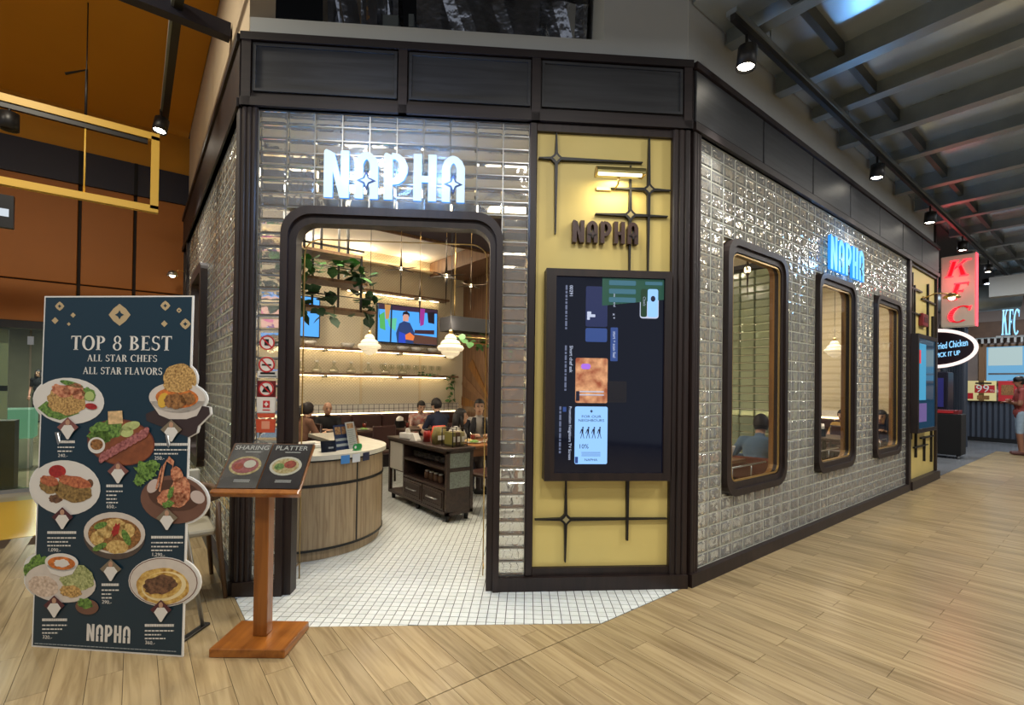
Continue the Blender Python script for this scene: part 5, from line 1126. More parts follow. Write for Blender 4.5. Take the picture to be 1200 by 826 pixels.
for n, (x, y, c_, lb) in enumerate(((2.78, 5.2, (150, 40, 34), 'dark red spice tin on the cart top'), (2.86, 5.05, (206, 60, 36), 'bright red snack bag on the cart top'), (2.80, 4.92, (122, 110, 62), 'olive green snack bag on the cart top'))):
    o = place('snack_pack', lb, 'packet', x, y, ZT, rnd.uniform(-.4, .4)); m_ = mat('pack_%d' % n, c_, 0.35, var=0.3, vscale=20)
    if n == 0: MB().lathe([(.045, 0), (.045, .12), (.03, .135)], 14).build('tin', m_, o); MB().lathe([(.032, .135), (.032, .15), (.001, .152)], 14).build('lid', M_black, o)
    else: MB().add([(-.09, -.03, 0), (.09, -.03, 0), (.1, 0, .1), (.09, -.01, .2), (-.09, -.01, .2), (-.1, 0, .1), (-.09, .03, 0), (.09, .03, 0), (.1, .035, .1), (.09, .01, .2), (-.09, .01, .2), (-.1, .035, .1)], [(0, 1, 2, 5), (5, 2, 3, 4), (6, 11, 8, 7), (11, 10, 9, 8), (0, 6, 7, 1), (4, 3, 9, 10), (1, 7, 8, 2), (2, 8, 9, 3), (0, 5, 11, 6), (5, 4, 10, 11)], True).build('bag', m_, o); MB().box(-.06, .06, -.034, -.028, .05, .1).build('front_label', M_stick, o)
o = place('display_rack', 'dark wire rack of snack boxes at the near end of the cart top', 'rack', 2.85, 4.68, ZT, 0.1)
for x in (-.1, .1):
    for y in (-.1, .1): MB().tube([(x, y, 0), (x, y, .2)], .006, 6).build('rack_post', M_black, o)
for z in (.02, .2): MB().ring([(-.1, -.1), (.1, -.1), (.1, .1), (-.1, .1)], [(-.09, -.09), (.09, -.09), (.09, .09), (-.09, .09)], z-.004, z+.004, 'z').build('rack_hoop', M_black, o)
for n, x in enumerate((-.06, 0, .06)):
    o2 = place('snack_box', ('yellow-green snack box in the wire rack', 'brown snack box in the middle of the wire rack', 'pale snack box in the wire rack')[n], 'box', 2.85+x, 4.68, ZT+.001, 0.1); tower(o2, 'carton', .05, .15, 0, .16, mat('snackbox_%d' % n, ((136, 128, 66), (94, 70, 48), (160, 150, 110))[n], 0.5)); MB().box(-.018, .018, -.0775, -.075, .05, .11).build('front_label', M_stick, o2)
for j in range(7):
    o = place('bowl_stack', 'stack of dark bowls on the open cart shelf', 'bowls', 2.80, 4.68+.13*j, .586, 0, 'stacks of bowls in the cart')
    for q in range(3): MB().lathe([(.02, 0), (.05, .025), (.056, .04), (.05, .04), (.02, .008)], 12, (0, 0, .022*q)).build('bowl', mat('dark_china', (70, 66, 62), 0.3), o)
for j in range(4):
    o = place('sauce_jar', 'small glass sauce jar on the lower cart shelf', 'jar', 2.78, 4.85+.11*j, .371, 0, 'jars in the cart'); MB().lathe([(.03, 0), (.035, .01), (.035, .07), (.025, .085)], 12).build('jar', mat('jar_brown', (104, 76, 56), 0.2), o); MB().lathe([(.027, .085), (.027, .1), (.001, .102)], 12).build('lid', M_china, o)

# ---- banquette, shelves, televisions on the back wall
b = thing('banquette', 'long dark brown leather banquette against the back wall', 'bench', (0.75, 8.2, 0))
for j in range(8): MB().bbox(0.58*j+0.004, 0.58*(j+1)-0.004, 0.36, 0.52, 0.44, 0.93, 0.025).build('back_cushion', M_leather, b); MB().bbox(0.58*j+0.004, 0.58*(j+1)-0.004, -0.0, 0.4, 0.36, 0.47, 0.03).build('seat_cushion', M_leather, b)
MB().box(0.0, 4.64, 0.03, 0.5, 0.0, 0.36).build('base', M_darkwoodh, b)
grd = MB()
for x in range(47): grd.box(0.75+0.1*x-0.003, 0.75+0.1*x+0.003, 8.726, 8.732, 0.95, 1.1)
for z in (0.95, 1.02, 1.1): grd.box(0.75, 5.4, 8.726, 8.732, z-0.003, z+0.003)
stuff(grd.build('tile_joint_grid', M_black, wb)); MB().box(0.75, 5.4, 8.732, 8.75, 0.94, 1.11).build('tile_strip', M_china, wb)
MB().box(0.75, 5.4, 8.722, 8.732, 0.932, 0.942).build('bench_led', M_led, wb)
for z, lb in ((2.10, 'upper wall shelf with bowls under the televisions'), (1.645, 'lower wall shelf lined with glassware')):
    s_ = thing('wall_shelf', lb, 'shelf', (1.0, 8.5, z)); MB().box(0, 4.2 if z > 2 else 4.25, 0, 0.235, -0.02, 0.02).build('board', M_walnut, s_); MB().box(0.02, 4.15, 0.16, 0.175, -0.03, -0.021).build('led_strip', M_led, s_)
    for x in (0.2, 1.6, 3.0, 4.05): MB().box(x, x+0.02, 0.02, 0.24, -0.06, -0.021).build('bracket', M_black, s_)
s_ = thing('wall_shelf', 'slim crown shelf above the televisions, lit from below', 'shelf', (2.9, 8.48, 3.16)); MB().box(0, 2.1, 0, 0.26, 0, 0.04).build('board', M_walnut, s_); MB().box(0.1, 1.95, 0.18, 0.20, -0.01, 0.0).build('led_strip', M_led, s_)
def carafe(o):
    MB().lathe([(.055, 0), (.075, .01), (.08, .05), (.06, .09), (.025, .12), (.02, .16), (.028, .18)], 14).build('body', M_clear, o); MB().lathe([(.03, .18), (.034, .2), (.02, .215), (.001, .217)], 12).build('stopper', M_china, o); MB().lathe([(.001, .012), (.065, .012), (.07, .05), (.001, .06)], 12).build('contents', mat('pale_contents', (226, 214, 190), 0.5), o); return o
c0 = None
for j in range(7):
    P = ony(352+13*j*1.55, 430, 8.58)
    if c0 is None: c0 = carafe(place('glass_carafe', 'squat glass carafe with a pale stopper on the lower wall shelf', 'carafe', P.x, 8.62, 1.666, 0, 'carafes on the lower wall shelf'))
    else: q = copy_tree(c0); q.location = (P.x, 8.62, 1.666)
g0 = None
for j in range(16):
    x = 3.62+0.085*j; y = 8.58+0.07*(j % 2)
    if g0 is None:
        g0 = place('stem_glass', 'clear stemmed glass on the lower wall shelf', 'glass', x, y, 1.666, 0, 'stem glasses on the lower wall shelf'); MB().lathe([(.03, 0), (.03, .004), (.004, .008), (.004, .09), (.03, .11), (.036, .15), (.03, .19)], 12).build('bowl', M_clear, g0); MB().lathe([(.028, .188), (.031, .192)], 12).build('rim', M_china, g0)
    else: q = copy_tree(g0); q.location = (x, y, 1.666)
b0 = None
for j, x in enumerate((2.35, 3.0, 4.05, 4.35, 4.7)):
    if b0 is None:
        b0 = place('serving_bowl', 'wide white serving bowl on the upper wall shelf', 'bowl', x, 8.6, 2.121, 0, 'bowls on the upper wall shelf'); MB().lathe([(.05, 0), (.08, .02), (.12, .08), (.112, .08), (.07, .025), (.001, .02)], 18).build('bowl', M_china, b0); MB().lathe([(.05, -.001), (.05, .012)], 18).build('foot_ring', M_walnut, b0)
    else: q = copy_tree(b0); q.location = (x, 8.6, 2.121)
# televisions
def tv(label, x0, x1, z0, z1, shapes):
    o = thing('television', label, 'television', (x0, 8.63, z0)); W_, H_ = x1-x0, z1-z0
    MB().bbox(-.02, W_+.02, 0, .06, -.02, H_+.02, .008).build('casing', M_black, o); MB().box(W_*.4, W_*.6, .06, .12, H_*.3, H_*.7).build('wall_mount', M_black, o)
    s2 = MB().box(0, W_, -.004, 0, 0, H_).build('screen', scr('tv_sky', (70, 150, 226), 1.1), o)
    for i_, (nm, pts, c_) in enumerate(shapes): MB().poly([(a*W_, b*H_) for a, b in pts], -.006-.0006*i_, -.004-.0006*i_).build(nm, scr('tv_%s' % nm, c_, 0.9), s2)
    return o
tv('television showing a person cooking among hanging herbs, above the shelves', 3.56, 4.80, 2.28, 2.98, [
    ('canopy', [(0, .86), (1, .9), (1, 1), (0, 1)], (60, 40, 60)), ('herb_bunch', [(.1, 1), (.2, 1), (.17, .62), (.12, .6)], (190, 140, 80)), ('green_herbs', [(.02, .7), (.1, .8), (.12, .3), (.03, .35)], (80, 170, 90)), ('leaf_cluster', [(.14, .62), (.3, .66), (.28, .3), (.18, .42)], (96, 190, 150)), ('pole', [(.2, 1), (.225, 1), (.215, 0), (.19, 0)], (26, 40, 60)), ('purple_cloth', [(.68, 1), (.78, 1), (.76, .55), (.7, .5)], (150, 50, 140)), ('dark_cloth', [(.82, .9), (.95, .95), (.95, .6), (.84, .62)], (30, 24, 34)), ('counter_top', [(.55, 0), (1, 0), (1, .22), (.55, .26)], (90, 60, 50)), ('crate', [(.6, .38), (.95, .42), (.95, .3), (.6, .28)], (56, 36, 46)),
    ('person_shirt', [(.31, 0), (.58, 0), (.6, .3), (.52, .56), (.42, .6), (.34, .52), (.29, .25)], (36, 60, 110)), ('person_face', [(.40, .6), (.49, .6), (.5, .76), (.45, .8), (.40, .76)], (206, 150, 130)), ('person_hair', [(.39, .72), (.40, .84), (.46, .88), (.51, .82), (.51, .72), (.48, .79), (.42, .79)], (26, 20, 26)), ('orange_bowl', [(.45, .1), (.58, .08), (.6, .2), (.52, .3), (.44, .22)], (226, 120, 60)), ('blue_apron', [(.33, 0), (.45, 0), (.44, .25), (.34, .3)], (40, 70, 190))])
tv('television showing bright flowers beside the hanging plant rack', 1.32, 2.50, 2.28, 2.95, [('flower_mass', [(.1, .05), (.5, .1), (.68, .4), (.6, .9), (.3, .95), (.1, .6)], (236, 180, 160)), ('yellow_bloom', [(.5, .6), (.62, .66), (.6, .8), (.5, .82)], (240, 200, 60)), ('pink_bloom', [(.2, .3), (.4, .3), (.42, .5), (.25, .55)], (220, 100, 150)), ('violet_bloom', [(.3, .1), (.42, .08), (.44, .2), (.32, .22)], (120, 40, 120))])

# ---- pendants
M_bronze = mat('dark_bronze', (58, 46, 32), 0.4, metal=0.6)
def star_lamp(label, P, up=0.33, dn=0.30, side=0.24):
    o = thing('star_pendant', label, 'pendant lamp', P, 0.5, 'star pendants inside the entrance')
    for d_, l_ in (((0, 0, 1), up), ((0, 0, -1), dn), ((1, 0, .04), side), ((-1, 0, -.04), side), ((0, 1, .0), side*.9), ((0, -1, 0), side*.9)):
        d_ = Vector(d_); MB().tube([d_*.02, d_*l_*.3, d_*l_], [.017, .009, .003], 6).build('spike', M_bronze, o)
    MB().ball((0, 0, 0), .022, 10, 8).build('bulb', glow('star_bulb', (255, 232, 180), 5), o)
    MB().tube([(0, 0, up), (0, 0, 3.7-P[2])], .003, 5).build('hanging_rod', M_brass, o); lamp_light('star_lamp_light', 'POINT', P, 3.0, WARM, .03)
for (u, v, d_), lb in zip(((470, 315, 5.5), (523, 323.4, 5.0), (492, 350.5, 6.0), (551.8, 334.8, 6.0)), ('brass star pendant in front of the big television', 'largest brass star pendant, hanging before the walnut soffit corner', 'lowest brass star pendant, overlapping the television', 'brass star pendant hanging before the wooden partition wall')):
    star_lamp(lb, depth(u, v, d_), .36 if u != 523 else .4)
M_opal = mat('frosted_opal_glass', (236, 226, 204), 0.5, emit=(255, 232, 190), estr=0.45)
def lantern(label, P, ztop):
    o = thing('lantern_pendant', label, 'pendant lamp', P, 0)
    MB().lathe([(.035, .16), (.06, .14), (.075, .11), (.07, .095), (.10, .08), (.125, .05), (.12, .03), (.15, .02), (.165, -.01), (.15, -.04), (.11, -.055), (.115, -.07), (.09, -.10), (.05, -.115), (.052, -.125), (.02, -.14), (.001, -.14)], 22, smooth=False).build('shade', M_opal, o)
    MB().lathe([(.02, .16), (.025, .2), (.01, .22)], 10).build('cap', M_brass, o); MB().tube([(0, 0, .2), (0, 0, ztop-P[2])], .004, 5).build('cable', M_black, o); lamp_light('lantern_light', 'POINT', P+Vector((0, 0, .3)), 6.0, WARM, .1)
lantern('opal tiered glass pendant hanging in front of the glassware shelf', depth(433, 405, 7.0), 3.95); lantern('opal glass pendant beside the charcoal planter', depth(528, 407, 6.0), 3.7)
lantern('opal tiered glass pendant seen through the middle window of the long wall', depth(978, 410, 8.6), 3.7)

# ---- hanging rack with plants over the counter
hr = thing('hanging_rack', 'black hanging rack with three wooden shelves of trailing plants above the counter', 'hanging rack', (0.9, 5.2, 0))
zs = (2.89, 2.60, 2.30)
for z, xr in zip(zs, (1.06, 1.12, 1.22)):
    MB().box(-.1, xr, 0, .32, z-.03, z).build('shelf', M_walnut, hr)
    if z < 2.8: MB().tube([(-.1, -.01, z+.12), (xr, -.01, z+.12)], .006, 6).build('rail', M_black, hr)
MB().box(-.1, 1.08, .0, .012, 2.93, 2.95).build('top_rail', M_black, hr)
for x in (.45, .62, .9):
    MB().box(x-.012, x+.012, .0, .024, 2.89, 3.70).build('hanger', M_black, hr); MB().box(x-.01, x+.01, .3, .32, 2.27, 3.70).build('back_hanger', M_black, hr)
for x in (.45, 1.05): MB().box(x-.01, x+.01, 0, .02, 2.27, 2.89).build('upright', M_black, hr)
LEAF = None
def leaf_mesh(m, nm):
    w_ = .5; v = [(0, 0, 0), (.34, .25, .05), (.40, .6, .03), (0, 1, -.08), (-.40, .6, .03), (-.34, .25, .05), (0, .5, -.03)]
    return MB().add(v, [(0, 1, 6), (1, 2, 6), (2, 3, 6), (3, 4, 6), (4, 5, 6), (5, 0, 6)], True).mesh(nm, m)
LM = leaf_mesh(M_leaf, 'leaf'); LMD = leaf_mesh(M_leafd, 'leaf')
def plant(name, label, P, n, spread, size, drop=0.1, pot=None, me=LM, seed=1, stems=True):
    """a small plant whose leaves are separate parts"""
    rn = random.Random(seed); o = thing(name, label, 'plant', P, 0)
    if pot: MB().lathe([(pot*.7, 0), (pot, pot*1.2), (pot*.9, pot*1.2), (pot*.6, .01)], 12).build('pot', M_china, o)
    for j in range(n):
        x, y = rn.uniform(-1, 1)*spread[0], rn.uniform(-1, 1)*spread[1]; z = rn.uniform(-drop, spread[2])
        l = link('leaf', me, o, (x, y, z), (rn.uniform(-1.2, .6), rn.uniform(-.5, .5), rn.uniform(0, 6.28))); s_ = size*rn.uniform(.7, 1.2); l.scale = (s_, s_, s_)
    if stems: MB().tube([(-spread[0], 0, 0), (0, 0, .02), (spread[0], 0, 0), (spread[0]*1.02, -.02, -drop)], .004, 5).build('vine', M_leafd, o)
    return o
plant('trailing_plant', 'round-leaved trailing plant on the middle shelf of the hanging rack', (1.45, 5.16, 2.68), 60, (.48, .06, .12), .13, .05, seed=2)
plant('trailing_plant', 'dark trailing plant spilling from the end of the middle rack shelf', (1.98, 5.3, 2.62), 16, (.14, .1, .12), .14, .08, me=LMD, seed=3)
plant('trailing_plant', 'large-leaved dark plant hanging over the lowest rack shelf', (1.3, 5.16, 2.38), 34, (.34, .06, .1), .15, .2, me=LMD, seed=4)
plant('trailing_plant', 'dark leafy plant at the right end of the lowest rack shelf', (2.03, 5.25, 2.38), 18, (.14, .1, .1), .15, .14, me=LMD, seed=5)
plant('trailing_plant', 'trailing vine hanging from the end of the glassware shelf', (5.08, 8.5, 1.50), 34, (.07, .06, .2), .10, .34, seed=6)
plant('trailing_plant', 'leafy sprig lying on the glassware shelf', (4.6, 8.55, 1.68), 12, (.2, .06, .03), .07, .0, seed=7)
pb = thing('hanging_planter', 'charcoal hanging planter box with a brass rail near the wooden partition', 'planter', (3.13, 5.25, 2.12))
MB().box(0, 1.5, 0, .3, .06, .24).build('box', mat('charcoal_panel', (38, 38, 42), 0.7), pb); MB().tube([(0, -.03, -.02), (1.5, -.03, -.02)], .007, 6).build('rail', M_brass, pb); MB().box(0, 1.5, .02, .28, -.10, -.08).build('lower_shelf', M_tabletop, pb)
for x in (.1, 1.3): MB().tube([(x, .1, .24), (x, .1, 1.58)], .006, 6).build('hanger', M_brass, pb); MB().tube([(x, .1, -.1), (x, .1, .06)], .006, 6).build('strut', M_brass, pb)
plant('trailing_plant', 'bright green trailing plant in the hanging planter box', (3.56, 5.24, 2.08), 34, (.40, .1, .06), .11, .10, seed=8)
for i_, x in enumerate((3.2, 3.3, 3.4)):
    o = place('small_jar', 'small jar on the shelf below the charcoal planter', 'jar', x, 5.4, 2.04, 0, 'jars under the planter'); MB().lathe([(.03, 0), (.035, .05), (.02, .08), (.02, .1)], 10).build('body', M_patt, o); MB().lathe([(.022, .1), (.022, .11), (.001, .112)], 10).build('lid', M_black, o)

# ---- tables and chairs
def table(label, x, y, w_, d_, m, z=.74, rot=0, base=True, name='dining_table'):
    o = thing(name, label, 'table', (x, y, 0), rot)
    MB().bbox(-w_/2, w_/2, -d_/2, d_/2, z-.035, z, .006).build('top', m, o)
    if base: MB().lathe([(.2, 0), (.2, .015), (.03, .04), (.03, z-.04), (.09, z-.035)], 14).build('pedestal', M_black, o)
    else:
        for sx in (-1, 1):
            for sy in (-1, 1): MB().bbox(sx*(w_/2-.05)-.025, sx*(w_/2-.05)+.025, sy*(d_/2-.05)-.025, sy*(d_/2-.05)+.025, 0, z-.035, .004).build('leg', m, o)
        MB().box(-w_/2+.05, w_/2-.05, -d_/2+.04, -d_/2+.06, z-.14, z-.035).build('apron', m, o)
    return o
table('dark dining table before the couple on the banquette', 2.78, 7.72, .8, .62, M_darktop)
table('dark dining table before the diner in the patterned shirt', 3.95, 7.62, .9, .62, M_darktop)
table('warm wooden dining table with food, between the cart and the partition', 3.62, 5.35, .9, .75, M_tabletop, base=False)
table('warm wooden table just behind the first window of the long wall', 4.78, 2.85, 1.0, .6, M_tabletop)
table('dark dining table behind the middle window of the long wall', 8.8, 3.05, .8, .7, M_darktop)
table('dark dining table behind the narrowest window of the long wall', 9.0, 2.55, .1, .1, M_darktop) if False else None
def chair(label, x, y, rot, m=M_leather, frame=M_darkwood, bt=.86):
    o = thing('dining_chair', label, 'chair', (x, y, 0), rot)
    MB().bbox(-.21, .21, -.21, .21, .42, .47, .02).build('seat', m, o); MB().bbox(-.20, .20, .19, .225, .52, bt, .015).build('backrest', m, o)
    for sx in (-1, 1):
        for sy in (-1, 1): MB().tube([(sx*.2, sy*.2, 0), (sx*.185, sy*.19, .43)]+([(sx*.18, .205, bt)] if sy > 0 else []), .016, 8).build('leg', frame, o)
    return o
chair('dark leather dining chair between the counter and the cart', 2.95, 7.12, 3.3); chair('dark leather chair under the woman with tied-back hair', 2.05, 7.8, -1.5); chair('dark leather chair at the patterned-shirt diner table', 4.27, 7.1, 3.1)
M_redch = mat('dark_red_leather', (96, 34, 26), 0.4); chair('dark red leather chair under the man in the denim shirt', depth(893, 500, 5.3).x, depth(893, 500, 5.3).y+.06, math.atan2(.25, 1)+PI/2, M_redch, bt=.76)
chair('dark chair under the diner in the dark jacket', 4.1, 6.05, math.atan2(-1, -.55)+PI/2); chair('dark chair under the long-haired diner', 3.48, 5.79, math.atan2(-.75, .8)+PI/2)
chair('dark leather chair beside the warm wooden table leg', 3.35, 4.72, 3.3)
chair('dark chair behind the middle window', 9.55, 3.1, -1.6); chair('dark chair behind the narrowest window', 9.05, 2.48, -1.4)
def dishset(x, y, z, n, seed):
    rn = random.Random(seed)
    for j in range(n):
        px_, py_ = x+rn.uniform(-.28, .28), y+rn.uniform(-.18, .18)
        if j % 2 == 0:
            o = place('dinner_plate', ('plate of food on the table between cart and partition', 'plate of food on the dark table by the banquette')[0 if y < 6 else 1], 'plate', px_, py_, z, 0, 'plates on the tables'); MB().lathe([(.05, 0), (.1, .012), (.105, .016), (.06, .008), (.001, .006)], 16).build('plate', M_china, o); MB().ball((0, 0, .02), (.06, .055, .022), 10, 6).build('food', (M_fyel, M_fgrn, M_fbrn)[j % 3], o)
        else:
            o = place('drinking_glass', ('filled glass on the table between cart and partition', 'filled glass on the dark table by the banquette')[0 if y < 6 else 1], 'glass', px_, py_, z, 0, 'glasses on the tables'); MB().lathe([(.028, 0), (.036, .12), (.033, .12), (.026, .006)], 12).build('tumbler', M_clear, o); MB().lathe([(.001, .006), (.026, .008), (.031, .09), (.001, .091)], 12).build('drink', mat('drink_red', (140, 40, 30), 0.2), o)
dishset(3.62, 5.33, .74, 7, 3); dishset(2.78, 7.7, .74, 5, 4); dishset(3.95, 7.6, .74, 6, 5)
for (x, y, lb) in ((3.6, 7.72, 'black napkin holder with white napkins on the banquette table'), (8.72, 3.05, 'black napkin holder with white napkins behind the middle window'),):
    o = place('napkin_holder', lb, 'napkin holder', x, y, .74, .3); MB().ring(rrect(-.07, .07, -.05, .05, .01), rrect(-.06, .06, -.04, .04, .008), 0, .12, 'z').box(-.06, .06, -.04, .04, 0, .01).build('holder', M_black, o); MB().poly([(-.05, .02), (.05, .02), (.06, .17), (0, .2), (-.05, .16)], -.03, .03).build('napkins', M_stick, o)
for x, y in ((4.62, 2.72), (5.0, 2.62)):
    o = place('folded_napkin', 'white napkin cone standing on the warm wooden table by the window', 'napkin', x, y, .74, 0, 'napkin cones by the window'); MB().lathe([(.012, 0), (.03, .07), (.055, .14), (.05, .14), (.01, .01)], 10).build('cone', M_stick, o); MB().lathe([(.02, 0), (.02, .008)], 10).build('base', M_white, o)

# ---- green glass block screen behind the first window
M_grn_glass = mat('green_cast_glass', (206, 222, 190), 0.12, spec=0.6); pset(M_grn_glass.node_tree.nodes['Principled BSDF'], Transmission_Weight=0.6, IOR=1.35)
gs = thing('glass_block_screen', 'free-standing screen of stacked green glass blocks behind the first window', 'partition', (6.15, 2.35, 0))
gb = MB().bbox(0, .08, .004, .186, .002, .094, .012).mesh('glass_block', M_grn_glass)
for i_ in range(7):
    for j in range(27): link('glass_block', gb, gs, (0, .19*i_, .35+.098*j))
MB().box(-.02, .1, -.02, 1.36, 0, .35).build('base', M_darkwoodh, gs); MB().box(-.01, .09, -.04, 0, .35, 3.05).build('end_post', M_darkwood, gs); MB().box(-.01, .09, 1.335, 1.37, .35, 3.05).build('end_post', M_darkwood, gs); MB().box(-.01, .09, -.04, 1.37, 3.0, 3.08).build('cap', M_darkwood, gs)
q = thing('star_pendant', 'brass star pendant seen through the first window', 'pendant lamp', depth(876, 316, 4.7), 0.4)
for d_, l_ in (((0, 0, 1), .3), ((0, 0, -1), .26), ((1, 0, .04), .26), ((-1, 0, -.04), .3), ((0, 1, 0), .24), ((0, -1, 0), .2)):
    d_ = Vector(d_); MB().tube([d_*.02, d_*l_*.3, d_*l_], [.017, .009, .003], 6).build('spike', M_bronze, q)
MB().ball((0, 0, 0), .032, 10, 8).build('bulb', glow('star_bulb', (255, 232, 180), 14), q); MB().tube([(0, 0, .3), (0, 0, 3.7-q.location.z)], .003, 5).build('hanging_rod', M_brass, q)
MB().box(10.735, 10.75, 2.2, 8.7, 0.93, 1.08).build('tile_strip', M_china, we); MB().box(10.725, 10.735, 2.2, 8.7, 0.93, 0.94).build('bench_led', M_led, we)
b2 = thing('banquette', 'dark leather banquette along the far end wall behind the windows', 'bench', (10.2, 2.3, 0))
for j in range(6): MB().bbox(.36, .5, .6*j, .6*(j+1)-.008, .44, .92, .025).build('back_cushion', M_leather, b2); MB().bbox(0, .4, .6*j, .6*(j+1)-.008, .36, .47, .03).build('seat_cushion', M_leather, b2)
MB().box(.03, .48, 0, 3.6, 0, .36).build('base', M_darkwoodh, b2)

# ================================================================== NEIGHBOURING FRIED-CHICKEN SHOP AT THE END OF THE WALKWAY
M_gtile = mat('grey_floor_tile', (112, 114, 116), 0.25, var=0.12, vscale=2.0)
M_corr = mat('blue_grey_corrugated_steel', (84, 92, 104), 0.35, metal=0.6)
M_maroon = mat('maroon_wall', (70, 24, 30), 0.6)
fg = struct(MB().box(10.86, 24, 2.06, 9.0, -0.06, 0.0005).box(17.0, 24, -7, 2.06, -0.06, 0.0005).build('floor_grey', M_gtile))
KX = 20.0
wk = struct(MB().box(KX, KX+0.15, -7, 6, 0, 4.45).build('wall_chicken_shop', mat('taupe_wall', (134, 120, 112), 0.7, var=0.1, vscale=2)))
struct(MB().box(10.86, KX, 6.0, 6.1, 0, 4.45).build('wall_chicken_side', M_maroon))
struct(MB().box(10.86, 24, 2.08, 6.1, 4.40, 4.45).build('ceiling_chicken_shop', mat('dark_grey_ceiling', (48, 48, 52), 0.8)))
struct(MB().box(10.80, 10.86, 2.06, 6.0, 0, 4.45).build('wall_shop_flank', M_darkwood))
def corrugated(name, parent, x, y0, y1, z0, z1, m, pitch=0.12):
    mb = MB(); n = int((y1-y0)/pitch*4); v = []
    for i in range(n+1):
        y = y0+(y1-y0)*i/n; d = 0.025*math.sin(2*PI*(y-y0)/pitch); v += [(x-0.03+d, y, z0), (x-0.03+d, y, z1)]
    mb.add(v, [(2*i, 2*i+2, 2*i+3, 2*i+1) for i in range(n)], True); return mb.build(name, m, parent)
corrugated('corrugated_dado', wk, KX, -3.5, 3.05, 0.12, 1.18, M_corr); MB().box(KX-0.07, KX, -3.5, 3.05, 0, 0.12).build('kick_plate', M_blackmatt, wk); MB().box(KX-0.08, KX, -3.5, 3.05, 1.17, 1.21).build('dado_rail', M_darkwood, wk)
wk2 = struct(MB().ring([(-0.5, 1.72), (2.72, 1.72), (2.72, 2.86), (-0.5, 2.86)], [(-0.42, 1.80), (2.64, 1.80), (2.64, 2.80), (-0.42, 2.80)], KX-0.06, KX, 'x').build('window_6', mat('tan_timber', (128, 96, 66), 0.5)))
MB().box(KX-0.03, KX-0.02, -0.42, 2.64, 1.80, 2.80).build('lit_pane', glow('cool_lit_glass', (120, 190, 235), 0.55), wk2)
for y in (-0.4, 0.36, 1.12, 1.88): MB().box(KX-0.045, KX-0.03, y+0.02, y+0.72, 2.25, 2.78).build('pale_menu_panel', glow('pale_panel', (190, 214, 214), 0.6), wk2)
MB().box(KX-0.045, KX-0.03, -0.4, 2.6, 1.98, 2.03).build('sill_bar', M_steel, wk2)
MB().box(KX-0.10, KX, -3.5, 3.1, 3.06, 3.55).build('timber_signboard', mat('brown_boards', (92, 66, 46), 0.6, var=0.2, vscale=6), wk)
for j in range(48): MB().box(KX-0.26, KX-0.22, -3.4+0.135*j, -3.35+0.135*j, 2.90, 3.04).build('awning_slat', mat('pale_slat', (176, 176, 172), 0.4), wk)
MB().box(KX-0.24, KX-0.1, -3.4, 3.1, 3.04, 3.07).build('awning_top', M_galv, wk)
MB().box(KX-0.12, KX, 2.68, 2.80, 1.2, 2.9).build('timber_post', mat('tan_timber', (128, 96, 66), 0.5), wk)
MB().box(KX-4.6, KX-4.3, -3.5, 2.0, 3.65, 4.1).build('ceiling_beam', M_gypsum, wk)
# blue-white letter sign
M_kblue = glow('letter_blue_white', (140, 205, 250), 1.1); M_kred = glow('neon_red', (255, 40, 50), 3.2); M_kredd = mat('letter_red', (190, 20, 34), 0.4, emit=(220, 20, 40), estr=0.5)
P = onx(1185, 393, 18.0); o = thing('illuminated_sign', 'glowing blue-white KFC letters on a bracket above the serving hatch', 'sign', (18.0, P.y, P.z), math.atan2(-.25, -1)+PI/2)
xx = -0.18
for c in 'KFC':
    ps, wd_ = SERIF(c); mb = MB()
    for p in ps: mb.poly([(xx+(a+0.15*b)*0.125, 0.02+b*0.66) for a, b in p], -0.03, 0.03)
    mb.build('letter', M_kblue, o); xx += wd_*0.125+0.012
MB().box(-0.28, 0.26, -0.02, 0.02, -0.04, 0.0).build('rail', M_steel, o); MB().tube([(0.0, 0, 0.0), (0.0, 0, 4.4-P.z)], 0.015, 6).build('hanger', M_black, o)
# blade sign with red neon letters
bx = 12.0; y1, y0, z0, z1 = 2.21, 1.73, 2.68, 4.01
o = thing('blade_sign', 'upright pale light box with red neon KFC letters at the end of the walkway', 'sign', (bx, 0, 0))
MB().bbox(-0.02, 0.14, y0, y1, z0, z1, 0.012).build('box', mat('blade_face', (190, 184, 168), 0.5, emit=(190, 180, 160), estr=0.12), o)
MB().box(-0.03, 0.15, y0-0.012, y0, z0, z1).build('neon_edge', mat('edge_pink', (230, 120, 130), 0.4, emit=(255, 70, 90), estr=1.2), o); MB().tube([(0.06, y1, 3.8), (0.06, 2.5, 3.8), (0.06, 2.5, 4.4)], 0.03, 8).build('bracket', M_black, o)
for j, c in enumerate('KFC'):
    ps, wd_ = SERIF(c); h_ = 0.30; sx_ = 0.30/0.86; zb_ = z1-0.40-0.425*j
    def mp(a, b): return ((y0+y1)/2-((a-wd_/2+0.22*b-0.05)*sx_), zb_+b*h_)
    mb = MB(); mr = MB()
    for p in ps:
        mr.poly([mp(*q) for q in p], -0.032, -0.02, 'x')
    l_ = mr.build('letter', M_kredd, o)
    for p in ps:
        if parea(p) > 0.03 or c == 'C': pass
    for p in ps:
        if parea(p) > 0.012: cxx = sum(q[0] for q in p)/len(p); czz = sum(q[1] for q in p)/len(p); mb.tube([(-0.04,)+mp(*q) for q in p+[p[0]]], 0.006, 5, caps=False)
    stuff(mb.build('neon_outline', M_kred, l_))
lamp_light('neon_spill', 'POINT', (bx-0.25, 2.0, 3.5), 5.0, (1, 0.1, 0.12), 0.2)
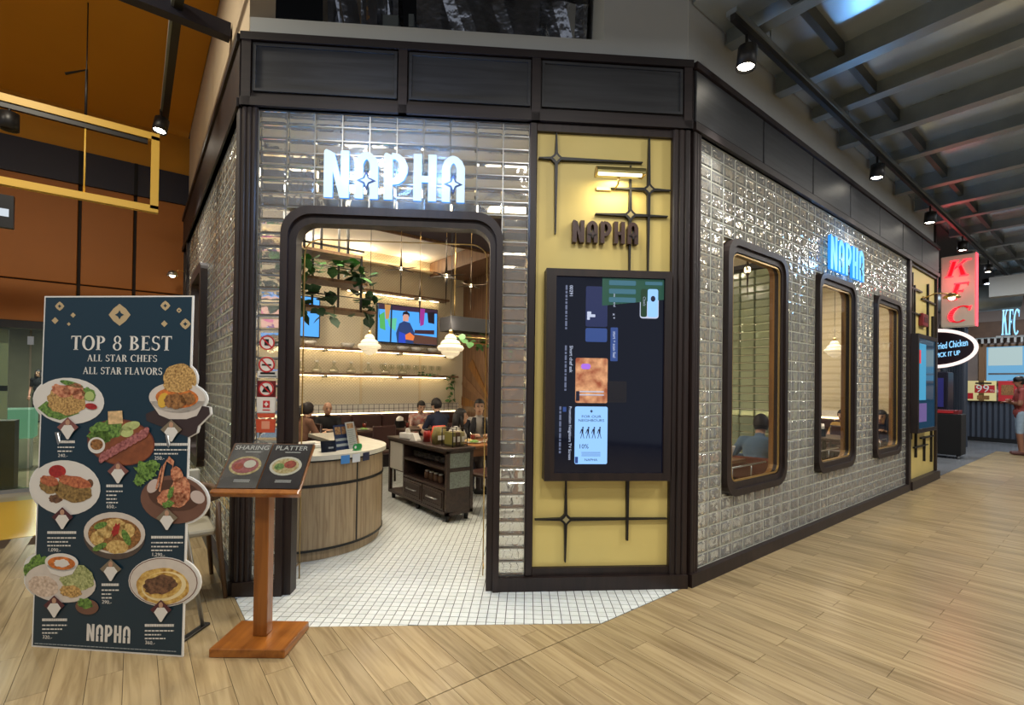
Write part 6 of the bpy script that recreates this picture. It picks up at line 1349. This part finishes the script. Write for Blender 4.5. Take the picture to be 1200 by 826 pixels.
# oval pick-up sign
ox = 12.6; oc = (2.42, 2.33)
o = thing('oval_sign', 'oval white neon ring sign reading Fried Chicken, partly behind the far yellow panel', 'sign', (ox, 0, 0))
rx_, rz_ = 0.62, 0.36
MB().poly(ell(oc[0], oc[1], rx_, rz_, 0, 355, 36), 0.0, 0.06, 'x').build('plate', mat('oval_dark', (34, 18, 30), 0.4), o)
MB().tube([(-0.03, oc[0]+rx_*math.cos(2*PI*k/40), oc[1]+rz_*math.sin(2*PI*k/40)) for k in range(41)], 0.032, 8, caps=False).build('neon_ring', glow('neon_white_warm', (255, 232, 224), 1.0), o)
for txt, zz, sz, tw in (('Fried Chicken', 2.31, 0.19, 0.47), ('PICK IT UP', 2.15, 0.13, 0.36)):
    mb = MB(); tp = text_polys(txt, sz, 'LEFT', 1.0); k_ = tw/max(q[0] for p in tp for q in p)
    for p in [[(q[0]*k_, q[1]) for q in p] for p in tp]: mb.poly([(2.395-a, zz+b+a*0.12) for a, b in p], -0.02, 0.0, 'x')
    mb.build('lettering', M_kblue, o)
MB().tube([(0.03, 2.4, 2.66), (0.03, 2.4, 4.4)], 0.015, 6).build('hanger', M_black, o)
# kiosk, machines, posters
o = thing('service_stand', 'black boxy service stand with a red tray at the end of the walkway', 'stand', (14.2, 0, 0))
MB().bbox(0, .5, 2.27, 2.95, .08, .98, .01).build('body', M_blackmatt, o)
for y in (2.33, 2.88): MB().lathe([(.03, 0), (.03, .08)], 8, (.08, y, 0)).build('castor', M_steel, o)
MB().box(.02, .4, 2.32, 2.8, .98, 1.06).build('tray', mat('tray_red', (120, 30, 34), 0.5), o); MB().box(.0, .02, 2.4, 2.75, 1.0, 1.04).build('tray_lip', M_red, o)
o = thing('drinks_machine', 'tall dark drinks machine behind the black service stand', 'machine', (15.4, 3.0, 0)); MB().bbox(0, .6, -.3, .35, 0, 1.95, .02).build('cabinet', mat('machine_dark', (24, 22, 36), 0.4), o); MB().box(-.01, 0, -.22, .1, 1.1, 1.8).build('front_panel', mat('machine_blue', (40, 40, 84), 0.3, emit=(40, 40, 100), estr=.4), o); MB().box(-.012, 0, .14, .26, .9, 1.85).build('pale_strip', scr('pale_strip', (130, 150, 170), .5), o)
o = thing('steel_column', 'round blue-grey corrugated column beside the drinks machine', 'column', (17.5, 2.95, 0)); 
mb = MB(); nseg = 64; v = []
for i in range(nseg): r_ = .26+.015*math.cos(i*PI); v += [(r_*math.cos(2*PI*i/nseg), r_*math.sin(2*PI*i/nseg), 0), (r_*math.cos(2*PI*i/nseg), r_*math.sin(2*PI*i/nseg), 3.2)]
mb.add(v, [(2*i, (2*i+2) % (2*nseg), (2*i+3) % (2*nseg), 2*i+1) for i in range(nseg)]).build('shaft', M_corr, o); MB().lathe([(.3, 3.2), (.3, 3.3), (.001, 3.3)], 24).build('cap', M_galv, o)
def board(label, y0, y1, z0, z1, base, items):
    o = thing('promotion_poster', label, 'poster', (KX-0.09, 0, 0)); s2 = MB().box(-.03, 0, y0, y1, z0, z1).build('sheet', base, o)
    for i_, (nm, a0, a1, b0, b1, m) in enumerate(items): MB().box(-.034-.001*i_, -.03, y1-(y1-y0)*a1, y1-(y1-y0)*a0, z0+(z1-z0)*b0, z0+(z1-z0)*b1).build(nm, m, s2)
    return o, s2
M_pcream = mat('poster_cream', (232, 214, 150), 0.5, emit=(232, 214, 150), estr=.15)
o, s2 = board('cream and red promotional poster with a price of 99 on the corrugated counter', 2.42, 3.08, 1.21, 1.80, M_pcream, [('red_flash', .3, .95, .40, .78, M_red), ('red_disc', .05, .25, .08, .38, M_red), ('food_strip', .38, .78, .06, .26, M_fbrn), ('headline', .32, .85, .84, .92, M_darkwood)])
mb = MB()
for p in text_polys('99', .30, 'LEFT', 1.0): mb.poly([(2.86-a, 1.47+b) for a, b in p], -.045, -.036, 'x')
mb.build('price', M_stick, s2)
mb = MB()
for p in text_polys('THB', .10, 'LEFT', 1.0): mb.poly([(2.56-a, 1.47+b) for a, b in p], -.045, -.036, 'x')
mb.build('currency', M_stick, s2)
board('dark red promotional poster beside the cream price poster', 1.75, 2.38, 1.21, 1.80, M_red, [('pale_photo', .1, .5, .3, .8, M_fbrn), ('cream_block', .55, .95, .1, .5, M_pcream)])
o = thing('ceiling_duct', 'large round grey air duct above the chicken shop', 'duct', (15.6, 0, 0)); MB().tube([(0, 4.0, 3.9), (0.3, 2.6, 3.7), (.6, 1.6, 3.75)], .32, 16).build('pipe', M_galv, o); MB().tube([(0.3, 2.62, 3.7), (.31, 2.55, 3.7)], .34, 16).build('collar', M_steel, o)
for p in ((13.5, 3.2, 4.3), (17.5, 2.2, 4.3), (18.2, -0.6, 4.3)):
    t = thing('shop_downlight', 'cool downlight in the ceiling of the chicken shop', 'downlight', p, 0, 'chicken shop downlights'); MB().lathe([(.2, .1), (.2, -.01), (.17, -.01), (.17, .1)], 16).build('ring', M_black, t); MB().lathe([(.001, 0), (.17, 0), (.17, .02), (.001, .03)], 16).build('diffuser', glow('cool_diffuser', (220, 236, 255), 6), t)
    lamp_light('shop_downlight_beam', 'AREA', (p[0], p[1], p[2]-.03), 70, COOL, .35)

# ================================================================== PEOPLE
def capsule(mb, a, b, ra, rb, seg=10, flat=1.0):
    a, b = Vector(a), Vector(b); mb.tube([a, a.lerp(b, .5), b], [ra, (ra+rb)/2, rb], seg); mb.ball(a, ra, seg, 6); mb.ball(b, rb, seg, 6)
def add_hand(mb, wrist, d, n, side):
    """palm with four curled fingers and a thumb leaving the side of the palm"""
    d = Vector(d).normalized(); n = Vector(n); n = (n-d*n.dot(d)).normalized(); s = d.cross(n)*side
    w_ = Vector(wrist); R = Matrix((s, n, d)).transposed().to_3x3()
    mb.ball(w_+d*.045, (.040, .017, .052), 10, 8, R)
    for i, ln in enumerate((.070, .078, .072, .056)):
        b = w_+d*.085+s*((1.5-i)*.0195); k1 = b+d*ln*.45-n*.006; k2 = k1+d*ln*.3-n*.02; k3 = k2+d*ln*.15-n*.024
        mb.tube([b, k1, k2, k3], [.0095, .009, .008, .006], 7)
    b = w_+d*.03+s*.034; mb.tube([b, b+d*.025+s*.018-n*.008, b+d*.055+s*.020-n*.018], [.012, .0105, .007], 7)
def person(name, label, loc, rotz, J, cols, hair='short', haircol=(24, 20, 22), head_rot=(0, 0), scale=1.0, extra=None, face=True):
    """J: joint positions (facing -Y, x to the figure's left is +x); one continuous skin grown from the joints, coloured by garment"""
    V = {k: Vector(v) for k, v in J.items()}
    segs = []
    def sg(a, b, ra, rb, c): segs.append((V[a] if isinstance(a, str) else Vector(a), V[b] if isinstance(b, str) else Vector(b), ra, rb, c))
    up = (V['neck']-V['pelvis']).normalized()
    mb = MB(); side = (V['shl']-V['shr']).normalized(); fwd = up.cross(side)
    RT = Matrix((side, -fwd, up)).transposed().to_3x3()
    mid = V['pelvis'].lerp(V['neck'], .35); ch = V['pelvis'].lerp(V['neck'], .70)
    for c, r in ((V['pelvis'], (.165, .125, .13)), (mid, (.15, .115, .16)), (ch, (.17, .12, .17)), (V['pelvis'].lerp(V['neck'], .88), (.15, .09, .08))): mb.ball(c, r, 16, 10, RT)
    segs.append((V['pelvis'], V['neck'], .16, .13, 'shirt')); sg('shl', 'shr', .07, .07, 'shirt'); capsule(mb, V['shl'], V['shr'], .068, .068)
    capsule(mb, V['neck']-up*.03, V['head']-up*.05, .056, .05); segs.append((V['neck']+up*.045, V['head'], .05, .08, 'skin'))
    hr_ = Matrix.Rotation(head_rot[0], 3, 'Z') @ Matrix.Rotation(head_rot[1], 3, 'X')
    def H(x, y, z): return V['head']+hr_ @ Vector((x, y, z))
    mb.ball(H(0, .005, .02), (.074, .094, .100), 16, 12, hr_); mb.ball(H(0, -.022, -.055), (.055, .062, .062), 14, 10, hr_); mb.tube([H(0, -.085, .022), H(0, -.108, -.018)], [.010, .015], 8); mb.ball(H(0, -.106, -.018), .0155, 8, 6)
    for s_ in (-1, 1): mb.ball(H(s_*.074, .01, .0), (.011, .022, .034), 8, 6, hr_)
    for s_, sh, el, wr in ((1, 'shl', 'ell', 'wrl'), (-1, 'shr', 'elr', 'wrr')):
        capsule(mb, V[sh], V[el], .058, .044); capsule(mb, V[el], V[wr], .043, .028)
        m2 = V[sh].lerp(V[el], cols.get('sleeve', .75) if cols.get('sleeve', .75) < 1 else 1.0); segs.append((V[sh], m2, .058, .048, 'shirt'))
        if cols.get('sleeve', .75) < 1: segs.append((m2, V[el], .045, .044, 'skin')); sg(el, wr, .043, .028, 'skin')
        else:
            sg(el, wr, .043, .03, 'shirt')
    for s_, hp, kn, an in ((1, 'hil', 'knl', 'anl'), (-1, 'hir', 'knr', 'anr')):
        capsule(mb, V[hp], V[kn], .088, .06); capsule(mb, V[kn], V[an], .058, .038)
        lg = cols.get('shorts')
        sg(hp, kn, .088, .06, 'pants'); sg(kn, an, .058, .038, 'skin' if lg else 'pants')
        toe = V[an]+Vector((0, -.15, -.045)); heel = V[an]+Vector((0, .035, -.04)); capsule(mb, heel, toe, .042, .035); segs.append((heel, toe, .045, .04, 'shoes'))
    me = mb.mesh('body_form', MATS['matt_black']); tmp = bpy.data.objects.new('body_form', me); COL.objects.link(tmp)
    rm = tmp.modifiers.new('remesh', 'REMESH'); rm.mode = 'VOXEL'; rm.voxel_size = .0135; sm_ = tmp.modifiers.new('smooth', 'SMOOTH'); sm_.factor = .5; sm_.iterations = 5
    dg = bpy.context.evaluated_depsgraph_get(); body = bpy.data.meshes.new_from_object(tmp.evaluated_get(dg)); bpy.data.objects.remove(tmp)
    order = ['skin', 'shirt', 'pants', 'shoes']
    mats = [mat('skin_%s' % name_key(cols['skin']), cols['skin'], .55, var=.06, vscale=12), mat('cloth_%s' % name_key(cols['shirt']), cols['shirt'], .85, var=cols.get('pattern', .08), vscale=cols.get('pscale', 14), c2=cols.get('p2'), bump=.15, bscale=40), mat('cloth_%s' % name_key(cols['pants']), cols['pants'], .85, var=.08, vscale=20), mat('shoe_%s' % name_key(cols['shoes']), cols['shoes'], .6)]
    idx = []
    for p in body.polygons:
        c = p.center; best = None
        for a, b, ra, rb, nm in segs:
            ab = b-a; t_ = max(0, min(1, (c-a).dot(ab)/max(ab.length_squared, 1e-9))); d_ = (c-(a+ab*t_)).length-(ra+(rb-ra)*t_)
            if nm == 'shirt' and d_ < 1e9 and (c-V['head']).length < .12: d_ += .2
            if best is None or d_ < best[0]: best = (d_, nm)
        idx.append(order.index(best[1]))
    body.materials.clear()
    for m_ in mats: body.materials.append(m_)
    hb = MB()
    for s_, el, wr in ((1, 'ell', 'wrl'), (-1, 'elr', 'wrr')): add_hand(hb, V[wr], V[wr]-V[el], J.get('palm', (0, 0, 1)) if not isinstance(J.get('palm'), str) else (0, 0, 1), s_)
    hm = hb.mesh('hands', mats[0]); bm = bmesh.new(); bm.from_mesh(body)
    for f, i in zip(bm.faces, idx): f.material_index = i; f.smooth = True
    n0 = len(bm.faces); bm.from_mesh(hm)
    bm.faces.ensure_lookup_table()
    for f in bm.faces[n0:]: f.material_index = 0; f.smooth = True
    bm.to_mesh(body); bm.free(); bpy.data.meshes.remove(hm)
    o = thing('person', label, 'person', loc, rotz); o.scale = (scale,)*3
    link('body', body, o)
    M_h = mat('hair_%s' % name_key(haircol), haircol, .6, var=.2, vscale=40, stretch=(1, 1, .2))
    if face:
        for s_ in (-1, 1):
            e = MB().ball(H(s_*.030, -.080, .018), (.013, .008, .008), 8, 6, hr_).build('eye', mat('eye_dark', (30, 24, 22), .3), o); MB().ball(H(s_*.030, -.084, .036), (.018, .006, .004), 8, 5, hr_).build('eyebrow', M_h if hair != 'bald' else mat('brow_dark', (44, 32, 28), .7), o)
        MB().ball(H(0, -.082, -.056), (.022, .008, .006), 8, 5, hr_).build('mouth', mat('lip', (150, 84, 76), .5), o)
    def cap(sx, sy, sz, keep):
        b = MB(); b.ball((0, .008, .022), (sx, sy, sz), 22, 16); f2 = []
        for f in b.f:
            c = sum((Vector(b.v[i]) for i in f), Vector())/len(f)
            if keep(c): f2.append(f)
        b.f = f2; b.mi = [0]*len(f2); b.sm = [True]*len(f2); b.v = [tuple(H(*p)) for p in b.v]; return b
    if hair == 'short': cap(.083, .103, .112, lambda c: c.z > .055 or (c.y > .0 and c.z > -.05) or (abs(c.x) > .06 and c.z > .01 and c.y > -.045)).build('hair', M_h, o)
    elif hair == 'bald': MB().ball(H(0, .06, -.02), (.060, .030, .03), 12, 8, hr_).build('hair', mat('stubble', (96, 74, 62), .7), o)
    else:
        b = cap(.086, .106, .114, lambda c: c.z > .055 or c.y > .0 or (abs(c.x) > .062 and c.y > -.055 and c.z > -.1))
        if hair == 'long':
            for s_ in (-1, 0, 1): b.tube([H(s_*.05, .06, .05), H(s_*.062, .075, -.08), H(s_*.060, .085, -.22), H(s_*.05, .08, -.34)], [.055, .058, .055, .02], 10)
            for s_ in (-1, 1): b.tube([H(s_*.07, .0, .03), H(s_*.082, -.01, -.08), H(s_*.085, -.02, -.24)], [.026, .03, .012], 8)
        if hair == 'ponytail':
            b.ball(H(0, .1, .06), .04, 10, 8); b.tube([H(0, .1, .06), H(0, .15, .0), H(0, .15, -.14), H(0, .13, -.24)], [.03, .04, .035, .01], 10)
        b.build('hair', M_h, o)
    if extra: extra(o, H, V, hr_)
    return o
def name_key(c): return '%02x%02x%02x' % tuple(c)
def seated(lean=.06, arms='table', head=(0, 0), seat=.49, hd=.0, spread=.12):
    p = Vector((0, .0, seat+.07)); n = Vector((0, -lean, seat+.50)); J = dict(pelvis=p, neck=n, head=n+Vector((0, -.03-lean*.3, .165-hd)), shl=n+Vector((.17, .0, -.045)), shr=n+Vector((-.17, .0, -.045)), hil=p+Vector((.085, -.02, -.02)), hir=p+Vector((-.085, -.02, -.02)))
    J.update(knl=p+Vector((spread, -.43, -.0)), knr=p+Vector((-spread, -.43, -.0))); J.update(anl=Vector((spread, -.43, .09)), anr=Vector((-spread, -.43, .09)))
    if arms == 'table': J.update(ell=n+Vector((.24, -.12, -.28)), elr=n+Vector((-.24, -.12, -.28)), wrl=n+Vector((.12, -.34, -.22)), wrr=n+Vector((-.12, -.34, -.22)))
    elif arms == 'eat': J.update(ell=n+Vector((.25, -.14, -.26)), elr=n+Vector((-.25, -.14, -.26)), wrl=n+Vector((.08, -.32, -.10)), wrr=n+Vector((-.10, -.36, -.22)))
    elif arms == 'wide': J.update(ell=n+Vector((.33, -.10, -.24)), elr=n+Vector((-.33, -.10, -.24)), wrl=n+Vector((.20, -.34, -.25)), wrr=n+Vector((-.20, -.34, -.25)))
    return {k: tuple(v) for k, v in J.items()}
def facing(dx, dy): return math.atan2(dy, dx)+PI/2      # rotation that turns the figure's -Y towards (dx, dy)
SK1, SK2 = (208, 168, 142), (186, 144, 120)
JEAN = (40, 44, 60)
def at_head(u, v, d, off=(0, 0)): P = depth(u, v, d); return (P.x+off[0], P.y+off[1], 0)
P = ony(386, 485, 8.36); person('person', 'bald man in a black T-shirt seated on the banquette, leaning to his companion', (P.x, 8.44, -.02), facing(-.35, -1), seated(.10, 'table', hd=.01), dict(skin=SK2, shirt=(18, 18, 22), pants=JEAN, shoes=(30, 30, 30)), 'bald', head_rot=(.25, .2), scale=.94)
P = ony(355, 482, 7.75); person('person', 'woman with tied-back dark hair and a brown top beside the bald man', (P.x-.05, 7.8, 0), facing(1, .25), seated(.10, 'table', hd=.02), dict(skin=SK1, shirt=(120, 84, 66), pants=JEAN, shoes=(40, 30, 30)), 'ponytail', (34, 26, 24), head_rot=(.1, .2), scale=.94)
P = ony(493, 478, 8.3); person('person', 'diner in a pale shirt with red pattern looking down on the banquette', (P.x, 8.4, -.02), facing(-.2, -1), seated(.14, 'eat', hd=.02), dict(skin=SK1, shirt=(218, 206, 192), pattern=.25, pscale=16, p2=(168, 84, 80), pants=JEAN, shoes=(30, 30, 30)), 'short', head_rot=(0, .35), scale=.95)
P = ony(518, 478, 7.15); person('person', 'diner in a navy top seen from behind, opposite the patterned shirt', (P.x, 7.15, 0), facing(-.15, 1), seated(.10, 'table', hd=.0), dict(skin=SK1, shirt=(28, 36, 60), pants=JEAN, shoes=(30, 30, 30)), 'short', head_rot=(.2, .2), scale=.98)
P = depth(530, 490, 6.7); person('person', 'woman with long black hair and a white blouse at the table by the cart', (P.x, P.y, -.0), facing(.8, -.75), seated(.08, 'table', hd=.02), dict(skin=SK1, shirt=(222, 218, 212), pants=(60, 50, 50), shoes=(30, 30, 30), sleeve=1.0), 'long', (22, 18, 20), head_rot=(.15, -.05), scale=.92)
def jacket(o, H, V, R):
    up = (V['neck']-V['pelvis']).normalized()
    for s_ in (-1, 1):
        b = MB(); b.tube([V['neck']+Vector((s_*.07, -.03, .0)), V['neck']+Vector((s_*.10, -.13, -.12)), V['pelvis']+Vector((s_*.13, -.13, .05))], [.035, .05, .05], 10).tube([V['shl' if s_ > 0 else 'shr'], V['ell' if s_ > 0 else 'elr'], V['wrl' if s_ > 0 else 'wrr']], [.075, .058, .040], 10); b.build('jacket_side', mat('charcoal_knit', (46, 46, 52), .9), o)
P = depth(561, 479, 7.3); person('person', 'man in an open charcoal jacket over a pale T-shirt at the far table', (P.x, P.y, 0), facing(-.55, -1), seated(.05, 'table', hd=.0), dict(skin=SK1, shirt=(186, 182, 178), pants=JEAN, shoes=(30, 30, 30), sleeve=1.0), 'short', head_rot=(0, .0), scale=1.0, extra=jacket)
P = depth(893, 500, 5.3); person('person', 'man in a denim blue shirt seen from behind through the first window', (P.x, P.y+.06, -.06), facing(1, .25), seated(.16, 'wide', hd=.02), dict(skin=SK2, shirt=(84, 112, 140), pattern=.14, pscale=5, pants=(30, 32, 40), shoes=(20, 20, 20), sleeve=1.0), 'short', head_rot=(.25, .25), scale=1.0)
P = depth(990, 482, 9.1); person('person', 'boy in a mustard T-shirt on the far banquette seen through the middle window', (P.x, P.y, -.03), facing(-1, -.05), seated(.10, 'table', hd=.0), dict(skin=SK1, shirt=(176, 142, 78), pants=JEAN, shoes=(30, 30, 30), sleeve=.6), 'short', head_rot=(-.4, .2), scale=.9)
P = depth(1040, 494, 7.9); person('person', 'woman with long dark hair resting her head, seen through the narrowest window', (P.x, P.y+.08, -.03), facing(-1, -.25), seated(.12, 'eat', hd=.02), dict(skin=SK1, shirt=(52, 38, 38), pants=JEAN, shoes=(30, 30, 30), sleeve=.6), 'long', (26, 20, 22), head_rot=(-.2, .1), scale=.95)
# standing man with folded arms
def standing(h=1.0, arms='folded'):
    J = dict(pelvis=(0, 0, .95), neck=(0, .01, 1.46), head=(0, -.02, 1.63), shl=(.19, .0, 1.42), shr=(-.19, .0, 1.42), hil=(.09, 0, .92), hir=(-.09, 0, .92), knl=(.11, -.03, .50), knr=(-.11, -.0, .50), anl=(.12, .0, .085), anr=(-.12, .03, .085))
    if arms == 'folded': J.update(ell=(.27, -.06, 1.14), elr=(-.27, -.06, 1.14), wrl=(-.06, -.21, 1.17), wrr=(.06, -.19, 1.22))
    else: J.update(ell=(.25, .03, 1.14), elr=(-.25, .03, 1.14), wrl=(.24, -.06, .90), wrr=(-.24, -.06, .90))
    return J
def cap_hat(o, H, V, R):
    b = MB().ball(H(0, .006, .045), (.090, .108, .085), 18, 10, R); b.build('cap', M_black, o); MB().add([H(-.07, -.085, .05), H(.07, -.085, .05), H(.055, -.175, .035), H(0, -.19, .033), H(-.055, -.175, .035), H(-.07, -.085, .042), H(.07, -.085, .042), H(.055, -.175, .028), H(0, -.19, .026), H(-.055, -.175, .028)], [(0, 1, 2, 3, 4), (9, 8, 7, 6, 5), (0, 5, 6, 1), (1, 6, 7, 2), (2, 7, 8, 3), (3, 8, 9, 4), (4, 9, 5, 0)]).build('cap_peak', M_black, o)
person('person', 'man in a black cap, rust red T-shirt and pale shorts standing with folded arms', (16.5, 1.60, 0), facing(-.3, 1), standing(), dict(skin=(150, 104, 80), shirt=(150, 72, 66), pants=(150, 170, 186), shoes=(90, 50, 44), shorts=1, sleeve=.7), 'short', scale=1.06, extra=cap_hat)
P = onfloor(1143, 513); st_ = thing('waiting_stool', 'dark stool behind the black service stand', 'stool', (P.x-.2, P.y+.45, 0)); MB().lathe([(.18, .42), (.18, .46), (.001, .46)], 16).build('seat', M_leather, st_)
for a in range(3): MB().tube([(.12*math.cos(a*2.1), .12*math.sin(a*2.1), .42), (.2*math.cos(a*2.1), .2*math.sin(a*2.1), 0)], .014, 6).build('leg', M_black, st_)
person('person', 'seated person with bare legs and white shoes behind the service stand', (P.x-.2, P.y+.45, -.02), facing(.3, -1), seated(.05, 'table'), dict(skin=SK1, shirt=(60, 70, 90), pants=(50, 52, 60), shoes=(236, 236, 232), shorts=1), 'short')
person('person', 'distant person in dark clothes standing in the hall behind the glass shopfront', (-2.55, 22.9, 0), facing(-.6, -1), standing(arms='down'), dict(skin=SK2, shirt=(20, 20, 26), pants=(24, 24, 28), shoes=(30, 30, 30), shorts=1), 'long', scale=1.03)
